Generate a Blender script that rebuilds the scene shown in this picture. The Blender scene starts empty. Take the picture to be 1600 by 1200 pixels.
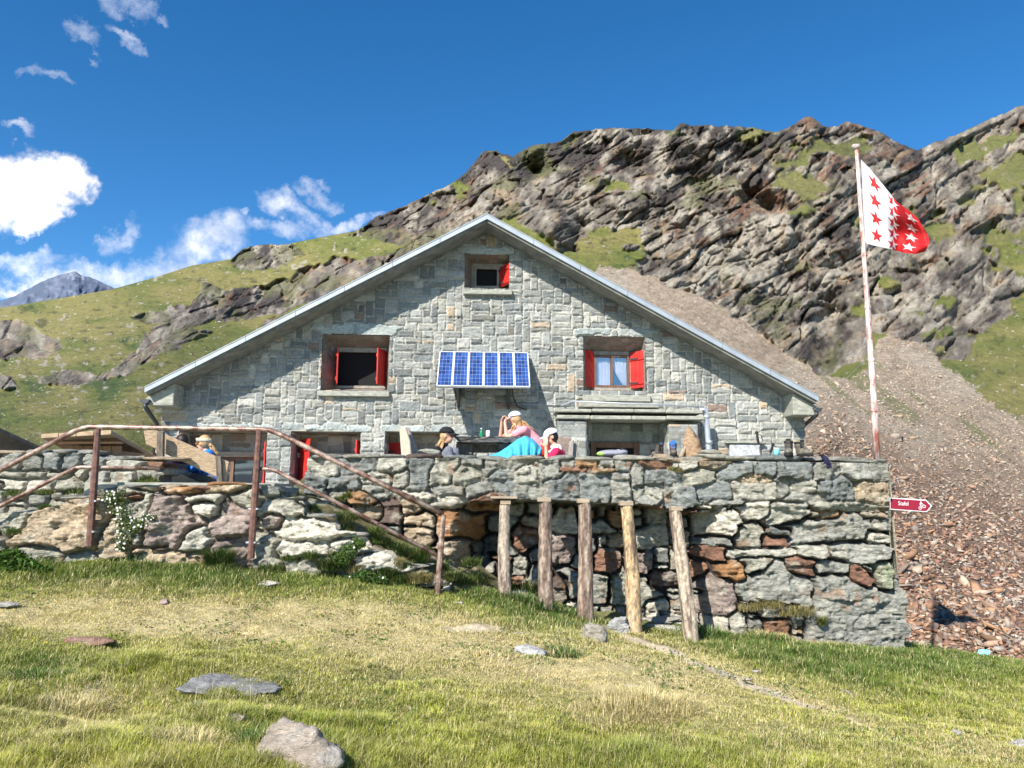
import bpy, bmesh, math, random
import numpy as np
from mathutils import Vector, Matrix
random.seed(7)
SC = bpy.context.scene
COL = SC.collection

# ------------------------------------------------------------------ camera
FPX = 1200.0                      # focal length in photo pixels (1600 wide)
PITCH = math.radians(8.2); ROLL = math.radians(0.4)
cam_d = bpy.data.cameras.new("camera"); cam = bpy.data.objects.new("camera", cam_d); COL.objects.link(cam)
cam_d.sensor_width = 36.0; cam_d.lens = 36.0*FPX/1600.0
cam_d.clip_start = 0.1; cam_d.clip_end = 30000.0
CR = Matrix.Rotation(math.pi/2+PITCH, 3, 'X') @ Matrix.Rotation(ROLL, 3, 'Z')
cam.matrix_world = CR.to_4x4()
SC.camera = cam

# ------------------------------------------------------------------ sky and sun
SUN_EL = 38.5      # degrees
SUN_AZ = -32.0     # degrees from "behind the camera" towards the left
se, sa = math.radians(SUN_EL), math.radians(SUN_AZ)
sun_dir = Vector((math.sin(sa)*math.cos(se), -math.cos(sa)*math.cos(se), math.sin(se)))   # towards the sun
sl = bpy.data.lights.new("sun", 'SUN'); sl.energy = 5.0; sl.angle = math.radians(0.5); sl.color = (1.0, 0.93, 0.83)
so = bpy.data.objects.new("sun", sl); COL.objects.link(so)
so.rotation_euler = (-sun_dir).to_track_quat('-Z', 'Y').to_euler(); so.location = (0, 0, 60)
W = bpy.data.worlds.new("World"); SC.world = W; W.use_nodes = True
SC.view_settings.view_transform = 'Standard'; SC.view_settings.look = 'None'
SC.view_settings.exposure = 0.80; SC.view_settings.gamma = 1.0; SC.view_settings.use_curve_mapping = False

def ray(px, py):
    v = CR @ Vector(((px-800.0)/FPX, (600.0-py)/FPX, -1.0))
    return v
def P(px, py, D):
    """world point seen at photo pixel (px,py) at depth y = D"""
    v = ray(px, py); return v*(D/v.y)
CRn = np.array([[CR[i][j] for j in range(3)] for i in range(3)])
def Pn(px, py, D):
    px = np.asarray(px, float); py = np.asarray(py, float)
    a = (px-800)/FPX; b = (600-py)/FPX
    v = np.stack([a, b, -np.ones_like(a)], -1) @ CRn.T
    return v*(np.asarray(D)/v[..., 1])[..., None]
def proj(x, y, z):
    """world -> photo pixels (arrays)"""
    p = np.stack([x, y, z], -1) @ CRn
    return 800+FPX*p[..., 0]/-p[..., 2], 600-FPX*p[..., 1]/-p[..., 2]

def world_nodes():
    nt = W.node_tree; N = nt.nodes; L = nt.links
    for n in list(N): N.remove(n)
    out = N.new('ShaderNodeOutputWorld'); bg = N.new('ShaderNodeBackground')
    sky = N.new('ShaderNodeTexSky'); sky.sky_type = 'NISHITA'; sky.sun_disc = False
    sky.sun_elevation = se
    sky.sun_rotation = math.atan2(sun_dir.x, sun_dir.y)
    sky.altitude = 2600; sky.air_density = 1.0; sky.dust_density = 0.15; sky.ozone_density = 1.3
    tc = N.new('ShaderNodeTexCoord')
    def math_(op, a, b=None, c=None, clamp=False):
        m = N.new('ShaderNodeMath'); m.operation = op; m.use_clamp = clamp
        for i, v in enumerate((a, b, c)):
            if v is None: continue
            if isinstance(v, (int, float)): m.inputs[i].default_value = v
            else: L.new(v, m.inputs[i])
        return m.outputs[0]
    nz = N.new('ShaderNodeVectorMath'); nz.operation = 'NORMALIZE'; L.new(tc.outputs['Generated'], nz.inputs[0])
    # warped direction so that the cloud outlines are ragged
    wn = N.new('ShaderNodeTexNoise'); wn.inputs['Scale'].default_value = 14; wn.inputs['Detail'].default_value = 7; wn.inputs['Roughness'].default_value = .62
    L.new(nz.outputs[0], wn.inputs['Vector'])
    sb = N.new('ShaderNodeVectorMath'); sb.operation = 'SUBTRACT'; L.new(wn.outputs['Color'], sb.inputs[0]); sb.inputs[1].default_value = (.5, .5, .5)
    scl = N.new('ShaderNodeVectorMath'); scl.operation = 'SCALE'; L.new(sb.outputs[0], scl.inputs[0]); scl.inputs['Scale'].default_value = .11
    ad = N.new('ShaderNodeVectorMath'); ad.operation = 'ADD'; L.new(nz.outputs[0], ad.inputs[0]); L.new(scl.outputs[0], ad.inputs[1])
    nrm = N.new('ShaderNodeVectorMath'); nrm.operation = 'NORMALIZE'; L.new(ad.outputs[0], nrm.inputs[0])
    fine = N.new('ShaderNodeTexNoise'); fine.inputs['Scale'].default_value = 26; fine.inputs['Detail'].default_value = 9; fine.inputs['Roughness'].default_value = .66
    L.new(nz.outputs[0], fine.inputs['Vector'])
    # cloud list: pixel, half width, half height (pixels), tilt(deg), density
    CL = [(22, 292, 98, 52, 10, 2.0), (108, 278, 38, 36, 0, 1.5), (62, 342, 48, 28, 15, 1.5), (-110, 300, 130, 60, 0, 1.6),
          (330, 372, 62, 30, 25, .66), (275, 402, 50, 20, 28, .55), (200, 425, 80, 16, 14, .60), (460, 325, 46, 16, -30, .62), (445, 362, 66, 14, 0, .52),
          (540, 348, 60, 12, 12, .62), (500, 305, 26, 12, 0, .45), (200, 370, 36, 14, 40, .55), (30, 420, 84, 16, 8, .62), (120, 446, 80, 18, 0, .66), (10, 455, 70, 14, 0, .6),
          (215, 20, 18, 24, 20, .40), (180, 14, 15, 24, 0, .38), (135, 58, 28, 12, -48, .40), (203, 77, 26, 10, -22, .42), (65, 116, 30, 8, 8, .34), (20, 198, 24, 10, -12, .55), (255, 40, 14, 7, 20, .42),
          (385, 335, 10, 10, 0, .5)]
    tot = None
    for (px, py, a, b, t, dens) in CL:
        c = ray(px, py).normalized(); ex = (ray(px+1, py).normalized()-c).normalized(); ey = (ray(px, py-1).normalized()-c).normalized()
        t = math.radians(t); u = ex*math.cos(t)+ey*math.sin(t); v = -ex*math.sin(t)+ey*math.cos(t)
        k = c.dot(CR @ Vector((0, 0, -1)))     # angular shrink off axis
        sa_, sb_ = FPX/(a*k), FPX/(b*k)
        def dotn(vec, off):
            d = N.new('ShaderNodeVectorMath'); d.operation = 'DOT_PRODUCT'; L.new(nrm.outputs[0], d.inputs[0]); d.inputs[1].default_value = vec; return d.outputs['Value']
        U = math_('MULTIPLY', dotn(u, 0), sa_); U = math_('SUBTRACT', U, c.dot(u)*sa_)
        V = math_('MULTIPLY', dotn(v, 0), sb_); V = math_('SUBTRACT', V, c.dot(v)*sb_)
        r2 = math_('ADD', math_('MULTIPLY', U, U), math_('MULTIPLY', V, V))
        g = math_('MULTIPLY', math_('SUBTRACT', 1.0, math_('MULTIPLY', r2, .62), clamp=True), dens)
        front = math_('GREATER_THAN', dotn(c, 0), 0.2)
        g = math_('MULTIPLY', g, front)
        tot = g if tot is None else math_('MAXIMUM', tot, g)
    f2 = math_('MULTIPLY_ADD', fine.outputs['Fac'], 3.6, -1.32)     # contrast of the noise
    d = math_('MULTIPLY', tot, math_('ADD', math_('MULTIPLY', tot, .75), f2), clamp=True)
    d = math_('POWER', d, 1.15)
    # inner tone of the big cloud
    tn = N.new('ShaderNodeTexNoise'); tn.inputs['Scale'].default_value = 9; tn.inputs['Detail'].default_value = 5
    L.new(nrm.outputs[0], tn.inputs['Vector'])
    cr = N.new('ShaderNodeMapRange'); cr.inputs[1].default_value = .38; cr.inputs[2].default_value = .58; cr.inputs[3].default_value = .80; cr.inputs[4].default_value = 1.05
    L.new(tn.outputs['Fac'], cr.inputs[0])
    sc2 = N.new('ShaderNodeVectorMath'); sc2.operation = 'SCALE'; L.new(sky.outputs[0], sc2.inputs[0]); sc2.inputs['Scale'].default_value = 1.0
    gam = N.new('ShaderNodeHueSaturation'); gam.inputs['Saturation'].default_value = 1.36; gam.inputs['Hue'].default_value = .499; gam.inputs['Value'].default_value = 1.32; L.new(sc2.outputs[0], gam.inputs['Color'])
    cc = N.new('ShaderNodeVectorMath'); cc.operation = 'SCALE'; cc.inputs[0].default_value = (9.0, 9.1, 9.8); L.new(cr.outputs[0], cc.inputs['Scale'])
    mx = N.new('ShaderNodeMix'); mx.data_type = 'RGBA'; L.new(d, mx.inputs[0]); L.new(gam.outputs[0], mx.inputs[6]); L.new(cc.outputs[0], mx.inputs[7])
    L.new(mx.outputs[2], bg.inputs[0]); bg.inputs[1].default_value = 0.088
    L.new(bg.outputs[0], out.inputs[0])
world_nodes()

# ------------------------------------------------------------------ numpy helpers
def _hash(ix, iy, iz, seed):
    h = (ix.astype(np.uint32)*np.uint32(374761393) + iy.astype(np.uint32)*np.uint32(668265263)
         + iz.astype(np.uint32)*np.uint32(2147483647) + np.uint32((seed*974634777) & 0xffffffff))
    h = (h ^ (h >> np.uint32(13)))*np.uint32(1274126177)
    h = (h ^ (h >> np.uint32(16)))*np.uint32(2246822519)
    h ^= h >> np.uint32(13)
    return h.astype(np.float64)/4294967295.0
def vnoise(x, y, z=0.0, seed=0):
    """value noise in -1..1"""
    x, y, z = np.broadcast_arrays(np.asarray(x, float), np.asarray(y, float), np.asarray(z, float))
    fx, fy, fz = np.floor(x), np.floor(y), np.floor(z)
    tx, ty, tz = x-fx, y-fy, z-fz
    tx = tx*tx*(3-2*tx); ty = ty*ty*(3-2*ty); tz = tz*tz*(3-2*tz)
    ix, iy, iz = fx.astype(np.int64), fy.astype(np.int64), fz.astype(np.int64)
    flat = not np.any(tz)
    def c(dx, dy, dz): return _hash(ix+dx, iy+dy, iz+dz, seed)
    def layer(dz):
        a = c(0, 0, dz); b = c(1, 0, dz); d = c(0, 1, dz); e = c(1, 1, dz)
        ab = a+(b-a)*tx; de = d+(e-d)*tx
        return ab+(de-ab)*ty
    l0 = layer(0)
    if flat: return l0*2-1
    l1 = layer(1)
    return (l0+(l1-l0)*tz)*2-1
def fbm(x, y, z=0.0, octv=4, seed=0, gain=.5, lac=2.03):
    s = 0; a = 1; t = 0
    for i in range(octv):
        f = lac**i
        s = s+a*vnoise(np.asarray(x)*f+17.3*i, np.asarray(y)*f+9.1*i, np.asarray(z)*f, seed+i*7); t += a; a *= gain
    return s/t
def ridged(x, y, z=0.0, octv=4, seed=0, gain=.5, lac=2.03):
    s = 0; a = 1; t = 0
    for i in range(octv):
        f = lac**i
        s = s+a*(1-2*np.abs(vnoise(np.asarray(x)*f+17.3*i, np.asarray(y)*f+9.1*i, np.asarray(z)*f, seed+i*7))); t += a; a *= gain
    return s/t
def worley(x, y, seed=0):
    """nearest jittered cell: id hash, second hash, offsets to its centre, F2-F1"""
    x = np.asarray(x, float); y = np.asarray(y, float); ix = np.floor(x).astype(np.int64); iy = np.floor(y).astype(np.int64)
    F1 = np.full(x.shape, 1e9); F2 = F1.copy(); h1 = np.zeros(x.shape); h2 = h1.copy(); h3 = h1.copy(); ox = h1.copy(); oy = h1.copy(); z = ix*0
    for dx in (-1, 0, 1):
        for dy in (-1, 0, 1):
            a = _hash(ix+dx, iy+dy, z, seed); b = _hash(ix+dx, iy+dy, z, seed+1); u = x-(ix+dx+a); v = y-(iy+dy+b); d = u*u+v*v
            m = d < F1; F2 = np.where(m, F1, np.minimum(F2, d)); F1 = np.where(m, d, F1)
            c = _hash(ix+dx, iy+dy, z, seed+2); e = _hash(ix+dx, iy+dy, z, seed+3); f = _hash(ix+dx, iy+dy, z, seed+4)
            h1 = np.where(m, c, h1); h2 = np.where(m, e, h2); h3 = np.where(m, f, h3); ox = np.where(m, u, ox); oy = np.where(m, v, oy)
    return h1*2-1, h2*2-1, h3*2-1, ox, oy, np.sqrt(F2)-np.sqrt(F1)
def sstep(a, b, x):
    t = np.clip((x-a)/(b-a), 0, 1); return t*t*(3-2*t)
def tps(pts, vals):
    """thin-plate spline through (x,y)->v ; returns evaluator"""
    p = np.asarray(pts, float); v = np.asarray(vals, float); n = len(p)
    def U(r2): return np.where(r2 > 0, r2*np.log(r2+1e-12), 0)
    K = U(((p[:, None]-p[None])**2).sum(-1)) + np.eye(n)*1e-3
    A = np.zeros((n+3, n+3)); A[:n, :n] = K; A[:n, n] = 1; A[:n, n+1:] = p; A[n, :n] = 1; A[n+1:, :n] = p.T
    w = np.linalg.solve(A, np.concatenate([v, np.zeros(3)]))
    def ev(x, y):
        x = np.asarray(x, float); y = np.asarray(y, float); o = w[n]+w[n+1]*x+w[n+2]*y
        for i in range(n):
            o = o+w[i]*U((x-p[i, 0])**2+(y-p[i, 1])**2)
        return o
    return ev
def inpoly(px, py, poly):
    r = np.zeros(px.shape, bool); n = len(poly); j = n-1
    for i in range(n):
        xi, yi = poly[i]; xj, yj = poly[j]
        if yi != yj:
            c = ((yi > py) != (yj > py)) & (px < (xj-xi)*(py-yi)/(yj-yi)+xi); r ^= c
        j = i
    return r

# ------------------------------------------------------------------ mesh helpers
def link(o, parent=None):
    COL.objects.link(o)
    if parent is not None: o.parent = parent
    return o
def tag(o, label=None, cat=None, group=None, kind=None):
    if label: o['label'] = label
    if cat: o['category'] = cat
    if group: o['group'] = group
    if kind: o['kind'] = kind
    return o
def empty(name, loc=(0, 0, 0), rz=0.0, label=None, cat=None, group=None):
    o = bpy.data.objects.new(name, None); o.location = loc; o.rotation_euler = (0, 0, rz); o.empty_display_size = .2
    COL.objects.link(o); tag(o, label, cat, group); return o
def np_mesh(name, V, F, mat, parent=None, col=None, smooth=False, tri=None):
    """V Nx3, F Mx4 (or list of arrays with 3/4 columns)"""
    me = bpy.data.meshes.new(name)
    V = np.asarray(V, np.float32).reshape(-1, 3)
    Fs = F if isinstance(F, (list, tuple)) else [F]
    Fs = [np.asarray(f, np.int32) for f in Fs if len(f)]
    me.vertices.add(len(V)); me.vertices.foreach_set('co', V.ravel())
    nl = sum(f.size for f in Fs); npoly = sum(len(f) for f in Fs)
    me.loops.add(nl); me.polygons.add(npoly)
    me.loops.foreach_set('vertex_index', np.concatenate([f.ravel() for f in Fs]))
    tot = np.concatenate([np.full(len(f), f.shape[1], np.int32) for f in Fs])
    st = np.concatenate([[0], np.cumsum(tot)[:-1]]).astype(np.int32)
    me.polygons.foreach_set('loop_start', st); me.polygons.foreach_set('loop_total', tot)
    if smooth: me.polygons.foreach_set('use_smooth', np.ones(npoly, bool))
    me.update(calc_edges=True); me.validate()
    if col is not None:
        c = np.ones((len(V), 4), np.float32); c[:, :3] = np.clip(col, 0, 1)
        a = me.color_attributes.new('Col', 'FLOAT_COLOR', 'POINT'); a.data.foreach_set('color', c.ravel())
    if mat is not None: me.materials.append(mat)
    o = bpy.data.objects.new(name, me); return link(o, parent)
def grid_faces(nr, nc, mask=None):
    i = np.arange(nr-1)[:, None]*nc+np.arange(nc-1)[None]
    F = np.stack([i, i+1, i+nc+1, i+nc], -1)
    if mask is not None: F = F[mask]
    return F.reshape(-1, 4)
def compact(V, F, col=None):
    used = np.zeros(len(V), bool); used[F.ravel()] = True
    idx = np.cumsum(used)-1
    return V[used], idx[F], (None if col is None else col[used])
def islands(bm):
    seen = set(); out = []
    for v in bm.verts:
        if v in seen: continue
        st = [v]; seen.add(v); isl = []
        while st:
            a = st.pop(); isl.append(a)
            for e in a.link_edges:
                b = e.other_vert(a)
                if b not in seen: seen.add(b); st.append(b)
        out.append(isl)
    return out
def bm_obj(name, bm, mat, parent=None, smooth=False, bev=0.0, sep=False):
    if sep:
        isl = [[v.co.copy() for v in i] for i in islands(bm)]; idx = [[v.index for v in i] for i in islands(bm)] if not bm.verts.index_update() else None
        if len(isl) > 1:
            src = bm.copy(); first = None
            for k in range(len(isl)):
                b = src.copy(); groups = islands(b); keep = set(groups[k]); bmesh.ops.delete(b, geom=[v for v in b.verts if v not in keep], context='VERTS')
                o = bm_obj(name, b, mat, parent, smooth, bev); first = first or o
            src.free(); bm.free(); return first
    if bev > 0:
        bmesh.ops.bevel(bm, geom=list(bm.edges), offset=bev, segments=1, affect='EDGES', clamp_overlap=True)
    bmesh.ops.recalc_face_normals(bm, faces=bm.faces)
    me = bpy.data.meshes.new(name); bm.to_mesh(me); bm.free()
    if mat is not None: me.materials.append(mat)
    if smooth:
        for p in me.polygons: p.use_smooth = True
    o = bpy.data.objects.new(name, me); return link(o, parent)
def bx(bm, c, s, rot=None, taper=None):
    """box centre c, size s"""
    M = Matrix.Translation(Vector(c)) @ (rot.to_4x4() if rot is not None else Matrix.Identity(4)) @ Matrix.Diagonal((s[0], s[1], s[2], 1))
    return bmesh.ops.create_cube(bm, size=1.0, matrix=M)['verts']
def prism(bm, pts, dvec):
    """closed polygon pts (3D) extruded by dvec"""
    a = [bm.verts.new(p) for p in pts]; b = [bm.verts.new(Vector(p)+Vector(dvec)) for p in pts]
    n = len(pts); bm.faces.new(a); bm.faces.new(b[::-1])
    for i in range(n): bm.faces.new((a[i], b[i], b[(i+1) % n], a[(i+1) % n]))
def tube(bm, pts, r, seg=8, cap=True):
    pts = [Vector(p) for p in pts]; n = len(pts); rs = r if isinstance(r, (list, tuple)) else [r]*n
    rings = []; up = None
    for i, p in enumerate(pts):
        t = (pts[min(i+1, n-1)]-pts[max(i-1, 0)]).normalized()
        if up is None:
            up = Vector((0, 0, 1)) if abs(t.z) < .9 else Vector((1, 0, 0))
        u = t.cross(up).normalized(); v = u.cross(t).normalized(); up = v
        rings.append([bm.verts.new(p+(u*math.cos(2*math.pi*k/seg)+v*math.sin(2*math.pi*k/seg))*rs[i]) for k in range(seg)])
    for a, b in zip(rings, rings[1:]):
        for k in range(seg): bm.faces.new((a[k], a[(k+1) % seg], b[(k+1) % seg], b[k]))
    if cap:
        bm.faces.new(rings[0][::-1]); bm.faces.new(rings[-1])
def lathe(bm, base, prof, seg=12, axis=None):
    """prof [(r,z)]"""
    M = Matrix.Translation(Vector(base)) @ (axis.to_matrix().to_4x4() if axis is not None else Matrix.Identity(4))
    rings = [[bm.verts.new(M @ Vector((r*math.cos(2*math.pi*k/seg), r*math.sin(2*math.pi*k/seg), z))) for k in range(seg)] for r, z in prof]
    for a, b in zip(rings, rings[1:]):
        for k in range(seg): bm.faces.new((a[k], a[(k+1) % seg], b[(k+1) % seg], b[k]))
    bm.faces.new(rings[0][::-1]); bm.faces.new(rings[-1])

# ------------------------------------------------------------------ materials
def nodes(name):
    m = bpy.data.materials.new(name); m.use_nodes = True; nt = m.node_tree
    return m, nt.nodes, nt.links, nt.nodes['Principled BSDF']
def mat_col(name, rough=.85, nscale=6, namt=.25, bscale=30, bstr=.4, bdist=.02, attr=True, color=(.5, .5, .5), metal=0, coord='Object', stretch=(1, 1, 1), spec=.35, wave=None):
    """base colour = vertex colour (or a fixed colour) broken up by noise; bump from finer noise"""
    m, N, L, B = nodes(name)
    B.inputs['Roughness'].default_value = rough; B.inputs['Metallic'].default_value = metal
    if 'Specular IOR Level' in B.inputs: B.inputs['Specular IOR Level'].default_value = spec
    tc = N.new('ShaderNodeTexCoord'); mp = N.new('ShaderNodeMapping'); mp.inputs['Scale'].default_value = stretch
    L.new(tc.outputs[coord], mp.inputs['Vector'])
    n1 = N.new('ShaderNodeTexNoise'); n1.inputs['Scale'].default_value = nscale; n1.inputs['Detail'].default_value = 6; n1.inputs['Roughness'].default_value = .65
    L.new(mp.outputs[0], n1.inputs['Vector'])
    mr = N.new('ShaderNodeMapRange'); mr.inputs[1].default_value = .3; mr.inputs[2].default_value = .7
    mr.inputs[3].default_value = 1-namt; mr.inputs[4].default_value = 1+namt; L.new(n1.outputs['Fac'], mr.inputs[0])
    vm = N.new('ShaderNodeVectorMath'); vm.operation = 'SCALE'; L.new(mr.outputs[0], vm.inputs['Scale'])
    if attr:
        a = N.new('ShaderNodeVertexColor'); a.layer_name = 'Col'; L.new(a.outputs['Color'], vm.inputs[0])
    else: vm.inputs[0].default_value = color[:3]
    L.new(vm.outputs[0], B.inputs['Base Color'])
    n2 = N.new('ShaderNodeTexNoise'); n2.inputs['Scale'].default_value = bscale; n2.inputs['Detail'].default_value = 8; n2.inputs['Roughness'].default_value = .7
    L.new(mp.outputs[0], n2.inputs['Vector'])
    bp = N.new('ShaderNodeBump'); bp.inputs['Strength'].default_value = bstr; bp.inputs['Distance'].default_value = bdist
    L.new(n2.outputs['Fac'], bp.inputs['Height']); L.new(bp.outputs[0], B.inputs['Normal'])
    return m
def paint(name, color, rough=.6, **k):
    k.setdefault('namt', .12); k.setdefault('bstr', .15)
    return mat_col(name, rough=rough, attr=False, color=color, **k)
def two_tone(name, c1, c2, lo, hi, scale, rough=.8, stretch=(1, 1, 1), bstr=.3, bdist=.01, bscale=40, detail=8, metal=0):
    m, N, L, B = nodes(name); B.inputs['Roughness'].default_value = rough; B.inputs['Metallic'].default_value = metal
    tc = N.new('ShaderNodeTexCoord'); mp = N.new('ShaderNodeMapping'); mp.inputs['Scale'].default_value = stretch
    L.new(tc.outputs['Object'], mp.inputs['Vector'])
    n1 = N.new('ShaderNodeTexNoise'); n1.inputs['Scale'].default_value = scale; n1.inputs['Detail'].default_value = detail; n1.inputs['Roughness'].default_value = .65
    L.new(mp.outputs[0], n1.inputs['Vector'])
    cr = N.new('ShaderNodeValToRGB'); cr.color_ramp.elements[0].position = lo; cr.color_ramp.elements[1].position = hi
    cr.color_ramp.elements[0].color = (*c1, 1); cr.color_ramp.elements[1].color = (*c2, 1); L.new(n1.outputs['Fac'], cr.inputs[0])
    L.new(cr.outputs[0], B.inputs['Base Color'])
    n2 = N.new('ShaderNodeTexNoise'); n2.inputs['Scale'].default_value = bscale; n2.inputs['Detail'].default_value = 6; L.new(mp.outputs[0], n2.inputs['Vector'])
    bp = N.new('ShaderNodeBump'); bp.inputs['Strength'].default_value = bstr; bp.inputs['Distance'].default_value = bdist
    L.new(n2.outputs['Fac'], bp.inputs['Height']); L.new(bp.outputs[0], B.inputs['Normal'])
    return m
M = {}
M['facade'] = mat_col('facade_stone', nscale=26, namt=.26, bscale=38, bstr=.9, bdist=.03)
M['rubble'] = mat_col('rubble_stone', nscale=20, namt=.42, bscale=24, bstr=1.0, bdist=.07, stretch=(.7, .7, 1.5))
M['cliff'] = mat_col('mountain_surface', nscale=1.2, namt=.30, bscale=2.2, bstr=1.0, bdist=.5)
M['scree'] = mat_col('scree_rock', nscale=7, namt=.25, bscale=22, bstr=.6, bdist=.02)
M['soil'] = mat_col('meadow_soil', nscale=14, namt=.4, bscale=60, bstr=.9, bdist=.02)
M['blade'] = mat_col('grass_blade', nscale=4, namt=.15, bscale=5, bstr=0, rough=.55)
_nt = M['blade'].node_tree; _b = _nt.nodes['Principled BSDF']
_tr = _nt.nodes.new('ShaderNodeBsdfTranslucent'); _mx = _nt.nodes.new('ShaderNodeMixShader'); _mx.inputs[0].default_value = .35
_vm = [n for n in _nt.nodes if n.type == 'VECT_MATH'][0]
_nt.links.new(_vm.outputs[0], _tr.inputs[0]); _nt.links.new(_b.outputs[0], _mx.inputs[1]); _nt.links.new(_tr.outputs[0], _mx.inputs[2])
_nt.links.new(_mx.outputs[0], _nt.nodes['Material Output'].inputs[0])
M['dark'] = paint('dark_interior', (.012, .012, .013), .9)
M['plank'] = two_tone('brown_grained_plank', (.27, .18, .11), (.52, .40, .26), .38, .60, 7, .8, stretch=(1, 9, 14), bstr=.6, bdist=.006)
M['slab'] = two_tone('stone_slab', (.20, .21, .18), (.40, .40, .34), .35, .65, 7, .85, bstr=.5, bdist=.01, stretch=(1, 1, 3))
M['concrete'] = two_tone('roof_concrete', (.12, .125, .11), (.25, .25, .22), .35, .65, 5, .9, bstr=.4)
M['zinc'] = paint('zinc_sheet', (.36, .40, .44), .5, metal=.35, nscale=3, namt=.15)
M['gutter'] = paint('dark_gutter_metal', (.07, .075, .08), .5, metal=.5)
M['roof'] = two_tone('slate_roofing', (.10, .10, .10), (.20, .20, .19), .4, .6, 4, .8)
M['red'] = two_tone('red_shutter_paint', (.40, .014, .012), (.56, .028, .02), .35, .6, 5, .55, bstr=.2)
M['frame'] = two_tone('window_frame_wood', (.10, .055, .035), (.19, .10, .06), .4, .6, 20, .6, stretch=(1, 1, .2))
M['frame_grey'] = two_tone('grey_window_surround', (.22, .20, .17), (.33, .30, .26), .4, .6, 12, .8)
M['wood'] = two_tone('weathered_wood', (.24, .19, .14), (.44, .35, .25), .36, .64, 9, .8, stretch=(1, 6, 9), bstr=.6, bdist=.006)
M['wood_dark'] = two_tone('dark_weathered_wood', (.07, .055, .045), (.19, .16, .13), .36, .64, 10, .85, stretch=(3, 3, 1), bstr=.6)
M['wood_warm'] = two_tone('fresh_pine_boards', (.36, .19, .09), (.52, .30, .16), .36, .64, 8, .7, stretch=(8, 8, 1), bstr=.4)
M['rust'] = two_tone('rusty_painted_steel', (.085, .040, .034), (.20, .10, .07), .38, .62, 16, .55, bstr=.3)
M['rust_rail'] = two_tone('worn_handrail_steel', (.13, .06, .045), (.42, .32, .26), .42, .60, 9, .42, bstr=.2, metal=.2)
M['pole'] = two_tone('pink_weathered_pole_paint', (.36, .12, .09), (.70, .60, .56), .40, .58, 11, .5, stretch=(1, 1, .35), bstr=.3)
M['galv'] = paint('galvanised_steel', (.50, .54, .60), .4, metal=.5)
M['white'] = paint('white_paint', (.80, .80, .80), .6)
M['lightmetal'] = paint('aluminium_frame', (.72, .74, .78), .35, metal=.3)
M['black'] = paint('black_fabric', (.015, .015, .018), .8)
M['skin'] = paint('skin', (.62, .34, .24), .55, namt=.08)
M['hair_b'] = two_tone('blond_hair', (.30, .17, .07), (.58, .40, .20), .35, .65, 40, .5, stretch=(4, 4, .6))
M['hair_d'] = paint('dark_hair', (.018, .012, .010), .5)
# ------------------------------------------------------------------ rocks
def ico(sub):
    bm = bmesh.new(); bmesh.ops.create_icosphere(bm, subdivisions=sub, radius=1.0)
    V = np.array([v.co[:] for v in bm.verts]); F = np.array([[v.index for v in f.verts] for f in bm.faces]); bm.free(); return V, F
ICO = {s: ico(s) for s in (1, 2, 3, 4, 5)}
def rock_shape(seed, sub=2, cuts=9, rough=.08, dmin=.45, dmax=.85):
    r = np.random.RandomState(seed); V, F = ICO[sub]; V = V.copy()
    for _ in range(cuts):
        n = r.normal(size=3); n /= np.linalg.norm(n); d = r.uniform(dmin, dmax); k = V@n; m = k > d
        V[m] -= (k[m]-d)[:, None]*n
    if rough > 0:
        o = r.uniform(0, 90, 3)
        for i, (f, a) in enumerate(((1.6, 1.2), (3.6, .7), (8, .4), (17, .25))):
            if sub < 3 and f > 5: break
            V += (fbm(V[:, 0]*f+o[0], V[:, 1]*f+o[1], V[:, 2]*f*1.7+o[2], 2, seed+i)*rough*a)[:, None]*V/np.linalg.norm(V, axis=1)[:, None]
    V /= np.abs(V).max(0)
    return V, F
def rot_rand(r, n, tilt=.5):
    """n rotation matrices: random spin about z then a random tilt"""
    a = r.uniform(0, 2*np.pi, n); t = r.normal(0, tilt, n); p = r.uniform(0, 2*np.pi, n)
    ca, sa_ = np.cos(a), np.sin(a); Z = np.zeros((n, 3, 3)); Z[:, 0, 0] = ca; Z[:, 0, 1] = -sa_; Z[:, 1, 0] = sa_; Z[:, 1, 1] = ca; Z[:, 2, 2] = 1
    ax = np.stack([np.cos(p), np.sin(p), 0*p], -1); c, s = np.cos(t), np.sin(t); K = np.zeros((n, 3, 3))
    K[:, 0, 1] = -ax[:, 2]; K[:, 0, 2] = ax[:, 1]; K[:, 1, 0] = ax[:, 2]; K[:, 1, 2] = -ax[:, 0]; K[:, 2, 0] = -ax[:, 1]; K[:, 2, 1] = ax[:, 0]
    T = np.eye(3)+s[:, None, None]*K+(1-c)[:, None, None]*(K@K)
    return T@Z
def scatter(templates, pos, scale3, R, cols):
    """merge many copies: returns V,F,C"""
    Vs, Fs, Cs = [], [], []; off = 0; n = len(pos); k = np.arange(n) % len(templates)
    for t, (V, F) in enumerate(templates):
        ii = np.where(k == t)[0]
        if not len(ii): continue
        W_ = np.einsum('nij,nvj->nvi', R[ii], V[None]*scale3[ii][:, None, :])+pos[ii][:, None, :]
        Vs.append(W_.reshape(-1, 3)); m = len(V)
        Fs.append((F[None]+(np.arange(len(ii))*m)[:, None, None]+off).reshape(-1, F.shape[1])); off += m*len(ii)
        Cs.append(np.repeat(cols[ii], m, 0))
    return np.concatenate(Vs), np.concatenate(Fs), np.concatenate(Cs)

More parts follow.
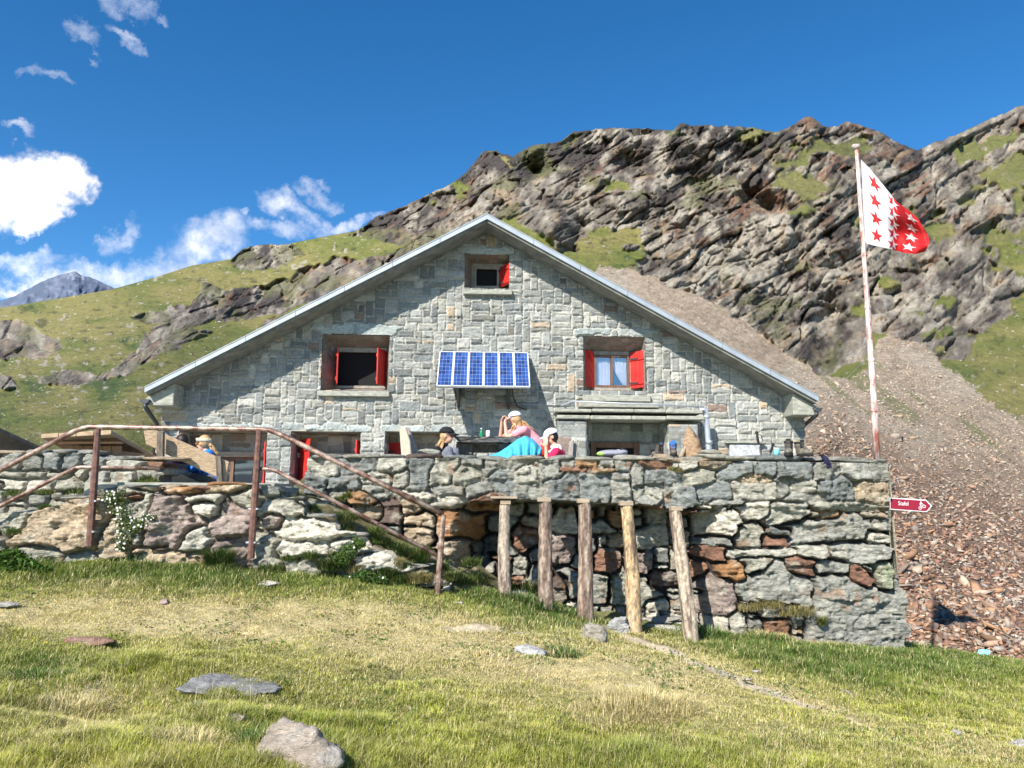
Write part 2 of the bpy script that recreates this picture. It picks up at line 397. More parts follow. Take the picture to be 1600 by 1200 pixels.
# ------------------------------------------------------------------ meadow in front
GP = [(0, 885, 9.15), (180, 880, 9.15), (350, 886, 9.15), (520, 905, 9.15), (690, 925, 9.2), (790, 938, 9.5), (860, 962, 9.35), (918, 980, 9.25), (992, 990, 9.2), (1080, 1003, 9.15),
      (1200, 1000, 9.8), (1408, 1018, 9.95), (1600, 1030, 11.8), (1500, 1025, 11.4), (0, 1210, 4.1), (400, 1210, 4.4), (800, 1200, 4.8), (1200, 1200, 5.0), (1600, 1200, 5.2), (0, 1000, 6.9), (300, 985, 7.3), (200, 1060, 5.9),
      (600, 1000, 7.3), (900, 1010, 7.7), (1100, 1040, 7.8), (1300, 1090, 7.3), (1600, 1120, 7.0)]
_p = [P(*g) for g in GP]
_xy = [(v.x, v.y) for v in _p]+[(0, 0), (-5, 0), (5, 0), (-14, 9), (-14, 4), (15, 12), (14, 4), (-3, 13), (4, 13), (0, 2.5), (-14, 13)]
_z = [v.z for v in _p]+[-1.62, -1.3, -1.9, -.5, -.7, -2.5, -2.3, -1.2, -1.9, -1.63, -.3]
gz = tps(_xy, _z)
def ground_z(x, y, fine=True):
    x = np.asarray(x, float); y = np.asarray(y, float)
    z = gz(x, y)
    z = z+.07*fbm(x*1.1, y*1.3, 0, 3, 11)
    if fine: z = z+.045*fbm(x*3.6, y*3.6, 0, 3, 12)
    z = z-.55*np.clip(y-11.3, 0, None)**1.5*(x > 4.5)
    # small hollow bank at the lower left
    z = z-.10*np.exp(-(((x+2.55)/.55)**2+((y-5.35)/.40)**2))+.07*np.exp(-(((x+2.3)/.5)**2+((y-6.1)/.25)**2))
    # little tussock to the right of the middle
    z = z+.10*np.exp(-(((x-.95)/.45)**2+((y-6.0)/.30)**2))
    return z
def ground_class(x, y):
    """0..1 maps: straw, lush (tall dark green), bare"""
    px, py = proj(x, y, ground_z(x, y, False))
    n = fbm(x*1.6, y*2.4, 0, 4, 21); n2 = fbm(x*5, y*6, 0, 3, 22)
    def g(cx, cy, sx, sy, t=0):
        t = math.radians(t); u = (px-cx)*math.cos(t)+(py-cy)*math.sin(t); v = -(px-cx)*math.sin(t)+(py-cy)*math.cos(t)
        return np.exp(-((u/sx)**2+(v/sy)**2))
    straw = .30+.95*g(620, 985, 420, 42, 3)+.5*g(100, 960, 200, 30)+.35*g(1100, 1130, 500, 40, 8)+.8*g(250, 965, 300, 24)+.75*g(930, 1040, 300, 40, 6)+.6*g(1300, 990, 120, 22, 12)+.7*g(1200, 1075, 260, 12, 21)+.55*g(140, 1110, 120, 50, -15)+.5*g(1000, 1090, 150, 30, 10)+.55*g(1540, 1170, 100, 20, 15)
    straw = straw-.22+.34*n+.16*n2
    lush = g(300, 900, 420, 26, 2)+1.1*g(850, 965, 110, 30, 12)+1.1*g(1150, 985, 170, 24, 5)+1.1*g(1430, 1040, 260, 30, 5)+.9*g(1250, 1040, 200, 16, 14)+.7*g(60, 1040, 110, 26, 0)+.6*g(480, 1170, 120, 50, 0)+.55*g(1000, 1190, 220, 40, 0)+.5*g(730, 915, 90, 28, 15)
    lush = lush+.25*n
    bare = 1.1*g(1180, 1070, 310, 5.5, 20.5)*(n2 > -.35)+.7*g(740, 980, 90, 8)+.45*g(160, 1075, 80, 22, -20)+.5*g(720, 1042, 40, 5)+.5*g(380, 985, 25, 5)+.55*g(1040, 1012, 60, 6, 12)
    return np.clip(straw, 0, 1), np.clip(lush, 0, 1), np.clip(bare+.12*n2, 0, 1)
def build_meadow():
    xs = np.concatenate([np.linspace(-16, -6.6, 40), np.linspace(-6.5, 9.0, 560), np.linspace(9.1, 18, 30)]); ys = np.concatenate([np.linspace(-4, 3.2, 30), np.linspace(3.25, 12.2, 360), np.linspace(12.3, 14, 8)])
    X, Y = np.meshgrid(xs, ys); Z = ground_z(X, Y)
    X2, Y2 = X.ravel(), Y.ravel(); Z2 = Z.ravel()
    st, lu, ba = ground_class(X2, Y2)
    # bare earth track sinks a little
    Z2 = Z2-.03*ba
    n = fbm(X2*9, Y2*9, 0, 3, 31)[:, None]
    c = np.array([.165, .175, .050])*(1+.3*n)
    c = c+(np.array([.50, .42, .23])-c)*(st*.85)[:, None]
    c = c+(np.array([.05, .085, .02])-c)*(lu*.7)[:, None]
    c = c+(np.array([.50, .42, .31])-c)*(sstep(.35, .7, ba))[:, None]
    o = np_mesh('ground', np.stack([X2, Y2, Z2], -1), grid_faces(len(ys), len(xs)), M['soil'], col=c, smooth=True); tag(o, kind='structure')
build_meadow()

def blades(pos, h, w, lean, az, cols, tipc, curl=.6):
    """grass blades with 5 vertices; pos Nx3"""
    n = len(pos); dx, dy = np.cos(az), np.sin(az)             # lean direction
    wx, wy = -dy, dx
    mid = pos+np.stack([dx*lean*h*.35, dy*lean*h*.35, h*.58], -1)
    tip = pos+np.stack([dx*lean*h, dy*lean*h, h*(1-curl*.35*lean)], -1)
    Wv = np.stack([wx*w, wy*w, 0*w], -1)
    V = np.stack([pos-Wv*.5, pos+Wv*.5, mid+Wv*.42, mid-Wv*.42, tip], 1).reshape(-1, 3)
    b = np.arange(n)[:, None]*5
    Q = np.concatenate([b, b+1, b+2, b+3], 1); T = np.concatenate([b+3, b+2, b+4], 1)
    C = np.stack([cols, cols, cols*.5+tipc*.5, cols*.5+tipc*.5, tipc], 1).reshape(-1, 3)
    return V, Q, T, C
def build_grass():
    r = np.random.RandomState(3)
    Vs, Qs, Ts, Cs = [], [], [], []; off = 0
    def add(x, y, z, h, w, lean, c, t, az=None):
        nonlocal off
        az = r.uniform(0, 2*np.pi, len(x)) if az is None else az
        V, Q, T, C = blades(np.stack([x, y, z], -1), h, w, lean, az, c, t); Vs.append(V); Qs.append(Q+off); Ts.append(T+off); Cs.append(C); off += len(V)
    G1 = np.array([.262, .300, .042]); G2 = np.array([.410, .410, .080]); DG = np.array([.070, .145, .026]); ST = np.array([.66, .56, .32]); ST2 = np.array([.52, .45, .21])
    N = 620000
    # uniform in image-ish space: density falls with distance
    y = 4.0*(10.9/4.0)**r.uniform(0, 1, N)**.86; x = r.uniform(-.76, .76, N)*(y+.35)
    keep = ~((y > 9.05) & (x < -.6)) & ~((y > 9.75) & (x < 5.0)) | ((y > 9.9) & (x > 5.05)); x, y = x[keep], y[keep]
    # right beyond the wall corner
    x2 = r.uniform(5.0, 8.8, 26000); y2 = r.uniform(9.6, 12.0, 26000); x = np.concatenate([x, x2]); y = np.concatenate([y, y2])
    st, lu, ba = ground_class(x, y)
    keep = r.uniform(0, 1, len(x)) > np.clip(sstep(.30, .62, ba)*.97+.12*(st > .55), 0, .97)
    x, y, st, lu = x[keep], y[keep], st[keep], lu[keep]; n = len(x)
    z = ground_z(x, y)-.006
    patch = fbm(x*2.2, y*3.0, 0, 3, 41); tuft = fbm(x*8, y*8, 0, 2, 42)
    clump = np.clip(fbm(x*4.2, y*5.5, 0, 3, 44)+.05, 0, 1); h = (.016+.014*r.uniform(0, 1, n)+.022*np.clip(tuft, 0, 1)+.050*clump*(1-.6*st)+.085*lu*r.uniform(.3, 1, n)+.030*np.clip(patch, 0, 1)*r.uniform(0, 1, n))*(1-.35*st*(1-lu))
    near = sstep(6.2, 4.2, y); h = h*(1+.9*near)
    w = (.0030+.0014*r.uniform(0, 1, n))*(y/5.0)**.95
    lean = r.uniform(.15, 1.1, n)+.9*st*(1-lu)*r.uniform(0, 1, n)
    pick = r.uniform(0, 1, n)
    c = np.where((pick < .5)[:, None], G1, G2)*(1+.25*r.normal(0, 1, n)[:, None]*.6)
    c = c*(1+.35*patch[:, None]+.45*tuft[:, None]); c = c+(DG*1.4-c)*(.55*clump*(r.uniform(0, 1, n) < .7))[:, None]
    yel = np.clip(.35+.9*fbm(x*1.3, y*1.9, 0, 3, 43), 0, 1)[:, None]*.55; c = c+(np.array([.40, .37, .09])-c)*yel
    c = c+(DG-c)*(lu*.85)[:, None]
    iss = r.uniform(0, 1, n) < (.12+.78*st*(1-.75*lu)); sc_ = np.where((r.uniform(0, 1, n) < .5)[:, None], ST, ST2); c = np.where(iss[:, None], sc_*(1+.15*r.normal(0, 1, n)[:, None]), c)
    t = c*1.25+np.array([.02, .02, 0.004])
    add(x, y, z, h, w, lean, c, t)
    # tussocks: (px,py,D,count,radius,height,colour,spread)
    tus = [(1010, 1100, 6.0, 1500, .34, .17, 1), (960, 1120, 5.8, 900, .3, .12, 1), (200, 1040, 6.1, 900, .20, .15, 0), (60, 1035, 5.9, 800, .22, .12, 2), (110, 1090, 5.4, 600, .2, .12, 1), (300, 1180, 4.6, 900, .25, .14, 1),
           (400, 1150, 4.7, 500, .10, .24, 2), (350, 895, 9.0, 500, .16, .20, 2), (210, 890, 9.0, 500, .3, .16, 2), (580, 915, 9.0, 400, .16, .16, 2), (640, 905, 9.1, 500, .2, .14, 2), (30, 885, 8.9, 700, .35, .20, 2),
           (845, 955, 9.4, 900, .22, .26, 2), (815, 945, 9.5, 600, .2, .24, 2), (895, 975, 9.4, 600, .16, .22, 2), (960, 985, 9.4, 500, .2, .16, 2), (1110, 985, 9.6, 900, .25, .20, 2), (1180, 985, 9.7, 700, .3, .16, 2), (1200, 965, 9.85, 700, .25, .16, 1),
           (1300, 1000, 9.7, 500, .3, .12, 1), (1450, 1030, 10.2, 1300, .5, .20, 2), (1550, 1045, 10.2, 1200, .5, .18, 2), (1380, 1035, 9.6, 900, .45, .14, 2), (930, 1000, 8.7, 250, .10, .16, 1), (880, 1035, 7.3, 500, .16, .11, 2), (1250, 1050, 8.9, 700, .5, .10, 2),
           (500, 1190, 4.6, 1400, .35, .10, 2), (1000, 1190, 4.9, 1700, .5, .09, 2), (700, 1180, 4.8, 1200, .5, .07, 0), (820, 1160, 5.0, 900, .4, .08, 2), (750, 915, 9.35, 700, .35, .16, 2), (740, 890, 9.6, 400, .2, .14, 0), (170, 925, 8.3, 500, .35, .14, 1), (1290, 1160, 5.6, 600, .4, .07, 2), (275, 1082, 5.9, 260, .12, .09, 0), (330, 1092, 5.7, 260, .2, .07, 0), (400, 1090, 5.7, 260, .14, .07, 0), (440, 1080, 5.9, 160, .08, .07, 2), (400, 1200, 4.4, 420, .1, .14, 0), (530, 1190, 4.5, 420, .12, .12, 2), (460, 1206, 4.3, 300, .2, .07, 1), (835, 1032, 6.9, 260, .16, .06, 2), (180, 1005, 7.0, 260, .12, .08, 0), (100, 1008, 6.9, 260, .12, .08, 2),
           (600, 1040, 6.5, 800, .5, .07, 1), (760, 1035, 6.7, 700, .5, .07, 1), (430, 970, 7.7, 400, .5, .05, 1)]
    for i, (px, py, D, cnt, rad, hh, k) in enumerate(tus):
        q = P(px, py, D); a = r.uniform(0, 2*np.pi, cnt); rr = rad*np.sqrt(r.uniform(0, 1, cnt)); tx = q.x+rr*np.cos(a)*1.25; ty = q.y+rr*np.sin(a)*.8
        if D > 9.0: ty = np.minimum(ty, 9.08 if q.x < -.7 else 10.4)
        base = {0: G1, 1: np.array([.50, .44, .19]), 2: DG*1.05}[k]; c = base*(1+.28*r.normal(0, 1, cnt)[:, None]); mixs = r.uniform(0, 1, cnt) < (.55 if k == 1 else .16)
        c = np.where(mixs[:, None], ST*(.8+.4*r.uniform(0, 1, cnt))[:, None], c)
        az = np.where(r.uniform(0, 1, cnt) < .6, a, r.uniform(0, 2*np.pi, cnt))
        add(tx, ty, ground_z(tx, ty)-.01, hh*r.uniform(.45, 1.1, cnt)*(1-.4*(rr/rad)), (.0035+.0015*r.uniform(0, 1, cnt))*(D/5)**.7, r.uniform(.2, 1.2, cnt), np.clip(c, .01, 1), np.clip(c*1.2, 0, 1), az)
    # broad-leaved weeds between the blades
    cnt = 26000; wx = r.uniform(-.7, .7, cnt); wy = 4.0+6.2*r.uniform(0, 1, cnt)**1.2; wx = wx*wy; kk = (fbm(wx*2.3, wy*3, 0, 3, 47) > .12) & ~((wy > 9.0) & (wx < -.6)); wx, wy = wx[kk], wy[kk]; cnt = len(wx)
    c = np.array([.10, .17, .035])*(1+.35*r.normal(0, 1, cnt)[:, None]); add(wx, wy, ground_z(wx, wy)+.004, r.uniform(.010, .030, cnt), r.uniform(.008, .016, cnt)*(wy/6), r.uniform(.8, 2.0, cnt), np.clip(c, .01, 1), np.clip(c*1.2, .01, 1))
    # long dry stalks
    cnt = 2600; sx = r.uniform(-.7, .7, cnt); sy = r.uniform(4.1, 8.6, cnt); sx = sx*sy; c = np.tile(ST, (cnt, 1))*(.8+.4*r.uniform(0, 1, cnt))[:, None]
    add(sx, sy, ground_z(sx, sy)-.01, r.uniform(.06, .20, cnt), np.full(cnt, .0022), r.uniform(.1, 1.0, cnt), c, c*1.1)
    V = np.concatenate(Vs); C = np.concatenate(Cs)
    o = np_mesh('meadow_grass', V, [np.concatenate(Qs), np.concatenate(Ts)], M['blade'], col=C)
    tag(o, 'green and straw coloured alpine grass covering the meadow in front of the wall', 'grass', kind='stuff')
build_grass()

# ------------------------------------------------------------------ hillside sheet
RIDGE = [(-700, 560), (-500, 545), (-200, 510), (0, 481), (40, 475), (80, 468), (175, 452), (240, 434), (300, 415), (360, 405), (385, 386), (410, 382), (450, 381), (500, 371), (560, 360), (585, 342), (600, 334), (640, 318), (680, 299), (700, 290), (730, 270), (752, 238), (775, 234), (800, 246), (830, 228), (870, 224), (895, 206), (930, 203), (1000, 198), (1050, 206), (1062, 194), (1100, 197), (1180, 199), (1215, 206), (1240, 196), (1262, 181), (1285, 196), (1310, 200), (1325, 190), (1345, 196), (1385, 212), (1405, 225), (1432, 236), (1480, 216), (1540, 190), (1590, 168), (1640, 155), (1800, 112), (2200, 60)]
DC = [(-700, 700, 20), (-700, 560, 60), (-300, 700, 20), (-300, 530, 90), (0, 720, 18), (0, 690, 22), (0, 600, 42), (0, 481, 130), (220, 650, 26), (240, 560, 48), (300, 415, 135), (400, 500, 85), (560, 360, 130), (560, 480, 82),
      (770, 238, 128), (760, 330, 108), (760, 500, 66), (760, 760, 29), (400, 760, 24), (200, 740, 18), (1000, 200, 126), (1000, 400, 94), (1000, 440, 84), (1265, 183, 128), (1270, 585, 66), (1270, 400, 96), (1280, 660, 30), (1400, 520, 76),
      (1430, 238, 140), (1600, 165, 165), (1600, 330, 130), (1600, 480, 100), (1600, 600, 62), (1600, 750, 38), (1600, 900, 22), (1600, 1020, 14.0), (1410, 1010, 17), (1480, 1012, 16.2), (1410, 930, 18.2), (1310, 720, 27), (1400, 850, 20.5), (1150, 770, 26), (1000, 770, 28),
      (2200, 60, 210), (2200, 700, 36), (2200, 1000, 14), (2200, 400, 130), (1400, 1080, 16.2), (1600, 1080, 13.0)]
_dep = tps([(a/600, b/600) for a, b, c in DC], [math.log(c) for a, b, c in DC])
def depth_at(px, py): return np.exp(_dep(px/600, py/600))
CLIFF = [[(540, 366), (585, 334), (640, 305), (690, 280), (740, 220), (900, 185), (1265, 160), (1400, 200), (1432, 225), (1600, 150), (2300, 30), (2300, 400), (1700, 440), (1600, 478), (1560, 505), (1528, 520), (1516, 560), (1470, 560), (1430, 535), (1380, 518), (1356, 520), (1352, 560), (1300, 580), (1270, 582), (1190, 520), (1130, 482), (1060, 452), (1000, 425), (960, 408), (880, 392), (800, 345), (720, 345), (650, 372), (640, 360), (660, 340), (600, 352)],
         [(362, 412), (372, 392), (390, 380), (450, 378), (474, 393), (455, 408), (430, 421), (372, 421)],
         [(195, 492), (240, 484), (262, 490), (310, 462), (318, 442), (362, 452), (405, 446), (455, 430), (500, 412), (530, 402), (560, 408), (600, 402), (640, 372), (700, 345), (760, 330), (700, 420), (560, 500), (500, 470), (440, 488), (380, 497), (330, 500), (295, 512), (215, 502)],
         [(-60, 502), (30, 500), (62, 515), (100, 545), (70, 560), (30, 556), (-60, 570)], [(60, 590), (110, 575), (150, 592), (196, 572), (200, 588), (120, 604), (60, 602)], [(-60, 590), (20, 585), (30, 606), (-60, 612)],
         [(225, 520), (262, 505), (330, 515), (300, 540), (255, 552), (215, 572), (190, 590), (175, 580), (205, 548)], [(560, 365), (640, 335), (700, 320), (720, 345), (640, 385), (600, 380)],
         [(420, 500), (445, 490), (470, 492), (415, 530), (380, 535)]]
GRASSY = [[(898, 388), (925, 350), (965, 352), (1000, 372), (1008, 398), (985, 418), (950, 412), (905, 410)], [(1225, 325), (1260, 316), (1270, 330), (1235, 337)],
          [(1535, 372), (1570, 366), (1640, 350), (1640, 420), (1590, 432), (1545, 402)], [(1530, 265), (1620, 235), (1700, 250), (1690, 300), (1560, 302)], [(1150, 205), (1190, 201), (1195, 214), (1160, 216)],
          [(1325, 215), (1370, 208), (1365, 235), (1330, 245)], [(1480, 236), (1560, 210), (1600, 205), (1560, 232), (1500, 262)], [(945, 290), (975, 278), (985, 296), (950, 306)], [(780, 240), (800, 246), (795, 262)]]
SCREE = [(930, 412), (1000, 424), (1060, 452), (1130, 482), (1190, 520), (1270, 582), (1330, 590), (1360, 575), (1362, 545), (1385, 522), (1405, 520), (1470, 560), (1560, 640), (1640, 680), (1760, 760), (2300, 900), (2300, 1300), (1000, 1300), (1000, 600), (800, 600)]
def build_hills():
    us = np.concatenate([np.arange(-700, -60, 14), np.arange(-60, 1660, 1.75), np.arange(1660, 2200, 14)]); nc = len(us)
    rp = np.array(RIDGE, float); ridge = np.interp(us, rp[:, 0], rp[:, 1])
    bot = np.interp(us, [-700, 0, 250, 1120, 1380, 2200], [760, 740, 770, 775, 1075, 1075])
    nr = 400; v = np.linspace(0, 1, nr)[:, None]
    py = bot[None]+(ridge-bot)[None]*v; px = np.broadcast_to(us[None], py.shape).copy()
    D = depth_at(px, py)
    # class masks with ragged outlines
    wx = px+14*fbm(px/30, py/30, 0, 4, 51)+5*fbm(px/7, py/7, 0, 3, 52); wy = py+9*fbm(px/30, py/30, 5, 4, 53)+4*fbm(px/7, py/7, 0, 3, 54)
    rock = np.zeros(px.shape, bool)
    for q in CLIFF: rock |= inpoly(wx, wy, q)
    gr = np.zeros(px.shape, bool)
    for q in GRASSY: gr |= inpoly(wx+10*fbm(px/12, py/9, 0, 3, 56), wy+7*fbm(px/12, py/9, 3, 3, 57), q)
    gr &= fbm(px/16, py/9, 0, 3, 58) < .30
    scr = inpoly(wx, wy, SCREE) & ~rock
    grassn = fbm(px/42, py/26, 0, 4, 55)
    # thin turf on ledges in the upper / right cliff
    led = (grassn > .34) & rock & ((px > 1180) | (py < 420) & (px < 760)) & ((py < 330) | (px > 1330)); gr |= led
    rock &= ~gr
    rk = rock.astype(float)
    # soften the mask for the relief
    for _ in range(3):
        rk[1:-1, 1:-1] = (rk[1:-1, 1:-1]*2+rk[:-2, 1:-1]+rk[2:, 1:-1]+rk[1:-1, :-2]+rk[1:-1, 2:])/6
    # strata coordinates (dip up to the right on the big face; gentler on the left)
    th = math.radians(33)+0*px; ct, st_ = np.cos(th), np.sin(th)
    s = px*ct-py*st_; t = px*st_+py*ct
    w1 = 15*fbm(px/110, py/110, 0, 3, 60); t2 = t+w1
    big = fbm(px/110, py/95, 0, 3, 61)
    mid = ridged(s/75, t2/26, 0, 4, 62, .55)
    fin = ridged(s/30, t2/8, 0, 4, 63, .6)
    blk = fbm(px/17, py/15, 0, 4, 64, .6)
    stp = t2/17+1.4*fbm(s/60, t2/60, 0, 3, 66); stepf = (stp-np.floor(stp)); stepf = sstep(0, .8, stepf)-stepf*.2
    wa = 5*fbm(px/20, py/20, 0, 3, 73); wb = 2.2*fbm(px/20, py/20, 4, 3, 74)
    def blocks(sx, sy, seed, a1, a2):
        h1, h2, h3, ox, oy, e = worley((s+wa)/sx, (t2+wb)/sy, seed)
        return h1*a1+(ox*h2*1.1+oy*(h3*.7-.35))*a2-.55*a1*np.exp(-(e/.10)**2)
    face = 3.0*big+.45*mid+.20*fin+.25*blk+blocks(88, 30, 201, 1.0, 1.3)+blocks(40, 14, 211, .58, .8)+blocks(13, 5.5, 221, .20, .32)
    # buttresses and caves traced from the photograph (out +, in -)
    def g(cx, cy, sx, sy, tt=0):
        tt = math.radians(tt); u = (px-cx)*math.cos(tt)+(py-cy)*math.sin(tt); q = -(px-cx)*math.sin(tt)+(py-cy)*math.cos(tt)
        return np.exp(-((u/sx)**2+(q/sy)**2))
    face += 2.2*g(865, 365, 26, 38)-2.2*g(905, 378, 12, 26)-2.8*g(835, 262, 16, 13)-2.2*g(990, 255, 34, 22, -12)+1.6*g(1045, 225, 26, 46, 35)-2.6*g(1195, 315, 30, 16, 20)+1.5*g(1000, 310, 60, 30, -30)-1.6*g(1075, 355, 26, 16, -35)+1.8*g(1220, 375, 24, 55, 35)-1.4*g(1250, 395, 10, 26)+1.6*g(1180, 440, 34, 22)-2.4*g(1290, 560, 16, 26)-2.0*g(1300, 480, 16, 30)+2.0*g(1260, 520, 18, 34)
    face += 1.8*g(1480, 470, 22, 20)-2.4*g(1497, 490, 10, 22)+1.6*g(1545, 470, 18, 22)+1.5*g(1500, 535, 26, 18)-1.8*g(1400, 465, 10, 24)+1.2*g(1100, 230, 20, 30, 40)-1.6*g(1160, 255, 26, 30, 30)+1.6*g(1262, 200, 22, 18)
    face += 1.8*g(415, 402, 30, 16)-1.6*g(455, 470, 18, 10)-1.8*g(405, 462, 26, 7, -12)-1.6*g(225, 494, 24, 6)-1.2*g(300, 478, 30, 7)-1.6*g(130, 590, 12, 6)+1.3*g(540, 430, 34, 16)
    face += .9*(2.2*g(865, 365, 26, 38)-2.2*g(905, 378, 14, 28)-2.8*g(835, 262, 18, 13)-2.2*g(990, 255, 34, 22, -12)+1.6*g(1045, 225, 26, 46, 35)-2.6*g(1195, 315, 34, 18, 20)-2.4*g(1290, 560, 18, 28)-2.0*g(1300, 480, 18, 32)+2.0*g(1260, 520, 18, 34)+1.8*g(1480, 470, 22, 20)-2.4*g(1497, 490, 12, 24)-1.8*g(1400, 465, 12, 26)-2.0*g(1110, 300, 14, 50, -35)-1.8*g(1350, 330, 12, 50, -20))
    n_face = D*.0150
    gsm = D*(.0045*fbm(px/60, py/30, 0, 4, 67)+.0020*ridged(px/26, py/7, 0, 3, 68)+.0012*fbm(px/5, py/3.2, 0, 2, 69))   # turf terracettes
    ssm = D*(.0040*fbm(px/60, py/40, 0, 4, 70)+.0010*fbm(px/6, py/5, 0, 3, 71))
    disp = rk*face*n_face+(1-rk)*np.where(scr, ssm, gsm)
    W0 = Pn(px, py, D)
    dx = np.gradient(W0, axis=1); dy = np.gradient(W0, axis=0); nrm = np.cross(dx, dy); nrm /= np.linalg.norm(nrm, axis=-1, keepdims=True)+1e-9
    flip = nrm[..., 1] > 0; nrm[flip] *= -1
    nrm = nrm*.10-W0/np.linalg.norm(W0, axis=-1, keepdims=True); nrm /= np.linalg.norm(nrm, axis=-1, keepdims=True)
    edge = sstep(0, .012, 1-v)*.75+.25; edge = edge*np.ones_like(px)
    Wd = W0+nrm*(disp*edge)[..., None]
    Wd[..., 2] += D*.0035*(1-edge)/.75*(1.0*blk+.5*fin)*rk       # jagged crest
    # ---------------- colours
    def mixc(c, k, f): return c+(np.array(k)-c)*np.clip(f, 0, 1)[..., None]
    cn = fbm(px/38+.02*s, t2/20, 0, 5, 80, .62); cn2 = fbm(s/40, t2/7, 0, 4, 81, .65); cn3 = fbm(px/60, py/60, 0, 3, 82)
    R = np.zeros(px.shape+(3,))+np.array([.185, .160, .130])
    R = mixc(R, (.39, .35, .285), sstep(-.02, .50, cn+.30*g(1130, 400, 150, 90, -30)+.25*g(1420, 470, 120, 40)))
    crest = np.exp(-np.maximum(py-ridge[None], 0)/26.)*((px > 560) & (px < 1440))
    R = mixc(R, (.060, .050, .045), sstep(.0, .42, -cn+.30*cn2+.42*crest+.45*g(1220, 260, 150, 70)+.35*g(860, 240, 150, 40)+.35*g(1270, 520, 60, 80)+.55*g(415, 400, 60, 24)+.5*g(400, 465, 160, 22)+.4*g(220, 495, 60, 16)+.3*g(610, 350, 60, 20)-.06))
    R = mixc(R, (.20, .115, .075), sstep(.12, .55, cn2*.8+cn3*.6+.2*g(850, 300, 150, 60)+.2*g(1150, 330, 120, 60)-.12))
    R = mixc(R, (.36, .27, .17), .6*sstep(.25, .6, fbm(px/24, py/20, 3, 4, 83)))
    R = mixc(R, (.14, .145, .06), .6*sstep(.05, .4, grassn+.12*cn2-.05+.25*g(900, 330, 100, 40)-.2*g(1130, 400, 120, 70)))      # lichen and moss green
    G = np.zeros(px.shape+(3,))+np.array([.135, .152, .032])
    gn = fbm(px/55, py/20, 0, 4, 84); gn2 = ridged(px/22, py/5.5, 0, 3, 85); gn3 = fbm(px/7, py/4, 0, 3, 86)
    G = mixc(G, (.225, .200, .064), sstep(-.3, .5, gn+.35*g(140, 500, 220, 40)+.2*g(300, 440, 200, 30)))
    G = mixc(G, (.060, .095, .022), sstep(.15, .6, -gn+.35*gn3+.4*g(200, 540, 80, 26, -20)+.4*g(120, 600, 140, 16)+.3*g(1520, 560, 70, 50)+.4*g(960, 395, 50, 26)-.25))
    G = mixc(G, (.045, .050, .018), .75*sstep(.0, .6, gn3*.8-gn2*.5))
    G = mixc(G, (.34, .31, .25), sstep(.42, .62, fbm(px/9, py/6, 0, 4, 87)+.22*g(60, 560, 150, 60)+.25*g(240, 640, 40, 30)+.2*g(480, 420, 120, 30)-.04))   # stones in the turf
    S = np.zeros(px.shape+(3,))+np.array([.33, .26, .19])
    sn = fbm(px/3.2, py/2.6, 0, 3, 88); sn2 = fbm(px/60, py/40, 0, 3, 89)
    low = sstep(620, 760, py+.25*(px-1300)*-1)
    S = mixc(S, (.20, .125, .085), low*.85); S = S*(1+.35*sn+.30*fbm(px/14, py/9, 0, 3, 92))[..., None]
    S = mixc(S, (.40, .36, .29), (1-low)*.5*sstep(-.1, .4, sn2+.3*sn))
    streak = fbm((px*.78+py*.62)/90, (-px*.62+py*.78)/14, 0, 4, 90)
    S = mixc(S, (.15, .165, .06), .7*sstep(.25, .5, streak+.3*sn+.55*g(1340, 590, 50, 22, 30)+.35*g(1500, 640, 150, 26, 40)+.3*g(1400, 640, 40, 14, 35)-.12)*(1-low))
    hi = (px > 1020)*(py < 380); G = mixc(G, (.15, .145, .06), .75*hi*(.6+.6*fbm(px/9, py/7, 0, 3, 91)))
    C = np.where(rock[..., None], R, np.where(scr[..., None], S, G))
    # lighter soil rims
    # back of the ridge
    back = Wd[-1]; extra = []; cex = []
    for k, (f, dz) in enumerate(((1.04, -.01), (1.25, -.06), (1.9, -.35))):
        e = back.copy(); e[:, 0] *= f; e[:, 1] *= f; e[:, 2] = back[:, 2]*(1+dz*2)-back[:, 1]*.02*(k+1); extra.append(e); cex.append(C[-1])
    V = np.concatenate([Wd.reshape(-1, 3)]+extra); CC = np.concatenate([C.reshape(-1, 3)]+cex)
    F = grid_faces(nr+3, nc)
    o = np_mesh('hills', V, F, M['cliff'], col=CC, smooth=False); tag(o, kind='structure')
    return dict(px=px, py=py, D=D, W=Wd, rock=rock, scr=scr, us=us)
H = build_hills()

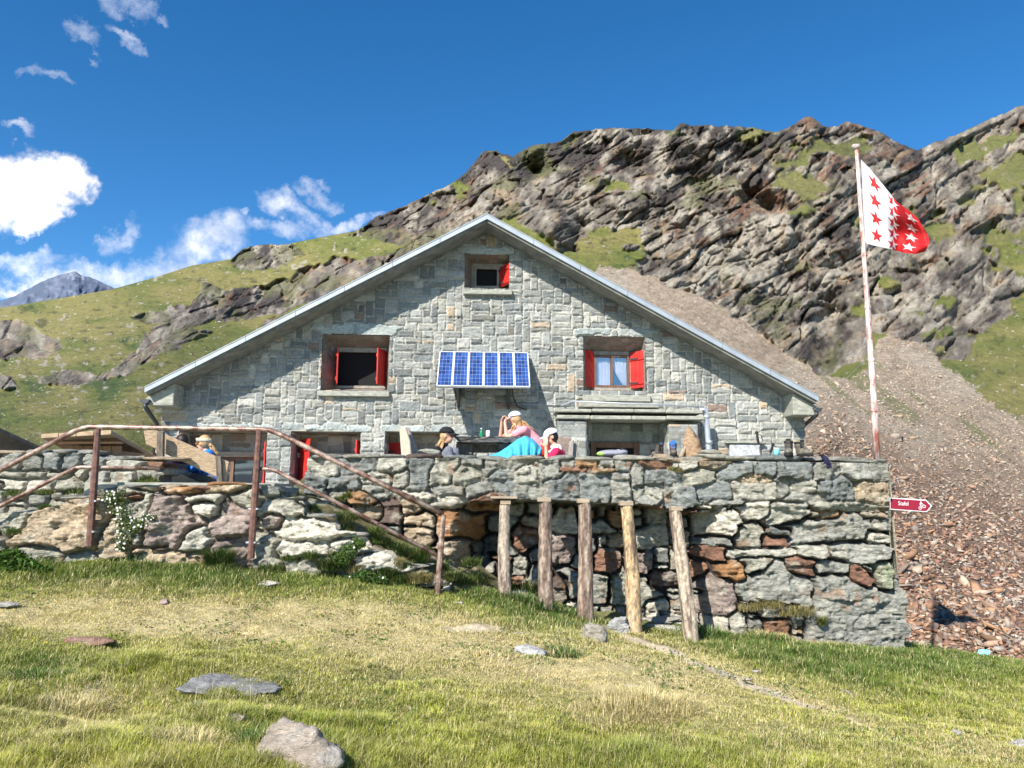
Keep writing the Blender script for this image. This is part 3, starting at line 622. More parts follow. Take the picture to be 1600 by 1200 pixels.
def build_scree():
    r = np.random.RandomState(5)
    tm = [rock_shape(900+i, 1, 11, 0, .18, .55) for i in range(12)]
    px, py, Wd, D = H['px'], H['py'], H['W'], H['D']
    nr, nc = px.shape
    def sample(n, cond, smin, smax, colf, flat):
        j = r.randint(45, nc-20, n*3); rows = r.randint(0, nr-2, n*3)
        ok = cond(px[rows, j], py[rows, j], rows, j); rows, j = rows[ok][:n], j[ok][:n]
        fr = r.uniform(0, 1, (2, len(j)))[..., None]
        pos = Wd[rows, j]+(Wd[rows, j+1]-Wd[rows, j])*fr[0]+(Wd[rows+1, j]-Wd[rows, j])*fr[1]
        d = D[rows, j]; sz = np.exp(r.uniform(np.log(smin), np.log(smax), len(j)))[:, None]
        dd = d[:, None]; s = sz*dd/FPX
        return pos, s, px[rows, j], py[rows, j], d
    # the loose rock: sized by distance from coarse blocks near to fine chips far up
    def cscr(a, b, rows, j): return H['scr'][rows, j] & (a > 1235) & (a < 1640) & (b > 480)
    pos, s, a, b, d = sample(44000, cscr, 1.9, 7.0, None, .5)
    s = s*np.where(r.uniform(0, 1, len(s)) < .04, 2.0, 1.0)[:, None]
    grow = np.interp(d, [12, 19, 32, 60], [1.45, 1.1, .58, .42])[:, None]; s = s*grow
    n = len(pos); sc3 = s*np.stack([r.uniform(.8, 1.7, n), r.uniform(.55, 1.1, n), r.uniform(.22, .55, n)], -1)
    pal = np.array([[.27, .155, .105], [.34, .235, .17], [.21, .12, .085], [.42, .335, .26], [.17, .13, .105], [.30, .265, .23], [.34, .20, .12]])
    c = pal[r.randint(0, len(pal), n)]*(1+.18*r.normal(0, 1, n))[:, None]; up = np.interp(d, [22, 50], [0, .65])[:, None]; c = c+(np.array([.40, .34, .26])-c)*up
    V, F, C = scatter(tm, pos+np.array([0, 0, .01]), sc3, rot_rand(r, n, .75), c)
    o = np_mesh('scree', V, F, M['scree'], col=C); tag(o, 'reddish brown loose scree covering the slope to the right of the stone wall', 'scree', kind='stuff')
    def cup(a, b, rows, j): return H['scr'][rows, j] & (a > 925) & (a < 1640) & (b < 640)
    pos, s, a, b, d = sample(15000, cup, 1.2, 3.2, None, .5); n = len(pos); sc3 = s*.7*np.stack([r.uniform(.8, 1.6, n), r.uniform(.6, 1.1, n), r.uniform(.35, .7, n)], -1)
    pal2 = np.array([[.38, .31, .235], [.31, .22, .155], [.44, .39, .32], [.24, .19, .14]]); c = pal2[r.randint(0, 4, n)]*(1+.2*r.normal(0, 1, n))[:, None]
    V2, F2, C2 = scatter(tm, pos, sc3, rot_rand(r, n, .6), c); V = np.concatenate([V, V2]); C = np.concatenate([C, C2]); F = np.concatenate([F, F2+len(V)-len(V2)])
    bpy.data.objects.remove(o); o = np_mesh('scree', V, F, M['scree'], col=C); tag(o, 'reddish brown loose scree covering the slope to the right of the stone wall', 'scree', kind='stuff')
    # pale stones lying in the turf
    def cg(a, b, rows, j): return (~H['rock'][rows, j]) & (((a < 640) & (r.uniform(0, 1, len(a)) < .5+.5*(fbm(a/40, b/20, 0, 3, 95) > 0))) | ((a > 1380) & (b < 700) & (b > 480)))
    pos, s, a, b, d = sample(2600, cg, .7, 2.6, None, .5); n = len(pos); sc3 = s*np.stack([r.uniform(.8, 1.6, n), r.uniform(.7, 1.2, n), r.uniform(.4, .7, n)], -1)
    c = np.array([.34, .32, .28])*(1+.25*r.normal(0, 1, n))[:, None]
    V, F, C = scatter(tm, pos, sc3, rot_rand(r, n, .4), c)
    o = np_mesh('gravel', V, F, M['scree'], col=C); tag(o, 'small pale stones strewn over the grassy mountainside', 'stones', kind='stuff')
    # turf tufts on the near hill slope
    def ct(a, b, rows, j): return (~H['rock'][rows, j]) & (~H['scr'][rows, j]) & (b > 400)
    pos, s, a, b, d = sample(60000, ct, 1.6, 4.2, None, .5); n = len(pos); s = s[:, 0]*np.interp(d, [20, 120], [1, .55])
    c = np.array([.115, .135, .030])*(1+.3*r.normal(0, 1, n))[:, None]; c = c+(np.array([.19, .165, .06])-c)*np.clip(.4+fbm(a/50, b/20, 0, 3, 96), 0, 1)[:, None]
    V, Q, T, C = blades(pos-np.array([0, 0, .0]), s*d/FPX*.9, s*d/FPX*.9, r.uniform(.2, 1, n), r.uniform(0, 6.28, n), np.clip(c, .01, 1), np.clip(c*1.15, .01, 1))
    o = np_mesh('turf', V, [Q, T], M['blade'], col=C); tag(o, 'short green and yellow turf tufts on the far mountain slopes', 'turf', kind='stuff')
build_scree()

# ------------------------------------------------------------------ far peak
def build_peak():
    us = np.arange(-420, 330, 1.6); prof = [(-420, 520), (-250, 500), (-120, 488), (-40, 478), (0, 470), (25, 462), (50, 448), (75, 435), (95, 430), (118, 424), (128, 431), (150, 436), (172, 447), (200, 462), (260, 480), (330, 500)]
    pr = np.array(prof, float); top = np.interp(us, pr[:, 0], pr[:, 1]); top = top+1.6*fbm(us/7, 0*us, 0, 4, 101)
    nr = 90; v = np.linspace(0, 1, nr)[:, None]; py = 560+(top-560)[None]*v; px = np.broadcast_to(us[None], py.shape)
    D = 3600-900*(1-v)*np.ones_like(px)
    rel = ridged((px+py*.5)/26, py/60, 0, 5, 102)*55+fbm(px/6, py/8, 0, 4, 103)*26
    Wd = Pn(px, py, D+ -rel*sstep(0, .15, 1-v))
    c = np.zeros(px.shape+(3,))+np.array([.075, .10, .155]); n = fbm(px/10, py/6, 0, 4, 104); c = c+(np.array([.13, .15, .21])-c)*sstep(-.1, .4, n)[..., None]  # blue of the distant haze is painted into the rock colour
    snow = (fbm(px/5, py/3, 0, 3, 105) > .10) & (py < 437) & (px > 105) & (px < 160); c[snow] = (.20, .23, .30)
    b = Wd[-1].copy(); b[:, 1] += 500; b[:, 2] -= 300
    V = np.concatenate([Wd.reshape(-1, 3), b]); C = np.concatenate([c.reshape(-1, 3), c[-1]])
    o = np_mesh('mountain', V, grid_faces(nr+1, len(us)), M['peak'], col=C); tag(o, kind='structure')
M['peak'] = mat_col('haze_blue_rock', nscale=.01, namt=.2, bscale=.05, bstr=.3, bdist=8)
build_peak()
# ------------------------------------------------------------------ masonry engine
def layout(x0, x1, z0, z1, ux, uz, shapes, seed, jit=.25):
    r = np.random.RandomState(seed); nx = max(1, int(round((x1-x0)/ux))); nz_ = max(1, int(round((z1-z0)/uz)))
    gx = np.linspace(x0, x1, nx+1); gz_ = np.linspace(z0, z1, nz_+1)
    gx[1:-1] += r.uniform(-jit, jit, nx-1)*ux; gz_[1:-1] += r.uniform(-jit, jit, nz_-1)*uz
    occ = np.zeros((nz_, nx), bool); out = []
    wts = np.array([s[2] for s in shapes], float); wts /= wts.sum()
    for j in range(nz_):
        i = 0
        while i < nx:
            if occ[j, i]: i += 1; continue
            free = 0
            while i+free < nx and not occ[j, i+free]: free += 1
            for _ in range(12):
                w, h, _w = shapes[r.choice(len(shapes), p=wts)]
                if w <= free and j+h <= nz_ and (free-w != 1) and not occ[j:j+h, i:i+w].any(): break
            else: w, h = min(free, 2 if free != 3 else 3), 1
            occ[j:j+h, i:i+w] = True; out.append((gx[i], gx[i+w], gz_[j], gz_[j+h])); i += w
    return out
def stonefield(X, Z, stones, pw=6.0, reach=1.6):
    """stones: (cx,cz,a,b,rot). Returns id, metric distance to the joint, local u,v"""
    F1 = np.full(X.shape, 9.0); F2 = np.full(X.shape, 9.0); ID = np.full(X.shape, -1, int); xs = X[0]; zs = Z[:, 0]
    XW, ZW = X, Z
    for k, (cx, cz, a, b, t) in enumerate(stones):
        R = math.hypot(a, b)*reach+.05
        i0, i1 = np.searchsorted(xs, [cx-R, cx+R]); j0, j1 = np.searchsorted(zs, [cz-R, cz+R])
        if i1 <= i0 or j1 <= j0: continue
        sl = (slice(j0, j1), slice(i0, i1)); dx = WX[sl]-cx; dz = WZ[sl]-cz; ct, st = math.cos(t), math.sin(t)
        u = np.abs(dx*ct+dz*st)/a; v = np.abs(-dx*st+dz*ct)/b
        d = (u**pw+v**pw)**(1/pw)
        f1, f2, idd = F1[sl], F2[sl], ID[sl]; m = d < f1
        F2[sl] = np.where(m, f1, np.minimum(f2, d)); F1[sl] = np.where(m, d, f1); ID[sl] = np.where(m, k, idd)
    g = F2-F1; gy, gx_ = np.gradient(g, zs, xs); gm = np.hypot(gx_, gy)
    for _ in range(2):
        pass
    e = g/np.clip(gm, 3.0, 40)
    return ID, e, F1, F2
def rect_stones(rects, shrink=0.0, rotj=0.0, seed=0, jit=0.0):
    r = np.random.RandomState(seed); o = []
    for (a, b, c, d) in rects:
        o.append(((a+b)/2+r.uniform(-jit, jit)*(b-a), (c+d)/2+r.uniform(-jit, jit)*(d-c), (b-a)/2-shrink, (d-c)/2-shrink, r.normal(0, rotj)))
    return o
def pick_cols(n, pal, w, seed, var=.13):
    r = np.random.RandomState(seed); w = np.array(w, float); w /= w.sum(); k = r.choice(len(pal), n, p=w)
    return np.array(pal)[k]*(1+var*r.normal(0, 1, n))[:, None]
PAL_F = [(.255, .265, .252), (.31, .32, .30), (.195, .21, .208), (.38, .38, .345), (.27, .27, .24), (.42, .34, .25), (.24, .18, .15)]
W_F = [28, 24, 20, 16, 12, 5, 2]
PAL_R = [(.275, .275, .24), (.36, .35, .295), (.20, .21, .195), (.46, .43, .35), (.29, .255, .20), (.23, .13, .085), (.34, .20, .10), (.13, .09, .08), (.38, .29, .19)]
SH_F = [(4, 2, 14), (5, 2, 12), (3, 2, 12), (6, 2, 5), (4, 1, 7), (3, 1, 5), (2, 2, 4), (5, 1, 5), (6, 2, 5), (2, 4, 3.0), (2, 5, .8), (2, 3, 2), (5, 3, 2), (3, 3, .8)]
SH_R = [(3, 2, 10), (4, 2, 9), (5, 2, 5), (2, 2, 7), (3, 1, 9), (4, 1, 7), (6, 1, 3), (2, 3, 4), (4, 3, 4), (2, 1, 7), (6, 3, 1.5), (1, 1, 3), (1, 2, 3)]

# ------------------------------------------------------------------ hut frame
HC = P(760, 700, 15.5); HY = math.radians(2.0)
FLOOR = 0.12
hut = empty('mountain_hut', (HC.x, 15.5, FLOOR), HY, 'grey stone mountain hut with wide gable, red shutters and pale metal roof edge', 'hut')
hx = Vector((math.cos(HY), math.sin(HY), 0)); hy = Vector((-math.sin(HY), math.cos(HY), 0)); hO = Vector((HC.x, 15.5, FLOOR))
def Hp(px, py, off=0.0):
    """photo pixel -> hut local (x,z) on the plane y_local = off"""
    v = ray(px, py); o = hO+hy*off; k = o.dot(hy)/v.dot(hy); q = v*k-hO
    return q.dot(hx), q.z
def Hr(x0, y0, x1, y1, off=0.0):
    a = Hp(x0, y0, off); b = Hp(x1, y1, off); return a[0], b[0], b[1], a[1]      # xl,xr,zb,zt
OV = 0.68
ap = Hp(761, 336, -OV); el = Hp(226, 607, -OV); er = Hp(1279, 621, -OV)     # roof edge top line
def roofz(x):
    return np.where(x < ap[0], ap[1]+(x-ap[0])*(el[1]-ap[1])/(el[0]-ap[0]), ap[1]+(x-ap[0])*(er[1]-ap[1])/(er[0]-ap[0]))
RT = .165     # roof build-up thickness (vertical) below the top line
WL = Hp(252, 660)[0]; WR = Hp(1256, 660)[0]
# openings  (xl,xr,zb,zt) at the face, depth
def snap(v): return round(v/.015)*.015
OPN = {'attic': Hr(726, 398, 796, 452), 'left': Hr(505, 523, 607, 611), 'right': Hr(911, 525, 1009, 612)}
LOW = {'a': Hr(282, 672, 414, 772), 'b': Hr(456, 674, 562, 772), 'c': Hr(602, 674, 700, 772), 'door': Hr(919, 655, 1046, 772)}
OPN = {k: [snap(v) for v in q] for k, q in OPN.items()}; LOW = {k: [snap(q[0]), snap(q[1]), -.6, snap(q[3])] for k, q in LOW.items()}
def carve(rects, opens):
    out = []
    for (a, b, c, d) in rects:
        out.append((a, b, c, d))
    return out
def build_facade():
    global WX, WZ
    st = .015; x0, x1 = snap(WL), snap(WR); zt = float(ap[1])+.02
    xs = np.arange(round((x1-x0)/st)+1)*st+x0; zs = np.arange(round((zt+.6)/st)+1)*st-.6
    X, Z = np.meshgrid(xs, zs)
    WX = X+.010*fbm(X*5, Z*5, 0, 3, 301); WZ = Z+.010*fbm(X*5, Z*5, 3, 3, 302)
    rects = layout(x0, x1, -.6, zt, .083, .073, SH_F, 31, .2)
    # dressed lintels, jambs
    hand = []
    def lint(px0, px1, py0, py1, n):
        a = Hr(px0, py0, px1, py1); w = (a[1]-a[0])/n
        for i in range(n): hand.append((a[0]+i*w, a[0]+(i+1)*w, a[2], a[3]))
    lint(488, 622, 507, 523, 2); lint(902, 1020, 511, 525, 2); lint(713, 806, 385, 398, 1)
    lint(444, 575, 662, 675, 4); lint(590, 706, 663, 676, 3); lint(268, 420, 661, 673, 5)
    a = Hr(710, 640, 900, 772)
    def over(q):
        for h in hand:
            ox = min(q[1], h[1])-max(q[0], h[0]); oz = min(q[3], h[3])-max(q[2], h[2])
            if ox > 0 and oz > 0 and ox*oz > .38*(q[1]-q[0])*(q[3]-q[2]): return True
        return False
    rects = [q for q in rects if not over(q)]
    nh = len(rects); rects = rects+hand
    stones = rect_stones(rects, .004, .012, 5, .02)
    ID, e, F1, F2 = stonefield(X, Z, stones, 7)
    cols = pick_cols(len(stones), PAL_F, W_F, 8); cols[nh:] = np.array([.37, .41, .40])*(1+.06*np.random.RandomState(1).normal(size=len(hand)))[:, None]
    r = np.random.RandomState(4); pr = r.uniform(.55, 1.25, len(stones)); tx = r.normal(0, .05, len(stones)); tz = r.normal(0, .06, len(stones))
    S = np.array([(s[0], s[1]) for s in stones]); K = np.clip(ID, 0, None)
    m = sstep(.009, .024, e); rough = ridged(X*7, Z*17, 0, 4, 303, .6)*.016+fbm(X*4, Z*6, 0, 3, 304)*.012+fbm(X*24, Z*30, 0, 2, 309)*.006
    h = m*(.040*pr[K]+rough+tx[K]*(X-S[K, 0])+tz[K]*(Z-S[K, 1]))+.003*fbm(X*20, Z*20, 0, 2, 305)
    nn = fbm(X*9, Z*14, 0, 3, 306); C = cols[K]*(1+.13*nn)[..., None]
    mort = np.array([.52, .51, .46])*(1+.1*nn)[..., None]; C = mort+(C-mort)*sstep(.012, .019, e)[..., None]
    # mask: below the soffit and outside the openings
    cx = X[:-1, :-1]+st/2; cz = Z[:-1, :-1]+st/2
    mask = cz < roofz(cx)-RT+.03
    for q in list(OPN.values())+list(LOW.values()):
        mask &= ~((cx > q[0]) & (cx < q[1]) & (cz > q[2]) & (cz < q[3]))
    V = np.stack([X, -h, Z], -1).reshape(-1, 3); F = grid_faces(*X.shape, mask); V, F, C = compact(V, F, C.reshape(-1, 3))
    wall = np_mesh('wall', V, F, M['facade'], hut, C)
    # corners / sides / back and reveals are part of the same wall : separate faces appended
    bm = bmesh.new(); bm.from_mesh(wall.data); lay = bm.verts.layers.float_color.get('Col')
    def q4(p, c):
        vs = [bm.verts.new(x) for x in p]
        for v in vs: v[lay] = (*c, 1)
        bm.faces.new(vs)
    L_ = 12.0; zl = float(roofz(np.array(x0)))-RT; zr = float(roofz(np.array(x1)))-RT; za = float(ap[1])-RT
    g = (.30, .31, .30)
    q4([(x0, 0, -.8), (x0, L_, -.8), (x0, L_, zl), (x0, 0, zl)], g); q4([(x1, 0, -.8), (x1, 0, zr), (x1, L_, zr), (x1, L_, -.8)], g)
    q4([(x0, L_, -.8), (x1, L_, -.8), (x1, L_, zr), (x0, L_, zl)], g); vs = [bm.verts.new(p) for p in ((x0, L_, zl), (x1, L_, zr), (ap[0], L_, za))]; bm.faces.new(vs)
    bm.to_mesh(wall.data); bm.free()
    return wall
WX = WZ = None
wall = build_facade()
def masonry_panel(name, parent, x0, x1, z0, z1, y, mat, seed, ux=.075, uz=.07, shapes=SH_F, pal=PAL_F, wp=W_F, dim=1.0, axis='y', flip=1, step=.02, prot=.02, mort=(.40, .39, .35), jd=.012, pw=7, rot=.01):
    """small masonry sheet facing -y (axis y) or +-x (axis x: x0,x1 are y-coordinates, y is the x plane)"""
    global WX, WZ
    xs = np.linspace(x0, x1, max(3, int((x1-x0)/step))); zs = np.linspace(z0, z1, max(3, int((z1-z0)/step))); X, Z = np.meshgrid(xs, zs)
    WX = X+.01*fbm(X*5, Z*5, seed, 3, 311); WZ = Z+.01*fbm(X*5, Z*5, seed+3, 3, 312)
    stones = rect_stones(layout(x0, x1, z0, z1, ux, uz, shapes, seed), .003, rot, seed, .02)
    ID, e, F1, F2 = stonefield(X, Z, stones, pw); K = np.clip(ID, 0, None)
    cols = pick_cols(len(stones), pal, wp, seed)*dim; pr = np.random.RandomState(seed).uniform(.5, 1.2, len(stones))
    h = sstep(.006, .022, e)*(prot*pr[K]+.008*ridged(X*7, Z*15, seed, 3, 313)); C = cols[K]; mo = np.array(mort)*dim
    C = mo+(C-mo)*sstep(jd*.7, jd*1.5, e)[..., None]; h[0, :] = h[-1, :] = 0; h[:, 0] = h[:, -1] = 0
    if axis == 'y': V = np.stack([X, y-h, Z], -1)
    else: V = np.stack([y+flip*h, X, Z], -1)
    return np_mesh(name, V.reshape(-1, 3), grid_faces(*X.shape), mat, parent, C.reshape(-1, 3))
def join(objs, name=None):
    """merge evaluated meshes of objs (same parent, identity transforms) into objs[0]"""
    base = objs[0]; bm = bmesh.new(); mats = []
    for o in objs:
        n0 = len(bm.faces); bm.from_mesh(o.data); bm.faces.ensure_lookup_table()
        idx = []
        for m in o.data.materials:
            if m not in mats: mats.append(m)
            idx.append(mats.index(m))
        for f in bm.faces[n0:]: f.material_index = idx[min(f.material_index, len(idx)-1)] if idx else 0
    me = bpy.data.meshes.new(name or base.name); bm.to_mesh(me); bm.free()
    for m in mats: me.materials.append(m)
    par = base.parent; nm = name or base.name
    for o in objs:
        d = o.data; bpy.data.objects.remove(o); bpy.data.meshes.remove(d)
    o = bpy.data.objects.new(nm, me); return link(o, par)

# ------------------------------------------------------------------ roof
def build_roof():
    L_ = 12.6; a, l, r_ = Vector((ap[0], 0, ap[1])), Vector((el[0], 0, el[1])), Vector((er[0], 0, er[1]))
    bm = bmesh.new()      # concrete slab
    for q, e in ((0, l), (1, r_)):
        d = (e-a).normalized(); n = Vector((-d.z, 0, d.x)); n = n if n.z > 0 else -n
        th = .115; p0, p1 = a-n*.02, e-n*.02-d*.03; k = (Vector((0, 0, -th)))
        p = [p0+Vector((0, -OV+.03, 0)), p1+Vector((0, -OV+.03, 0)), p1+Vector((0, -OV+.03, -th)), p0+Vector((0, -OV+.03, -th))]
        prism(bm, p, (0, L_, 0))
    slab = bm_obj('roof', bm, M['concrete'], hut)
    # slate covering (seen only from higher up)
    bm = bmesh.new()
    for e in (l, r_):
        p = [a+Vector((0, -OV+.06, .0)), e+Vector((0, -OV+.06, 0)), e+Vector((0, -OV+.06, -.015)), a+Vector((0, -OV+.06, -.015))]
        prism(bm, p, (0, L_-.1, 0))
    bm_obj('roof_covering', bm, M['roof'], slab)
    # pale metal verge with standing joints
    bm = bmesh.new()
    for e in (l, r_):
        d = e-a; n = 7
        for i in range(n):
            s0 = a+d*(i/n); s1 = a+d*((i+1)/n-.0012); dz = Vector((0, 0, -.085))
            p = [s0+Vector((0, -OV-.02, .012)), s1+Vector((0, -OV-.02, .012)), s1+dz+Vector((0, -OV-.02, 0)), s0+dz+Vector((0, -OV-.02, 0))]
            prism(bm, p, (0, .05, 0))
            p = [s0+Vector((0, -OV-.03, .030)), s1+Vector((0, -OV-.03, .030)), s1+Vector((0, -OV-.03, .014)), s0+Vector((0, -OV-.03, .014))]
            prism(bm, p, (0, .22, 0))
    bm_obj('verge_flashing', bm, M['zinc'], slab)
    # corbel stones carrying the verge at both eaves
    for e, px0, px1, w in ((el, 226, 288, WL), (er, 1279, 1224, WR)):
        bm = bmesh.new(); zin = float(roofz(np.array(w)))-.19
        sgn = 1 if e is el else -1
        xa, xb = w-sgn*.12, w+sgn*.42
        z = lambda x: float(roofz(np.array(x)))-.14
        prism(bm, [Vector((xa, -.52, z(xa))), Vector((xb, -.52, z(xb))), Vector((xb, -.52, z(xa)-.15)), Vector((xa+sgn*.1, -.52, z(xa)-.15)), Vector((xa, -.52, z(xa)-.05))], (0, .60, 0))
        bm_obj('corbel', bm, M['slab'], hut, bev=.015)
    # gutters along the eaves
    for e, sg in ((l, -1), (r_, 1)):
        bm = bmesh.new(); c = e+Vector((sg*.02, 0, -.20)); n = 8; ang = [math.pi+math.pi*i/n for i in range(n+1)]
        prof = [Vector((c.x+.085*math.cos(t), 0, c.z+.085*math.sin(t))) for t in ang]+[Vector((c.x+.075*math.cos(t), 0, c.z+.075*math.sin(t))) for t in ang[::-1]]
        vs0 = [p+Vector((0, -OV+.08, 0)) for p in prof]; vs1 = [p+Vector((0, L_-OV, 0)) for p in prof]; A = [bm.verts.new(p) for p in vs0]; B_ = [bm.verts.new(p) for p in vs1]; m = len(A)
        for i in range(m): bm.faces.new((A[i], A[(i+1) % m], B_[(i+1) % m], B_[i]))
        for i in range(n): bm.faces.new((A[i], A[i+1], A[m-2-i], A[m-1-i]))
        # end cap
        capv = [bm.verts.new(p+Vector((0, .003, 0))) for p in vs0[:n+1]]; bm.faces.new(capv)
        for yy in (0.1, 2, 5, 8): tube(bm, [c+Vector((-sg*.08, yy-.6, .10)), c+Vector((-sg*.25, yy-.6, .16))], .012, 5)
        bm_obj('gutter', bm, M['gutter'], hut)
    # downpipe bend at the left corner
    bm = bmesh.new(); c = l+Vector((-.02, -.55, -.28)); tube(bm, [c, c+Vector((0, 0, -.06)), Vector((WL-.06, -.06, c.z-.34)), Vector((WL-.06, -.06, -.5))], .045, 8); bm_obj('corner_pipe', bm, M['gutter'], hut, True)
    c = r_+Vector((.0, -.55, -.28)); bm = bmesh.new(); tube(bm, [c, c+Vector((0, 0, -.05)), Vector((WR+.06, .9, c.z-.40)), Vector((WR+.06, .9, -.5))], .04, 8); bm_obj('corner_pipe', bm, M['gutter'], hut, True)
build_roof()

# ------------------------------------------------------------------ windows
M['glass'], _N, _L, _B = nodes('window_glass')
_B.inputs['Base Color'].default_value = (.03, .04, .05, 1); _B.inputs['Roughness'].default_value = .04
if 'Specular IOR Level' in _B.inputs: _B.inputs['Specular IOR Level'].default_value = 1.0
M['curtain'] = paint('lace_curtain', (.62, .64, .72), .8)
def shutter(parent, hinge, ang, w, h, z0, mirror, name='shutter'):
    """boarded shutter hinged at hinge (x,y); ang from the +x axis towards -y"""
    bm = bmesh.new(); nb = 3; t = .028
    for i in range(nb):
        bx(bm, ((i+.5)*w/nb, 0, h/2), (w/nb-.006, t, h))
    for zz in (.14*h, .80*h): bx(bm, (w/2, -t*.9, zz), (w*.94, .02, .07))
    bmesh.ops.bevel(bm, geom=list(bm.edges), offset=.003, segments=1, affect='EDGES')
    bmesh.ops.transform(bm, matrix=Matrix.Translation((hinge[0], hinge[1], z0)) @ Matrix.Rotation(ang, 4, 'Z'), verts=bm.verts)
    s = bm_obj(name, bm, M['red'], parent)
    bm = bmesh.new()
    for zz in (.14*h, .80*h): bx(bm, (.10, -.045, zz), (.22, .006, .03))
    bmesh.ops.transform(bm, matrix=Matrix.Translation((hinge[0], hinge[1], z0)) @ Matrix.Rotation(ang, 4, 'Z'), verts=bm.verts)
    bm_obj('hinge', bm, M['gutter'], s, sep=True); return s
def reveal(q, inner, depth, seed, name='reveal', top_mat='slab'):
    """splayed masonry reveal from the face opening q to the inner rectangle at y=depth"""
    xl, xr, zb, zt = q; il, ir, ib, it = inner; bm = bmesh.new()
    def quad(a, b, c, d, n=10, m=8):
        a, b, c, d = map(Vector, (a, b, c, d)); g = [[bm.verts.new((a.lerp(b, i/n)).lerp(d.lerp(c, i/n), j/m)) for i in range(n+1)] for j in range(m+1)]
        for j in range(m):
            for i in range(n): bm.faces.new((g[j][i], g[j][i+1], g[j+1][i+1], g[j+1][i]))
    quad((xl, 0, zb), (il, depth, ib), (il, depth, it), (xl, 0, zt)); quad((xr, 0, zb), (xr, 0, zt), (ir, depth, it), (ir, depth, ib))
    quad((xl, 0, zt), (il, depth, it), (ir, depth, it), (xr, 0, zt)); quad((xl, 0, zb), (xr, 0, zb), (ir, depth, ib), (il, depth, ib))
    return bm_obj(name, bm, M['reveal'], hut)
# masonry-look material for reveals (bricky in object space)
def reveal_mat():
    m, N, L, B = nodes('reveal_masonry'); B.inputs['Roughness'].default_value = .9
    tc = N.new('ShaderNodeTexCoord'); mp = N.new('ShaderNodeMapping'); mp.inputs['Scale'].default_value = (5.5, 5.5, 9); L.new(tc.outputs['Object'], mp.inputs[0])
    v = N.new('ShaderNodeTexVoronoi'); v.distance = 'CHEBYCHEV'; v.inputs['Scale'].default_value = 1.0; v.inputs['Randomness'].default_value = .8; L.new(mp.outputs[0], v.inputs['Vector'])
    v2 = N.new('ShaderNodeTexVoronoi'); v2.feature = 'F2'; v2.distance = 'CHEBYCHEV'; v2.inputs['Randomness'].default_value = .8; v2.inputs['Scale'].default_value = 1.0; L.new(mp.outputs[0], v2.inputs['Vector'])
    sb = N.new('ShaderNodeMath'); sb.operation = 'SUBTRACT'; L.new(v2.outputs['Distance'], sb.inputs[0]); L.new(v.outputs['Distance'], sb.inputs[1])
    mr = N.new('ShaderNodeMapRange'); mr.inputs[1].default_value = .02; mr.inputs[2].default_value = .12; L.new(sb.outputs[0], mr.inputs[0])
    cr = N.new('ShaderNodeValToRGB'); cr.color_ramp.elements[0].color = (.17, .16, .14, 1); cr.color_ramp.elements[1].color = (.34, .32, .28, 1); L.new(v.outputs['Color'], cr.inputs[0])
    e = cr.color_ramp.elements.new(.55); e.color = (.22, .165, .13, 1)
    mx = N.new('ShaderNodeMix'); mx.data_type = 'RGBA'; mx.inputs[6].default_value = (.25, .235, .21, 1); L.new(mr.outputs[0], mx.inputs[0]); L.new(cr.outputs[0], mx.inputs[7]); L.new(mx.outputs[2], B.inputs['Base Color'])
    bp = N.new('ShaderNodeBump'); bp.inputs['Strength'].default_value = .7; bp.inputs['Distance'].default_value = .02; L.new(mr.outputs[0], bp.inputs['Height']); L.new(bp.outputs[0], B.inputs['Normal'])
    return m
M['reveal'] = reveal_mat()
def sill(px0, px1, py0, py1, zin):
    a = Hr(px0, py0, px1, py1, -.10); bm = bmesh.new(); xl, xr, zb, zt = a
    prism(bm, [(xl, -.14, zb), (xl, -.14, zt), (xl+.02, .0, zt+.01), (xl+.06, .22, zin), (xl+.06, .22, zb)], (xr-xl-.0, 0, 0))
    return bm_obj('sill', bm, M['slab'], hut, bev=.008)
def frame_bm(il, ir, ib, it, y, t=.06, mull=(), d=.05):
    bm = bmesh.new(); bx(bm, ((il+t/2), y, (ib+it)/2), (t, d, it-ib)); bx(bm, ((ir-t/2), y, (ib+it)/2), (t, d, it-ib))
    bx(bm, ((il+ir)/2, y, ib+t/2), (ir-il-2*t, d, t)); bx(bm, ((il+ir)/2, y, it-t/2), (ir-il-2*t, d, t))
    for x in mull: bx(bm, (x, y-.002, (ib+it)/2), (t*1.1, d, it-ib-2*t))
    return bm
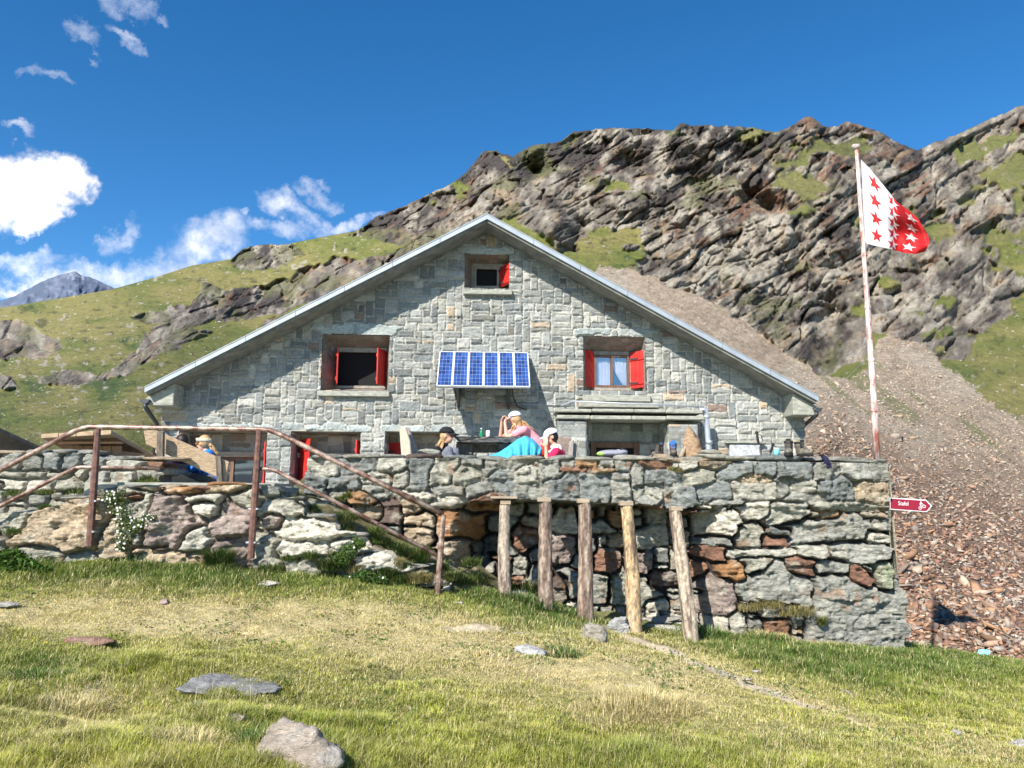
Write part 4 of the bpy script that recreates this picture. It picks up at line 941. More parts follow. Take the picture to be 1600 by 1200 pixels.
def build_windows():
    # attic
    q = OPN['attic']; D = .42; inn = Hr(738, 413, 794, 452, D); reveal(q, inn, D, 1); il, ir, ib, it = inn
    fl, fr, fb, ft = Hr(741, 417, 780, 451, D-.03); bm = frame_bm(fl, fr, fb, ft, D-.03, .05); bx(bm, (fl-.05, D+.0, (fb+ft)/2), (.10, .06, ft-fb+.1)); bx(bm, ((il+ir)/2, D, ft+.05), (ir-il, .06, .10)); w = bm_obj('window', bm, M['frame_grey'], hut)
    bm = bmesh.new(); bx(bm, ((fl+fr)/2, D+.05, (fb+ft)/2), (fr-fl-.08, .02, ft-fb-.08)); bm_obj('opening', bm, M['dark'], w); bm = bmesh.new(); bx(bm, (ir-(ir-fr)/2, D+.02, (ib+it)/2), (ir-fr, .06, it-ib)); bm_obj('jamb', bm, M['frame_grey'], w)
    shutter(w, (fr+.02, D-.06), math.radians(-62), .40, ft-fb-.02, fb+.01, False)
    sill(723, 800, 453, 461, q[2]+.02)
    # left
    q = OPN['left']; D = .48; inn = Hr(527, 543, 604, 608, D); reveal(q, inn, D, 2); il, ir, ib, it = inn
    bm = bmesh.new(); bx(bm, ((il+ir)/2, D-.01, it-.05), (ir-il, .05, .10)); bx(bm, ((il+ir)/2, D-.01, ib+.03), (ir-il, .06, .06)); bx(bm, (il+.012, D-.01, (ib+it)/2), (.024, .045, it-ib)); bx(bm, (ir-.012, D-.01, (ib+it)/2), (.024, .045, it-ib)); w = bm_obj('window', bm, M['frame_grey'], hut, bev=.004)
    bm = bmesh.new(); bx(bm, ((il+ir)/2, D+.08, (ib+it)/2), (ir-il, .02, it-ib)); bm_obj('opening', bm, M['dark'], w)
    shutter(w, (il+.03, D-.03), math.radians(-80), .42, it-ib-.12, ib+.05, False); shutter(w, (ir-.02, D-.03), math.radians(-108), .42, it-ib-.12, ib+.05, True)
    sill(496, 608, 611, 620, q[2]+.02)
    # right, glazed
    q = OPN['right']; D = .40; inn = Hr(924, 549, 1000, 611, D); reveal(q, inn, D, 3); il, ir, ib, it = inn
    fl, fr, fb, ft = Hr(928, 555, 983, 606, D); mid = (fl+fr)/2
    bm = frame_bm(fl, fr, fb, ft, D-.02, .045, (mid,)); w = bm_obj('window', bm, M['frame'], hut, bev=.004)
    bm = bmesh.new(); bx(bm, ((il+ir)/2, D, ft+(it-ft)/2), (ir-il, .05, it-ft)); bx(bm, ((fr+ir)/2, D, (fb+it)/2), (ir-fr, .05, it-fb)); bx(bm, ((fl+il)/2, D, (fb+it)/2), (fl-il, .05, it-fb)); bx(bm, ((il+ir)/2, D-.012, (ib+fb)/2), (ir-il, .05, fb-ib)); bm_obj('surround', bm, M['frame_grey'], w)
    for a, b in ((fl+.045, mid-.025), (mid+.025, fr-.045)):
        bm = bmesh.new(); bx(bm, ((a+b)/2, D+.0, (fb+ft)/2), (b-a, .008, ft-fb-.09)); bm_obj('pane', bm, M['glass_clear'], w)
    bm = bmesh.new()        # curtains just behind the glass: full on the left, swept aside on the right
    def drape(x0, x1f, seed):
        n, m = 30, 16; g = []
        for j in range(m+1):
            t = j/m; z = ft-.04-(ft-fb-.08)*t; row = []
            for i in range(n+1):
                x1 = x1f(t); x = x0+(x1-x0)*i/n; row.append(bm.verts.new((x, D+.05+.012*math.sin(i*2.1+seed), z)))
            g.append(row)
        for j in range(m):
            for i in range(n): bm.faces.new((g[j][i], g[j][i+1], g[j+1][i+1], g[j+1][i]))
    drape(fl+.04, lambda t: mid-.02, 0); drape(fr-.04, lambda t: mid+.03+.30*max(0, t-.15)**1.6, 2)
    bm_obj('curtain', bm, M['curtain'], w)
    bm = bmesh.new(); bx(bm, (mid, D+.25, (fb+ft)/2), (fr-fl+.1, .02, ft-fb+.1)); bm_obj('opening', bm, M['dark'], w)
    wz = it-ib
    shutter(w, (fl-.015, D-.04), math.radians(-131), .34, wz*.93, ib+.04, False); shutter(w, (fr+.03, D-.04), math.radians(-46), .36, wz*.93, ib+.04, True)
    sill(910, 1016, 617, 628, q[2]+.02)
    # ground floor recesses
    for k, seed in (('a', 11), ('b', 12), ('c', 13)):
        xl, xr, zb, zt = LOW[k]; D = .62
        L_ = [masonry_panel('jamb_wall', hut, -.0, D, zb, zt, xl, M['facade'], seed, axis='x', flip=1), masonry_panel('jamb_wall', hut, -.0, D, zb, zt, xr, M['facade'], seed+20, axis='x', flip=-1)]
        # ceiling of the recess, with coffered wood and stone
        bm = bmesh.new(); bx(bm, ((xl+xr)/2, D/2, zt+.03), (xr-xl+.1, D+.05, .06))
        c_ = bm_obj('soffit', bm, M['slab'], hut)
        zh = Hp(500, 709, D)[1] if k != 'a' else Hp(350, 707, D)[1]
        masonry_panel('header', hut, xl, xr, zh, zt, D, M['facade'], seed+40, ux=.10, uz=.06, shapes=[(3, 3, 5), (2, 4, 5), (2, 2, 3), (4, 2, 3)], pal=[(.34, .30, .25), (.30, .22, .16), (.20, .17, .15), (.40, .36, .30)], wp=[4, 2, 2, 3])
        bm = bmesh.new(); bx(bm, ((xl+xr)/2, D-.06, zh-.04), (xr-xl, .14, .10)); bm_obj('beam', bm, M['wood'], hut)
        n = 2; bm = frame_bm(xl, xr, zb, zh-.09, D+.0, .07, [(xl+xr)/2]); w = bm_obj('window', bm, M['frame'], hut, bev=.004)
        for i in range(2):
            a = xl+.07+(xr-xl-.14)/2*i+.03; b = a+(xr-xl-.14)/2-.06
            bm = bmesh.new(); bx(bm, ((a+b)/2, D+.012, (zb+zh)/2-.03), (b-a, .01, zh-zb-.2)); bm_obj('pane', bm, M['glass'], w)
        H_ = zh-zb-.1
        if k == 'a': shutter(w, (xr-.04, D-.05), math.radians(-93), .52, .95, zb+.55, False)
        if k == 'b':
            shutter(w, (xl+.03, D-.05), math.radians(-58), .62, 1.02, zb+.55, False); shutter(w, (xr-.03, D-.05), math.radians(-100), .5, 1.0, zb+.55, False)
        if k == 'c':
            shutter(w, (xl+.02, D-.05), math.radians(-25), .62, .98, zb+.55, False)
    # doorway recess
    xl, xr, zb, zt = LOW['door']; D = .75
    masonry_panel('jamb_wall', hut, 0, D, zb, zt, xl, M['facade'], 71, axis='x', flip=1); masonry_panel('jamb_wall', hut, 0, D, zb, zt, xr, M['facade'], 72, axis='x', flip=-1)
    zh = Hp(950, 691, D)[1]; masonry_panel('header', hut, xl, xr, zh, zt, D, M['facade'], 73, ux=.09, uz=.09, shapes=[(2, 3, 6), (2, 4, 4), (3, 2, 4), (2, 2, 3), (1, 3, 3)], pal=[(.27, .32, .30), (.33, .36, .33), (.22, .25, .24), (.14, .09, .08)], wp=[6, 4, 3, 1])
    bm = bmesh.new(); bx(bm, ((xl+xr)/2, D/2, zt+.03), (xr-xl+.1, D+.05, .06)); bm_obj('soffit', bm, M['slab'], hut)
    dl = Hp(922, 700, D)[0]; dr = Hp(998, 700, D)[0]
    bm = frame_bm(dl, dr, zb, zh, D-.01, .12, [], .12); d = bm_obj('door', bm, M['frame'], hut, bev=.006); bm = bmesh.new(); bx(bm, ((dl+dr)/2, D+.04, (zb+zh)/2), (dr-dl-.2, .02, zh-zb-.2)); bm_obj('opening', bm, M['dark'], d)
    masonry_panel('side_wall', hut, dr, xr, zb, zh, D-.02, M['facade'], 74)
M['glass_clear'], _N, _L, _B = nodes('clear_glass')
_B.inputs['Base Color'].default_value = (1, 1, 1, 1); _B.inputs['Roughness'].default_value = .02; _B.inputs['Transmission Weight'].default_value = 1.0; _B.inputs['IOR'].default_value = 1.45
_tr = _N.new('ShaderNodeBsdfTransparent'); _mx = _N.new('ShaderNodeMixShader'); _gl = _N.new('ShaderNodeBsdfGlossy'); _gl.inputs['Roughness'].default_value = .02; _mx.inputs[0].default_value = .22
_L.new(_tr.outputs[0], _mx.inputs[1]); _L.new(_gl.outputs[0], _mx.inputs[2]); _L.new(_mx.outputs[0], _N['Material Output'].inputs[0])
build_windows()

# ------------------------------------------------------------------ porch over the door, pier, pipe, meter box
def build_porch():
    yo = -.42
    # piers standing in front of the wall
    for px0, px1, py0, seed in ((872, 917, 657, 81), (1045, 1093, 663, 82)):
        xl, xr, zb, zt = Hr(px0, py0, px1, 772, yo); zb = -.6
        o = [masonry_panel('pier', hut, xl, xr, zb, zt, yo, M['facade'], seed, prot=.03), masonry_panel('pier', hut, yo, .02, zb, zt, xl, M['facade'], seed+1, axis='x', flip=-1), masonry_panel('pier', hut, yo, .02, zb, zt, xr, M['facade'], seed+2, axis='x', flip=1)]
        join(o, 'pier')
    rects = [(870, 1102, 648, 657, -.50), (868, 1098, 638, 646, -.56)]
    bm = bmesh.new()
    r = random.Random(3)
    for (a, b, c, d, y) in rects:
        xl, xr, zb, zt = Hr(a, c, b, d, y); n = 4; xs = [xl+(xr-xl)*(i/n+ (r.uniform(-.05, .05) if 0 < i < n else 0)) for i in range(n+1)]
        for i in range(n):
            bx(bm, ((xs[i]+xs[i+1])/2, y/2+r.uniform(-.015, .01), (zb+zt)/2+r.uniform(-.006, .006)), (xs[i+1]-xs[i]-.006, -y+.02, zt-zb-.004))
    bm_obj('canopy', bm, M['slab'], hut, bev=.014)
    xl, xr, zb, zt = Hr(905, 628, 1030, 637, -.30); bm = bmesh.new(); bx(bm, ((xl+xr)/2, -.14, (zb+zt)/2), (xr-xl, .30, zt-zb)); bm_obj('canopy_upstand', bm, M['slab'], hut, bev=.01)
    # conduit along the wall and the downpipe
    a = Hp(804, 631, -.05); b = Hp(880, 633, -.05); c = Hp(1100, 636, -.60)
    bm = bmesh.new(); tube(bm, [(a[0], -.05, a[1]), (b[0], -.05, b[1]), (b[0]+.12, -.58, b[1]+.02), (c[0], -.60, c[1])], .014, 6); bm_obj('conduit', bm, M['galv'], hut, True)
    p0 = Hp(1101, 640, -.40); p1 = Hp(1107, 772, -.30)
    bm = bmesh.new(); tube(bm, [(p0[0]-.12, -.46, p0[1]-.02), (p0[0], -.46, p0[1]), (p0[0]+.03, -.44, p0[1]-.4), (p0[0]+.05, -.42, p0[1]-.75), (p1[0], -.42, -.4)], .055, 10)
    for z in (p0[1]-.12, p0[1]-.62): tube(bm, [(p0[0]+.01+.05*((p0[1]-z)/.7), -.45, z), (p0[0]+.01+.05*((p0[1]-z)/.7), -.45, z-.06)], .066, 10)
    bm_obj('downpipe', bm, M['galv'], hut, True)
    xl, xr, zb, zt = Hr(1140, 694, 1190, 760, -.12); bm = bmesh.new(); bx(bm, ((xl+xr)/2, -.06, (zb+zt)/2), (xr-xl, .14, zt-zb)); bo = bm_obj('plastered_block', bm, M['white_plaster'], hut, bev=.01)
    xl, xr, zb, zt = Hr(1134, 689, 1196, 693, -.16); bm = bmesh.new(); bx(bm, ((xl+xr)/2, -.08, (zb+zt)/2), (xr-xl, .18, zt-zb)); bm_obj('cover_slab', bm, M['slab'], bo, bev=.006)
M['white_plaster'] = two_tone('rough_white_plaster', (.30, .31, .33), (.50, .51, .53), .35, .6, 14, .9, bstr=.8, bdist=.02)
build_porch()

# ------------------------------------------------------------------ solar panel
def solar_mat():
    m, N, L, B = nodes('solar_cells'); B.inputs['Roughness'].default_value = .32
    if 'Specular IOR Level' in B.inputs: B.inputs['Specular IOR Level'].default_value = .25
    tc = N.new('ShaderNodeTexCoord'); sp = N.new('ShaderNodeSeparateXYZ'); L.new(tc.outputs['UV'], sp.inputs[0])
    def mth(op, a, b, cl=False):
        n = N.new('ShaderNodeMath'); n.operation = op; n.use_clamp = cl
        for i, v in enumerate((a, b)):
            if isinstance(v, (int, float)): n.inputs[i].default_value = v
            else: L.new(v, n.inputs[i])
        return n.outputs[0]
    def line(src, k, w):
        f = mth('FRACT', mth('MULTIPLY', src, k), 0.0); return mth('LESS_THAN', f, w)
    gx = line(sp.outputs[0], 4, .055); gy = line(sp.outputs[1], 9, .06); g2 = line(sp.outputs[0], 8, .03); g3 = line(sp.outputs[1], 9, .0)
    ln = mth('MAXIMUM', mth('MAXIMUM', gx, gy), mth('MULTIPLY', g2, .5))
    mp = N.new('ShaderNodeMapping'); mp.inputs['Scale'].default_value = (4, 9, 1); L.new(tc.outputs['UV'], mp.inputs[0])
    fl = N.new('ShaderNodeVectorMath'); fl.operation = 'FLOOR'; L.new(mp.outputs[0], fl.inputs[0]); wn = N.new('ShaderNodeTexWhiteNoise'); wn.noise_dimensions = '3D'; oi = N.new('ShaderNodeObjectInfo')
    ad = N.new('ShaderNodeVectorMath'); ad.operation = 'ADD'; L.new(fl.outputs[0], ad.inputs[0]); L.new(oi.outputs['Location'], ad.inputs[1]); L.new(ad.outputs[0], wn.inputs['Vector'])
    v = N.new('ShaderNodeTexVoronoi'); v.inputs['Scale'].default_value = 60; L.new(tc.outputs['Object'], v.inputs['Vector'])
    mxn = mth('ADD', mth('MULTIPLY', wn.outputs[0], .75), mth('MULTIPLY', v.outputs['Distance'], .4))
    cr = N.new('ShaderNodeValToRGB'); cr.color_ramp.elements[0].color = (.004, .009, .06, 1); cr.color_ramp.elements[1].color = (.022, .085, .33, 1); L.new(mxn, cr.inputs[0])
    mx = N.new('ShaderNodeMix'); mx.data_type = 'RGBA'; L.new(ln, mx.inputs[0]); L.new(cr.outputs[0], mx.inputs[6]); mx.inputs[7].default_value = (.26, .32, .44, 1); L.new(mx.outputs[2], B.inputs['Base Color'])
    return m
M['solar'] = solar_mat()
def build_solar():
    out = .95; tl = Hp(687, 550, -.12); tr = Hp(825, 551, -.12); bl = Hp(681, 604, -out); br = Hp(825, 607, -out)
    root = empty('solar_panel', hO+hx*(tl[0]+tr[0])*.5+hy*-.12+Vector((0, 0, tl[1])), HY, 'blue six-module solar panel tilted out from the stone gable wall', 'solar panel')
    ox = (tl[0]+tr[0])*.5; oz = tl[1]
    T0 = Vector((tl[0]-ox, 0, 0)); T1 = Vector((tr[0]-ox, 0, 0)); h = bl[1]-tl[1]; B0 = Vector((tl[0]-ox, -out+.12, h)); B1 = Vector((tr[0]-ox, -out+.12, h))
    n = ((T1-T0).cross(B0-T0)).normalized(); n = n if n.z > 0 else -n
    for i in range(6):
        a = T0.lerp(T1, i/6); b = T0.lerp(T1, (i+1)/6); c = B0.lerp(B1, (i+1)/6); d = B0.lerp(B1, i/6); e = .012
        def ins(p): cc = (a+b+c+d)/4; return p+(cc-p).normalized()*.028
        bm = bmesh.new(); uv = bm.loops.layers.uv.new('UVMap'); vs = [bm.verts.new(ins(p)+n*.004) for p in (a, b, c, d)]; f = bm.faces.new(vs)
        for l, t in zip(f.loops, ((0, 1), (1, 1), (1, 0), (0, 0))): l[uv].uv = t
        m_ = bpy.data.meshes.new('cell_sheet'); bm.to_mesh(m_); bm.free(); m_.materials.append(M['solar'])
        bm = bmesh.new(); w = .022
        for p, q in ((a, b), (b, c), (c, d), (d, a)):
            dd = (q-p).normalized(); cen = (p+q)/2; inward = ((a+b+c+d)/4-cen).normalized(); cen += inward*w/2
            R = Matrix((dd, n.cross(dd), n)).transposed(); bx(bm, cen, ((q-p).length-.004, w, .045), R)
        fr = bm_obj('panel_frame', bm, M['lightmetal'], root)
        o = bpy.data.objects.new('solar_module', m_); link(o, fr)
    bm = bmesh.new(); prism(bm, [T0-n*.015, T1-n*.015, B1-n*.015, B0-n*.015], -n*.012); bm_obj('back_plate', bm, M['gutter'], root)
    for fx in (.22, .78):
        a = T0.lerp(T1, fx); b = B0.lerp(B1, fx); bm = bmesh.new(); k = .035
        bx(bm, (a.x, .06, h/2-.15), (.06, .05, -h+.35)); dd = Vector((0, b.y*.92, h*.95-(h-.25))); L0 = Vector((a.x, .05, h-.26)); R = dd.normalized().to_track_quat('X', 'Z').to_matrix(); bx(bm, L0+dd/2, (dd.length, .05, .05), R)
        bm_obj('bracket', bm, M['gutter'], root)
    bm = bmesh.new(); c = B0.lerp(B1, .82); tube(bm, [(c.x, -.3, h+.15), (c.x+.02, -.15, h-.1), (c.x+.12, .0, h-.28), (c.x+.30, .06, h-.33)], .012, 6); bm_obj('cable', bm, M['black'], root)
build_solar()
# ------------------------------------------------------------------ dry stone walls
PALD = dict(g=(.285, .285, .25), b=(.205, .22, .21), p=(.39, .38, .32), w=(.52, .49, .41), r=(.23, .125, .085), o=(.36, .19, .085), t=(.39, .31, .215), d=(.13, .095, .08), u=(.27, .215, .19), l=(.28, .30, .20), y=(.33, .32, .26))
def stone_wall(name, Y, px0, px1, topline, z_bot, hand, shapes, ux, uz, seed, step=.015, zones=None, back=None, depthfn=None, rotj=.04, warp=.03, gap=(.010, .035), prot=(.02, .06), joint=(.30, .28, .24), joint_depth=0.0, rough=.02, pw=4.5, label=None, cat=None, parent=None, deep=None, deepd=.09, left_end=None, sideback=1.6, palw=None, tilt=.16, dim=1.3):
    """one rubble wall face on the plane y=Y; stones are cut by the masonry engine, everything in world coordinates"""
    global WX, WZ
    x0 = P(px0, 760, Y).x; x1 = P(px1, 760, Y).x
    tl = [(P(a, b, Y).x, P(a, b, Y).z) for a, b in topline]; zt = max(t[1] for t in tl)+.02
    xs = np.arange(int(round((x1-x0)/step))+1)*step+x0; zs = np.arange(int(round((zt-z_bot)/step))+2)*step+z_bot; X, Z = np.meshgrid(xs, zs)
    WX = X+warp*fbm(X*2.6, Z*2.6, seed, 4, 400+seed, .55)+.006*fbm(X*22, Z*22, 0, 2, 5); WZ = Z+warp*fbm(X*2.6, Z*3.4, seed+9, 4, 420+seed, .55)+.006*fbm(X*22, Z*22, 4, 2, 6)
    HS, HC_ = [], []
    for (cx, cy, w, h, t, k) in hand:
        q = P(cx, cy, Y); s = 1/FPX*Y; HS.append((q.x, q.z, w*s/2*1.04, h*s/2*1.04, math.radians(t))); HC_.append(PALD[k])
    rects = []
    for (za, zb_, uxx, uzz, shp, sd) in (zones or [(z_bot, zt, ux, uz, shapes, seed)]):
        rects += layout(x0, x1, za, zb_, uxx, uzz, shp, sd, .38)
    auto = rect_stones(rects, .004, rotj, seed, .05)
    def cov(s):
        # fraction of the automatic stone covered by a traced one
        for (cx, cz, a, b, t) in HS:
            ox = min(s[0]+s[2], cx+a)-max(s[0]-s[2], cx-a); oz = min(s[1]+s[3], cz+b)-max(s[1]-s[3], cz-b)
            if ox > 0 and oz > 0 and ox*oz > .34*4*s[2]*s[3]: return True
        return False
    auto = [s for s in auto if not cov(s)]; stones = auto+HS
    r = np.random.RandomState(seed+1); pw_ = palw or [22, 18, 12, 10, 11, 9, 7, 5, 10]
    cols = np.concatenate([pick_cols(len(auto), PAL_R, pw_, seed+2), np.array(HC_).reshape(-1, 3)]) if HC_ else pick_cols(len(auto), PAL_R, pw_, seed+2)
    ID, e, F1, F2 = stonefield(X, Z, stones, pw); K = np.clip(ID, 0, None); n = len(stones)
    pr = r.uniform(prot[0], prot[1], n); tx = r.normal(0, tilt, n); tz = r.normal(0, tilt, n); S = np.array([(s[0], s[1]) for s in stones]); big = np.array([min(s[2], s[3]) for s in stones])
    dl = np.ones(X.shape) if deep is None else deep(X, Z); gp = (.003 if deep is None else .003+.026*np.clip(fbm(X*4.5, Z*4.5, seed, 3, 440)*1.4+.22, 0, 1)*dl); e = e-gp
    m = sstep(gap[0], gap[1], e)
    lx, lz = X-S[K, 0], Z-S[K, 1]; ph = S[K, 0]*3.7+S[K, 1]*5.1
    fac = fbm(X*5+ph, Z*5-ph, 0, 3, 431); lay = ridged(X*5+ph, Z*20+ph, 0, 4, 432, .6); fine = fbm(X*22, Z*26, 0, 3, 433)
    h1, h2, h3, ox, oy, ee = worley((X+.02*fine)*4.2+ph, Z*6.5-ph, 434)
    h = m*(pr[K]+np.clip(tx[K]*lx+tz[K]*lz, -.05, .05)+rough*(fac*.45+.75*lay+.55*fine)*np.clip(big[K]/.10, .5, 1.6)+rough*(h1*.7+(ox*h2+oy*h3)*2.6))
    h = h-(1-m)*(joint_depth*(1+.4*fbm(X*6, Z*6, 0, 2, 435)))
    cn = fbm(X*8+ph, Z*12+ph, 0, 4, 436); C = cols[K]*(1+.22*cn+.12*fine)[..., None]
    lich = fbm(X*7, Z*7, 2, 4, 437); C = C+(np.array([.46, .44, .36])-C)*(.45*sstep(.15, .5, lich))[..., None]
    drk = fbm(X*11+ph, Z*24, 1, 4, 439); C = C*(1-.42*sstep(.12, .45, drk))[..., None]; C = C*dim
    rust = fbm(X*4+3, Z*5, 2, 4, 438); C = C+(np.array([.36, .20, .10])-C)*(.55*sstep(.38, .6, rust))[..., None]
    h = h-(1-m)*dl*deepd
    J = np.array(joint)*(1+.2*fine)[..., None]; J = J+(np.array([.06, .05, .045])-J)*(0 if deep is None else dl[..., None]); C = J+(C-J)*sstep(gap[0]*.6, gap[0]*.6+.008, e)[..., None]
    off = np.zeros(X.shape) if depthfn is None else depthfn(X, Z)
    Yg = Y+off-h
    top = np.interp(xs, [t[0] for t in tl], [t[1] for t in tl]); Zc = np.minimum(Z, top[None]); mask = Z[:-1, :-1] < top[None, :-1]
    Xe = X+sstep(x1-.22, x1, X)*(.05*fbm(Z*3.3, seed, 0, 3, 441)+.05*(np.floor(np.mod(Z*5.2+.4*fbm(Z*2, 3, 0, 2, 442), 2))-.5))
    V = np.stack([Xe, Yg, Zc], -1).reshape(-1, 3); Cf = C.reshape(-1, 3); F = grid_faces(*X.shape, mask)
    # top and ends
    jt = np.clip(np.searchsorted(zs, top), 1, len(zs)-1); ti = jt*len(xs)+np.arange(len(xs)); nb = len(V)
    bt = V[ti].copy(); bt[:, 1] = Y+(back or .6); V = np.concatenate([V, bt]); Cf = np.concatenate([Cf, Cf[ti]*.9])
    i = np.arange(len(xs)-1); F = np.concatenate([F, np.stack([ti[i], ti[i+1], nb+i+1, nb+i], -1)])
    for end in (0, len(xs)-1):
        rows = np.arange(jt[end]+1)*len(xs)+end; nb = len(V); b2 = V[rows].copy(); b2[:, 1] = Y+sideback; V = np.concatenate([V, b2]); Cf = np.concatenate([Cf, Cf[rows]]); i = np.arange(len(rows)-1)
        F = np.concatenate([F, np.stack([rows[i], rows[i+1], nb+i+1, nb+i], -1)])
    V, F, Cf = compact(V, F, Cf)
    o = np_mesh(name, V, F, M['rubble'], parent, Cf); tag(o, label, cat); return o

# upper terrace wall, right of the steps
RX0, RX1 = P(735, 800, 10).x, P(1098, 800, 10).x
def recess(X, Z):
    zb = np.interp(X, [P(p_, 780, 10).x for p_ in (700, 760, 830, 900, 1000, 1060, 1100, 1150)], [P(p_, q, 10).z for p_, q in ((700, 790), (760, 784), (830, 781), (900, 783), (1000, 788), (1060, 798), (1100, 800), (1150, 790))])
    side = sstep(RX0-.25, RX0+.12, X)*(1-sstep(RX1-.10, RX1+.30, X)); wob = .03*fbm(X*4, Z*4, 0, 2, 77)
    hol = .6*np.exp(-(((X-P(752, 850, 10).x)/.20)**2+((Z-P(752, 858, 10).z)/.28)**2))*sstep(.0, -.035, Z-zb+wob)
    return hol+.52*side*sstep(.0, -.035, Z-zb+wob)+.05*sstep(0, -.03, Z-zb)*(1-side)
HT = [(857, 733, 36, 34, 0, 'g'), (788, 753, 30, 46, 2, 'b'), (823, 743, 34, 26, 0, 'p'), (826, 767, 44, 22, 0, 'g'), (879, 764, 52, 32, 0, 'b'), (929, 762, 46, 38, 3, 'b'), (971, 764, 30, 48, 0, 'g'), (995, 746, 24, 32, 0, 'g'), (1037, 748, 58, 26, 0, 'b'), (1016, 772, 50, 26, 3, 'g'),
      (1061, 779, 48, 32, 4, 'b'), (1088, 746, 40, 28, 0, 'y'), (1117, 770, 52, 24, 2, 'b'), (655, 746, 32, 46, 0, 'b'), (613, 731, 42, 24, 0, 'p'), (553, 729, 56, 28, 0, 'b'), (537, 755, 46, 24, 0, 'b'), (495, 757, 36, 28, 0, 'b'), (512, 734, 40, 22, 0, 'p'), (585, 768, 40, 20, 0, 'g'), (590, 747, 50, 20, 0, 'p'),
      (628, 747, 26, 24, 0, 'p'), (688, 745, 34, 26, 0, 'p'), (697, 768, 52, 18, 0, 'g'), (728, 744, 36, 30, 0, 'y'), (750, 768, 40, 20, 0, 'g'), (692, 785, 54, 18, 0, 'w'),
      (818, 845, 42, 38, 0, 'r'), (888, 818, 38, 34, 0, 'w'), (941, 825, 36, 24, 8, 'p'), (832, 815, 26, 22, 0, 't'), (722, 821, 78, 40, -5, 'o'), (755, 795, 52, 18, 8, 'o'), (612, 801, 34, 36, 0, 'd'), (640, 793, 30, 28, -20, 't'), (655, 813, 48, 24, -10, 't'), (655, 832, 42, 30, 0, 't'), (710, 865, 44, 44, 25, 't'),
      (575, 803, 52, 22, 12, 't'), (1010, 890, 36, 38, -14, 'u'), (950, 882, 40, 36, 6, 'r'), (880, 860, 42, 40, 0, 'u'), (845, 905, 30, 26, 0, 'g'), (1028, 843, 60, 30, 10, 'p'), (1000, 925, 60, 50, 0, 'y'), (920, 925, 60, 46, 0, 'g'), (870, 930, 40, 34, 0, 'd'),
      (1177, 769, 64, 26, 0, 'p'), (1295, 828, 116, 38, 3, 'g'), (1131, 821, 60, 36, 4, 'w'), (1179, 796, 44, 26, 10, 'w'), (1230, 802, 58, 30, 0, 'p'), (1350, 864, 92, 28, 4, 'g'), (1345, 737, 38, 26, 0, 'g'), (1373, 738, 28, 28, 0, 'g'), (1366, 769, 50, 36, -8, 't'), (1335, 792, 108, 14, -5, 'y'),
      (1382, 821, 32, 24, 3, 'g'), (1377, 842, 40, 22, 3, 'w'), (1215, 847, 32, 16, -8, 'r'), (1146, 894, 46, 24, 0, 'o'), (1259, 884, 38, 30, -8, 'r'), (1196, 864, 110, 12, 3, 'p'), (1222, 918, 104, 44, -14, 'g'), (1342, 965, 138, 116, -3, 'g'), (1386, 905, 30, 50, 0, 'l'), (1353, 906, 44, 24, -35, 'r'),
      (1125, 930, 42, 60, 0, 'u'), (1303, 768, 52, 34, 0, 'b'), (1242, 734, 60, 26, 0, 'b'), (1179, 748, 42, 16, 0, 't'), (1255, 761, 44, 18, 0, 'p'), (1255, 777, 70, 14, 0, 'g'), (1115, 867, 36, 24, 0, 'r'), (1170, 835, 40, 30, 0, 'y'), (1270, 862, 50, 22, 0, 'p'), (1300, 886, 60, 22, 0, 'g'), (1180, 885, 34, 28, 0, 'y'), (1155, 735, 52, 24, 0, 'b'), (1195, 733, 36, 22, 0, 'b'), (1290, 738, 34, 26, 0, 'g')]
zt_ = P(1000, 712, 10).z+.03; zm_ = P(1000, 790, 10).z
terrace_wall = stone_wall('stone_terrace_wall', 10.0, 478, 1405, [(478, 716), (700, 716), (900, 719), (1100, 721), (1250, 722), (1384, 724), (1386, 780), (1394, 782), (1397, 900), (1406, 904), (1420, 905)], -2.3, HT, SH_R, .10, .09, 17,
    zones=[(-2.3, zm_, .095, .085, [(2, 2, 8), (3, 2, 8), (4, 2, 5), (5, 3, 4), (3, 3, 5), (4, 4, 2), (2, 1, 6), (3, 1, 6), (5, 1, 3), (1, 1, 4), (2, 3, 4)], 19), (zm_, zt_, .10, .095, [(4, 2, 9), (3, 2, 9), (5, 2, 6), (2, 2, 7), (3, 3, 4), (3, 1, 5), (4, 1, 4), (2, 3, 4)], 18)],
    depthfn=recess, deepd=.11, deep=lambda X, Z: sstep(.05, -.06, Z-zm_+.12*fbm(X*1.5, Z*1.5, 0, 2, 78)), joint=(.38, .36, .31), joint_depth=.035, gap=(.005, .020), prot=(.0, .08), rough=.024, label='long grey dry stone terrace wall with a recessed lower part carried by timber props', cat='wall')
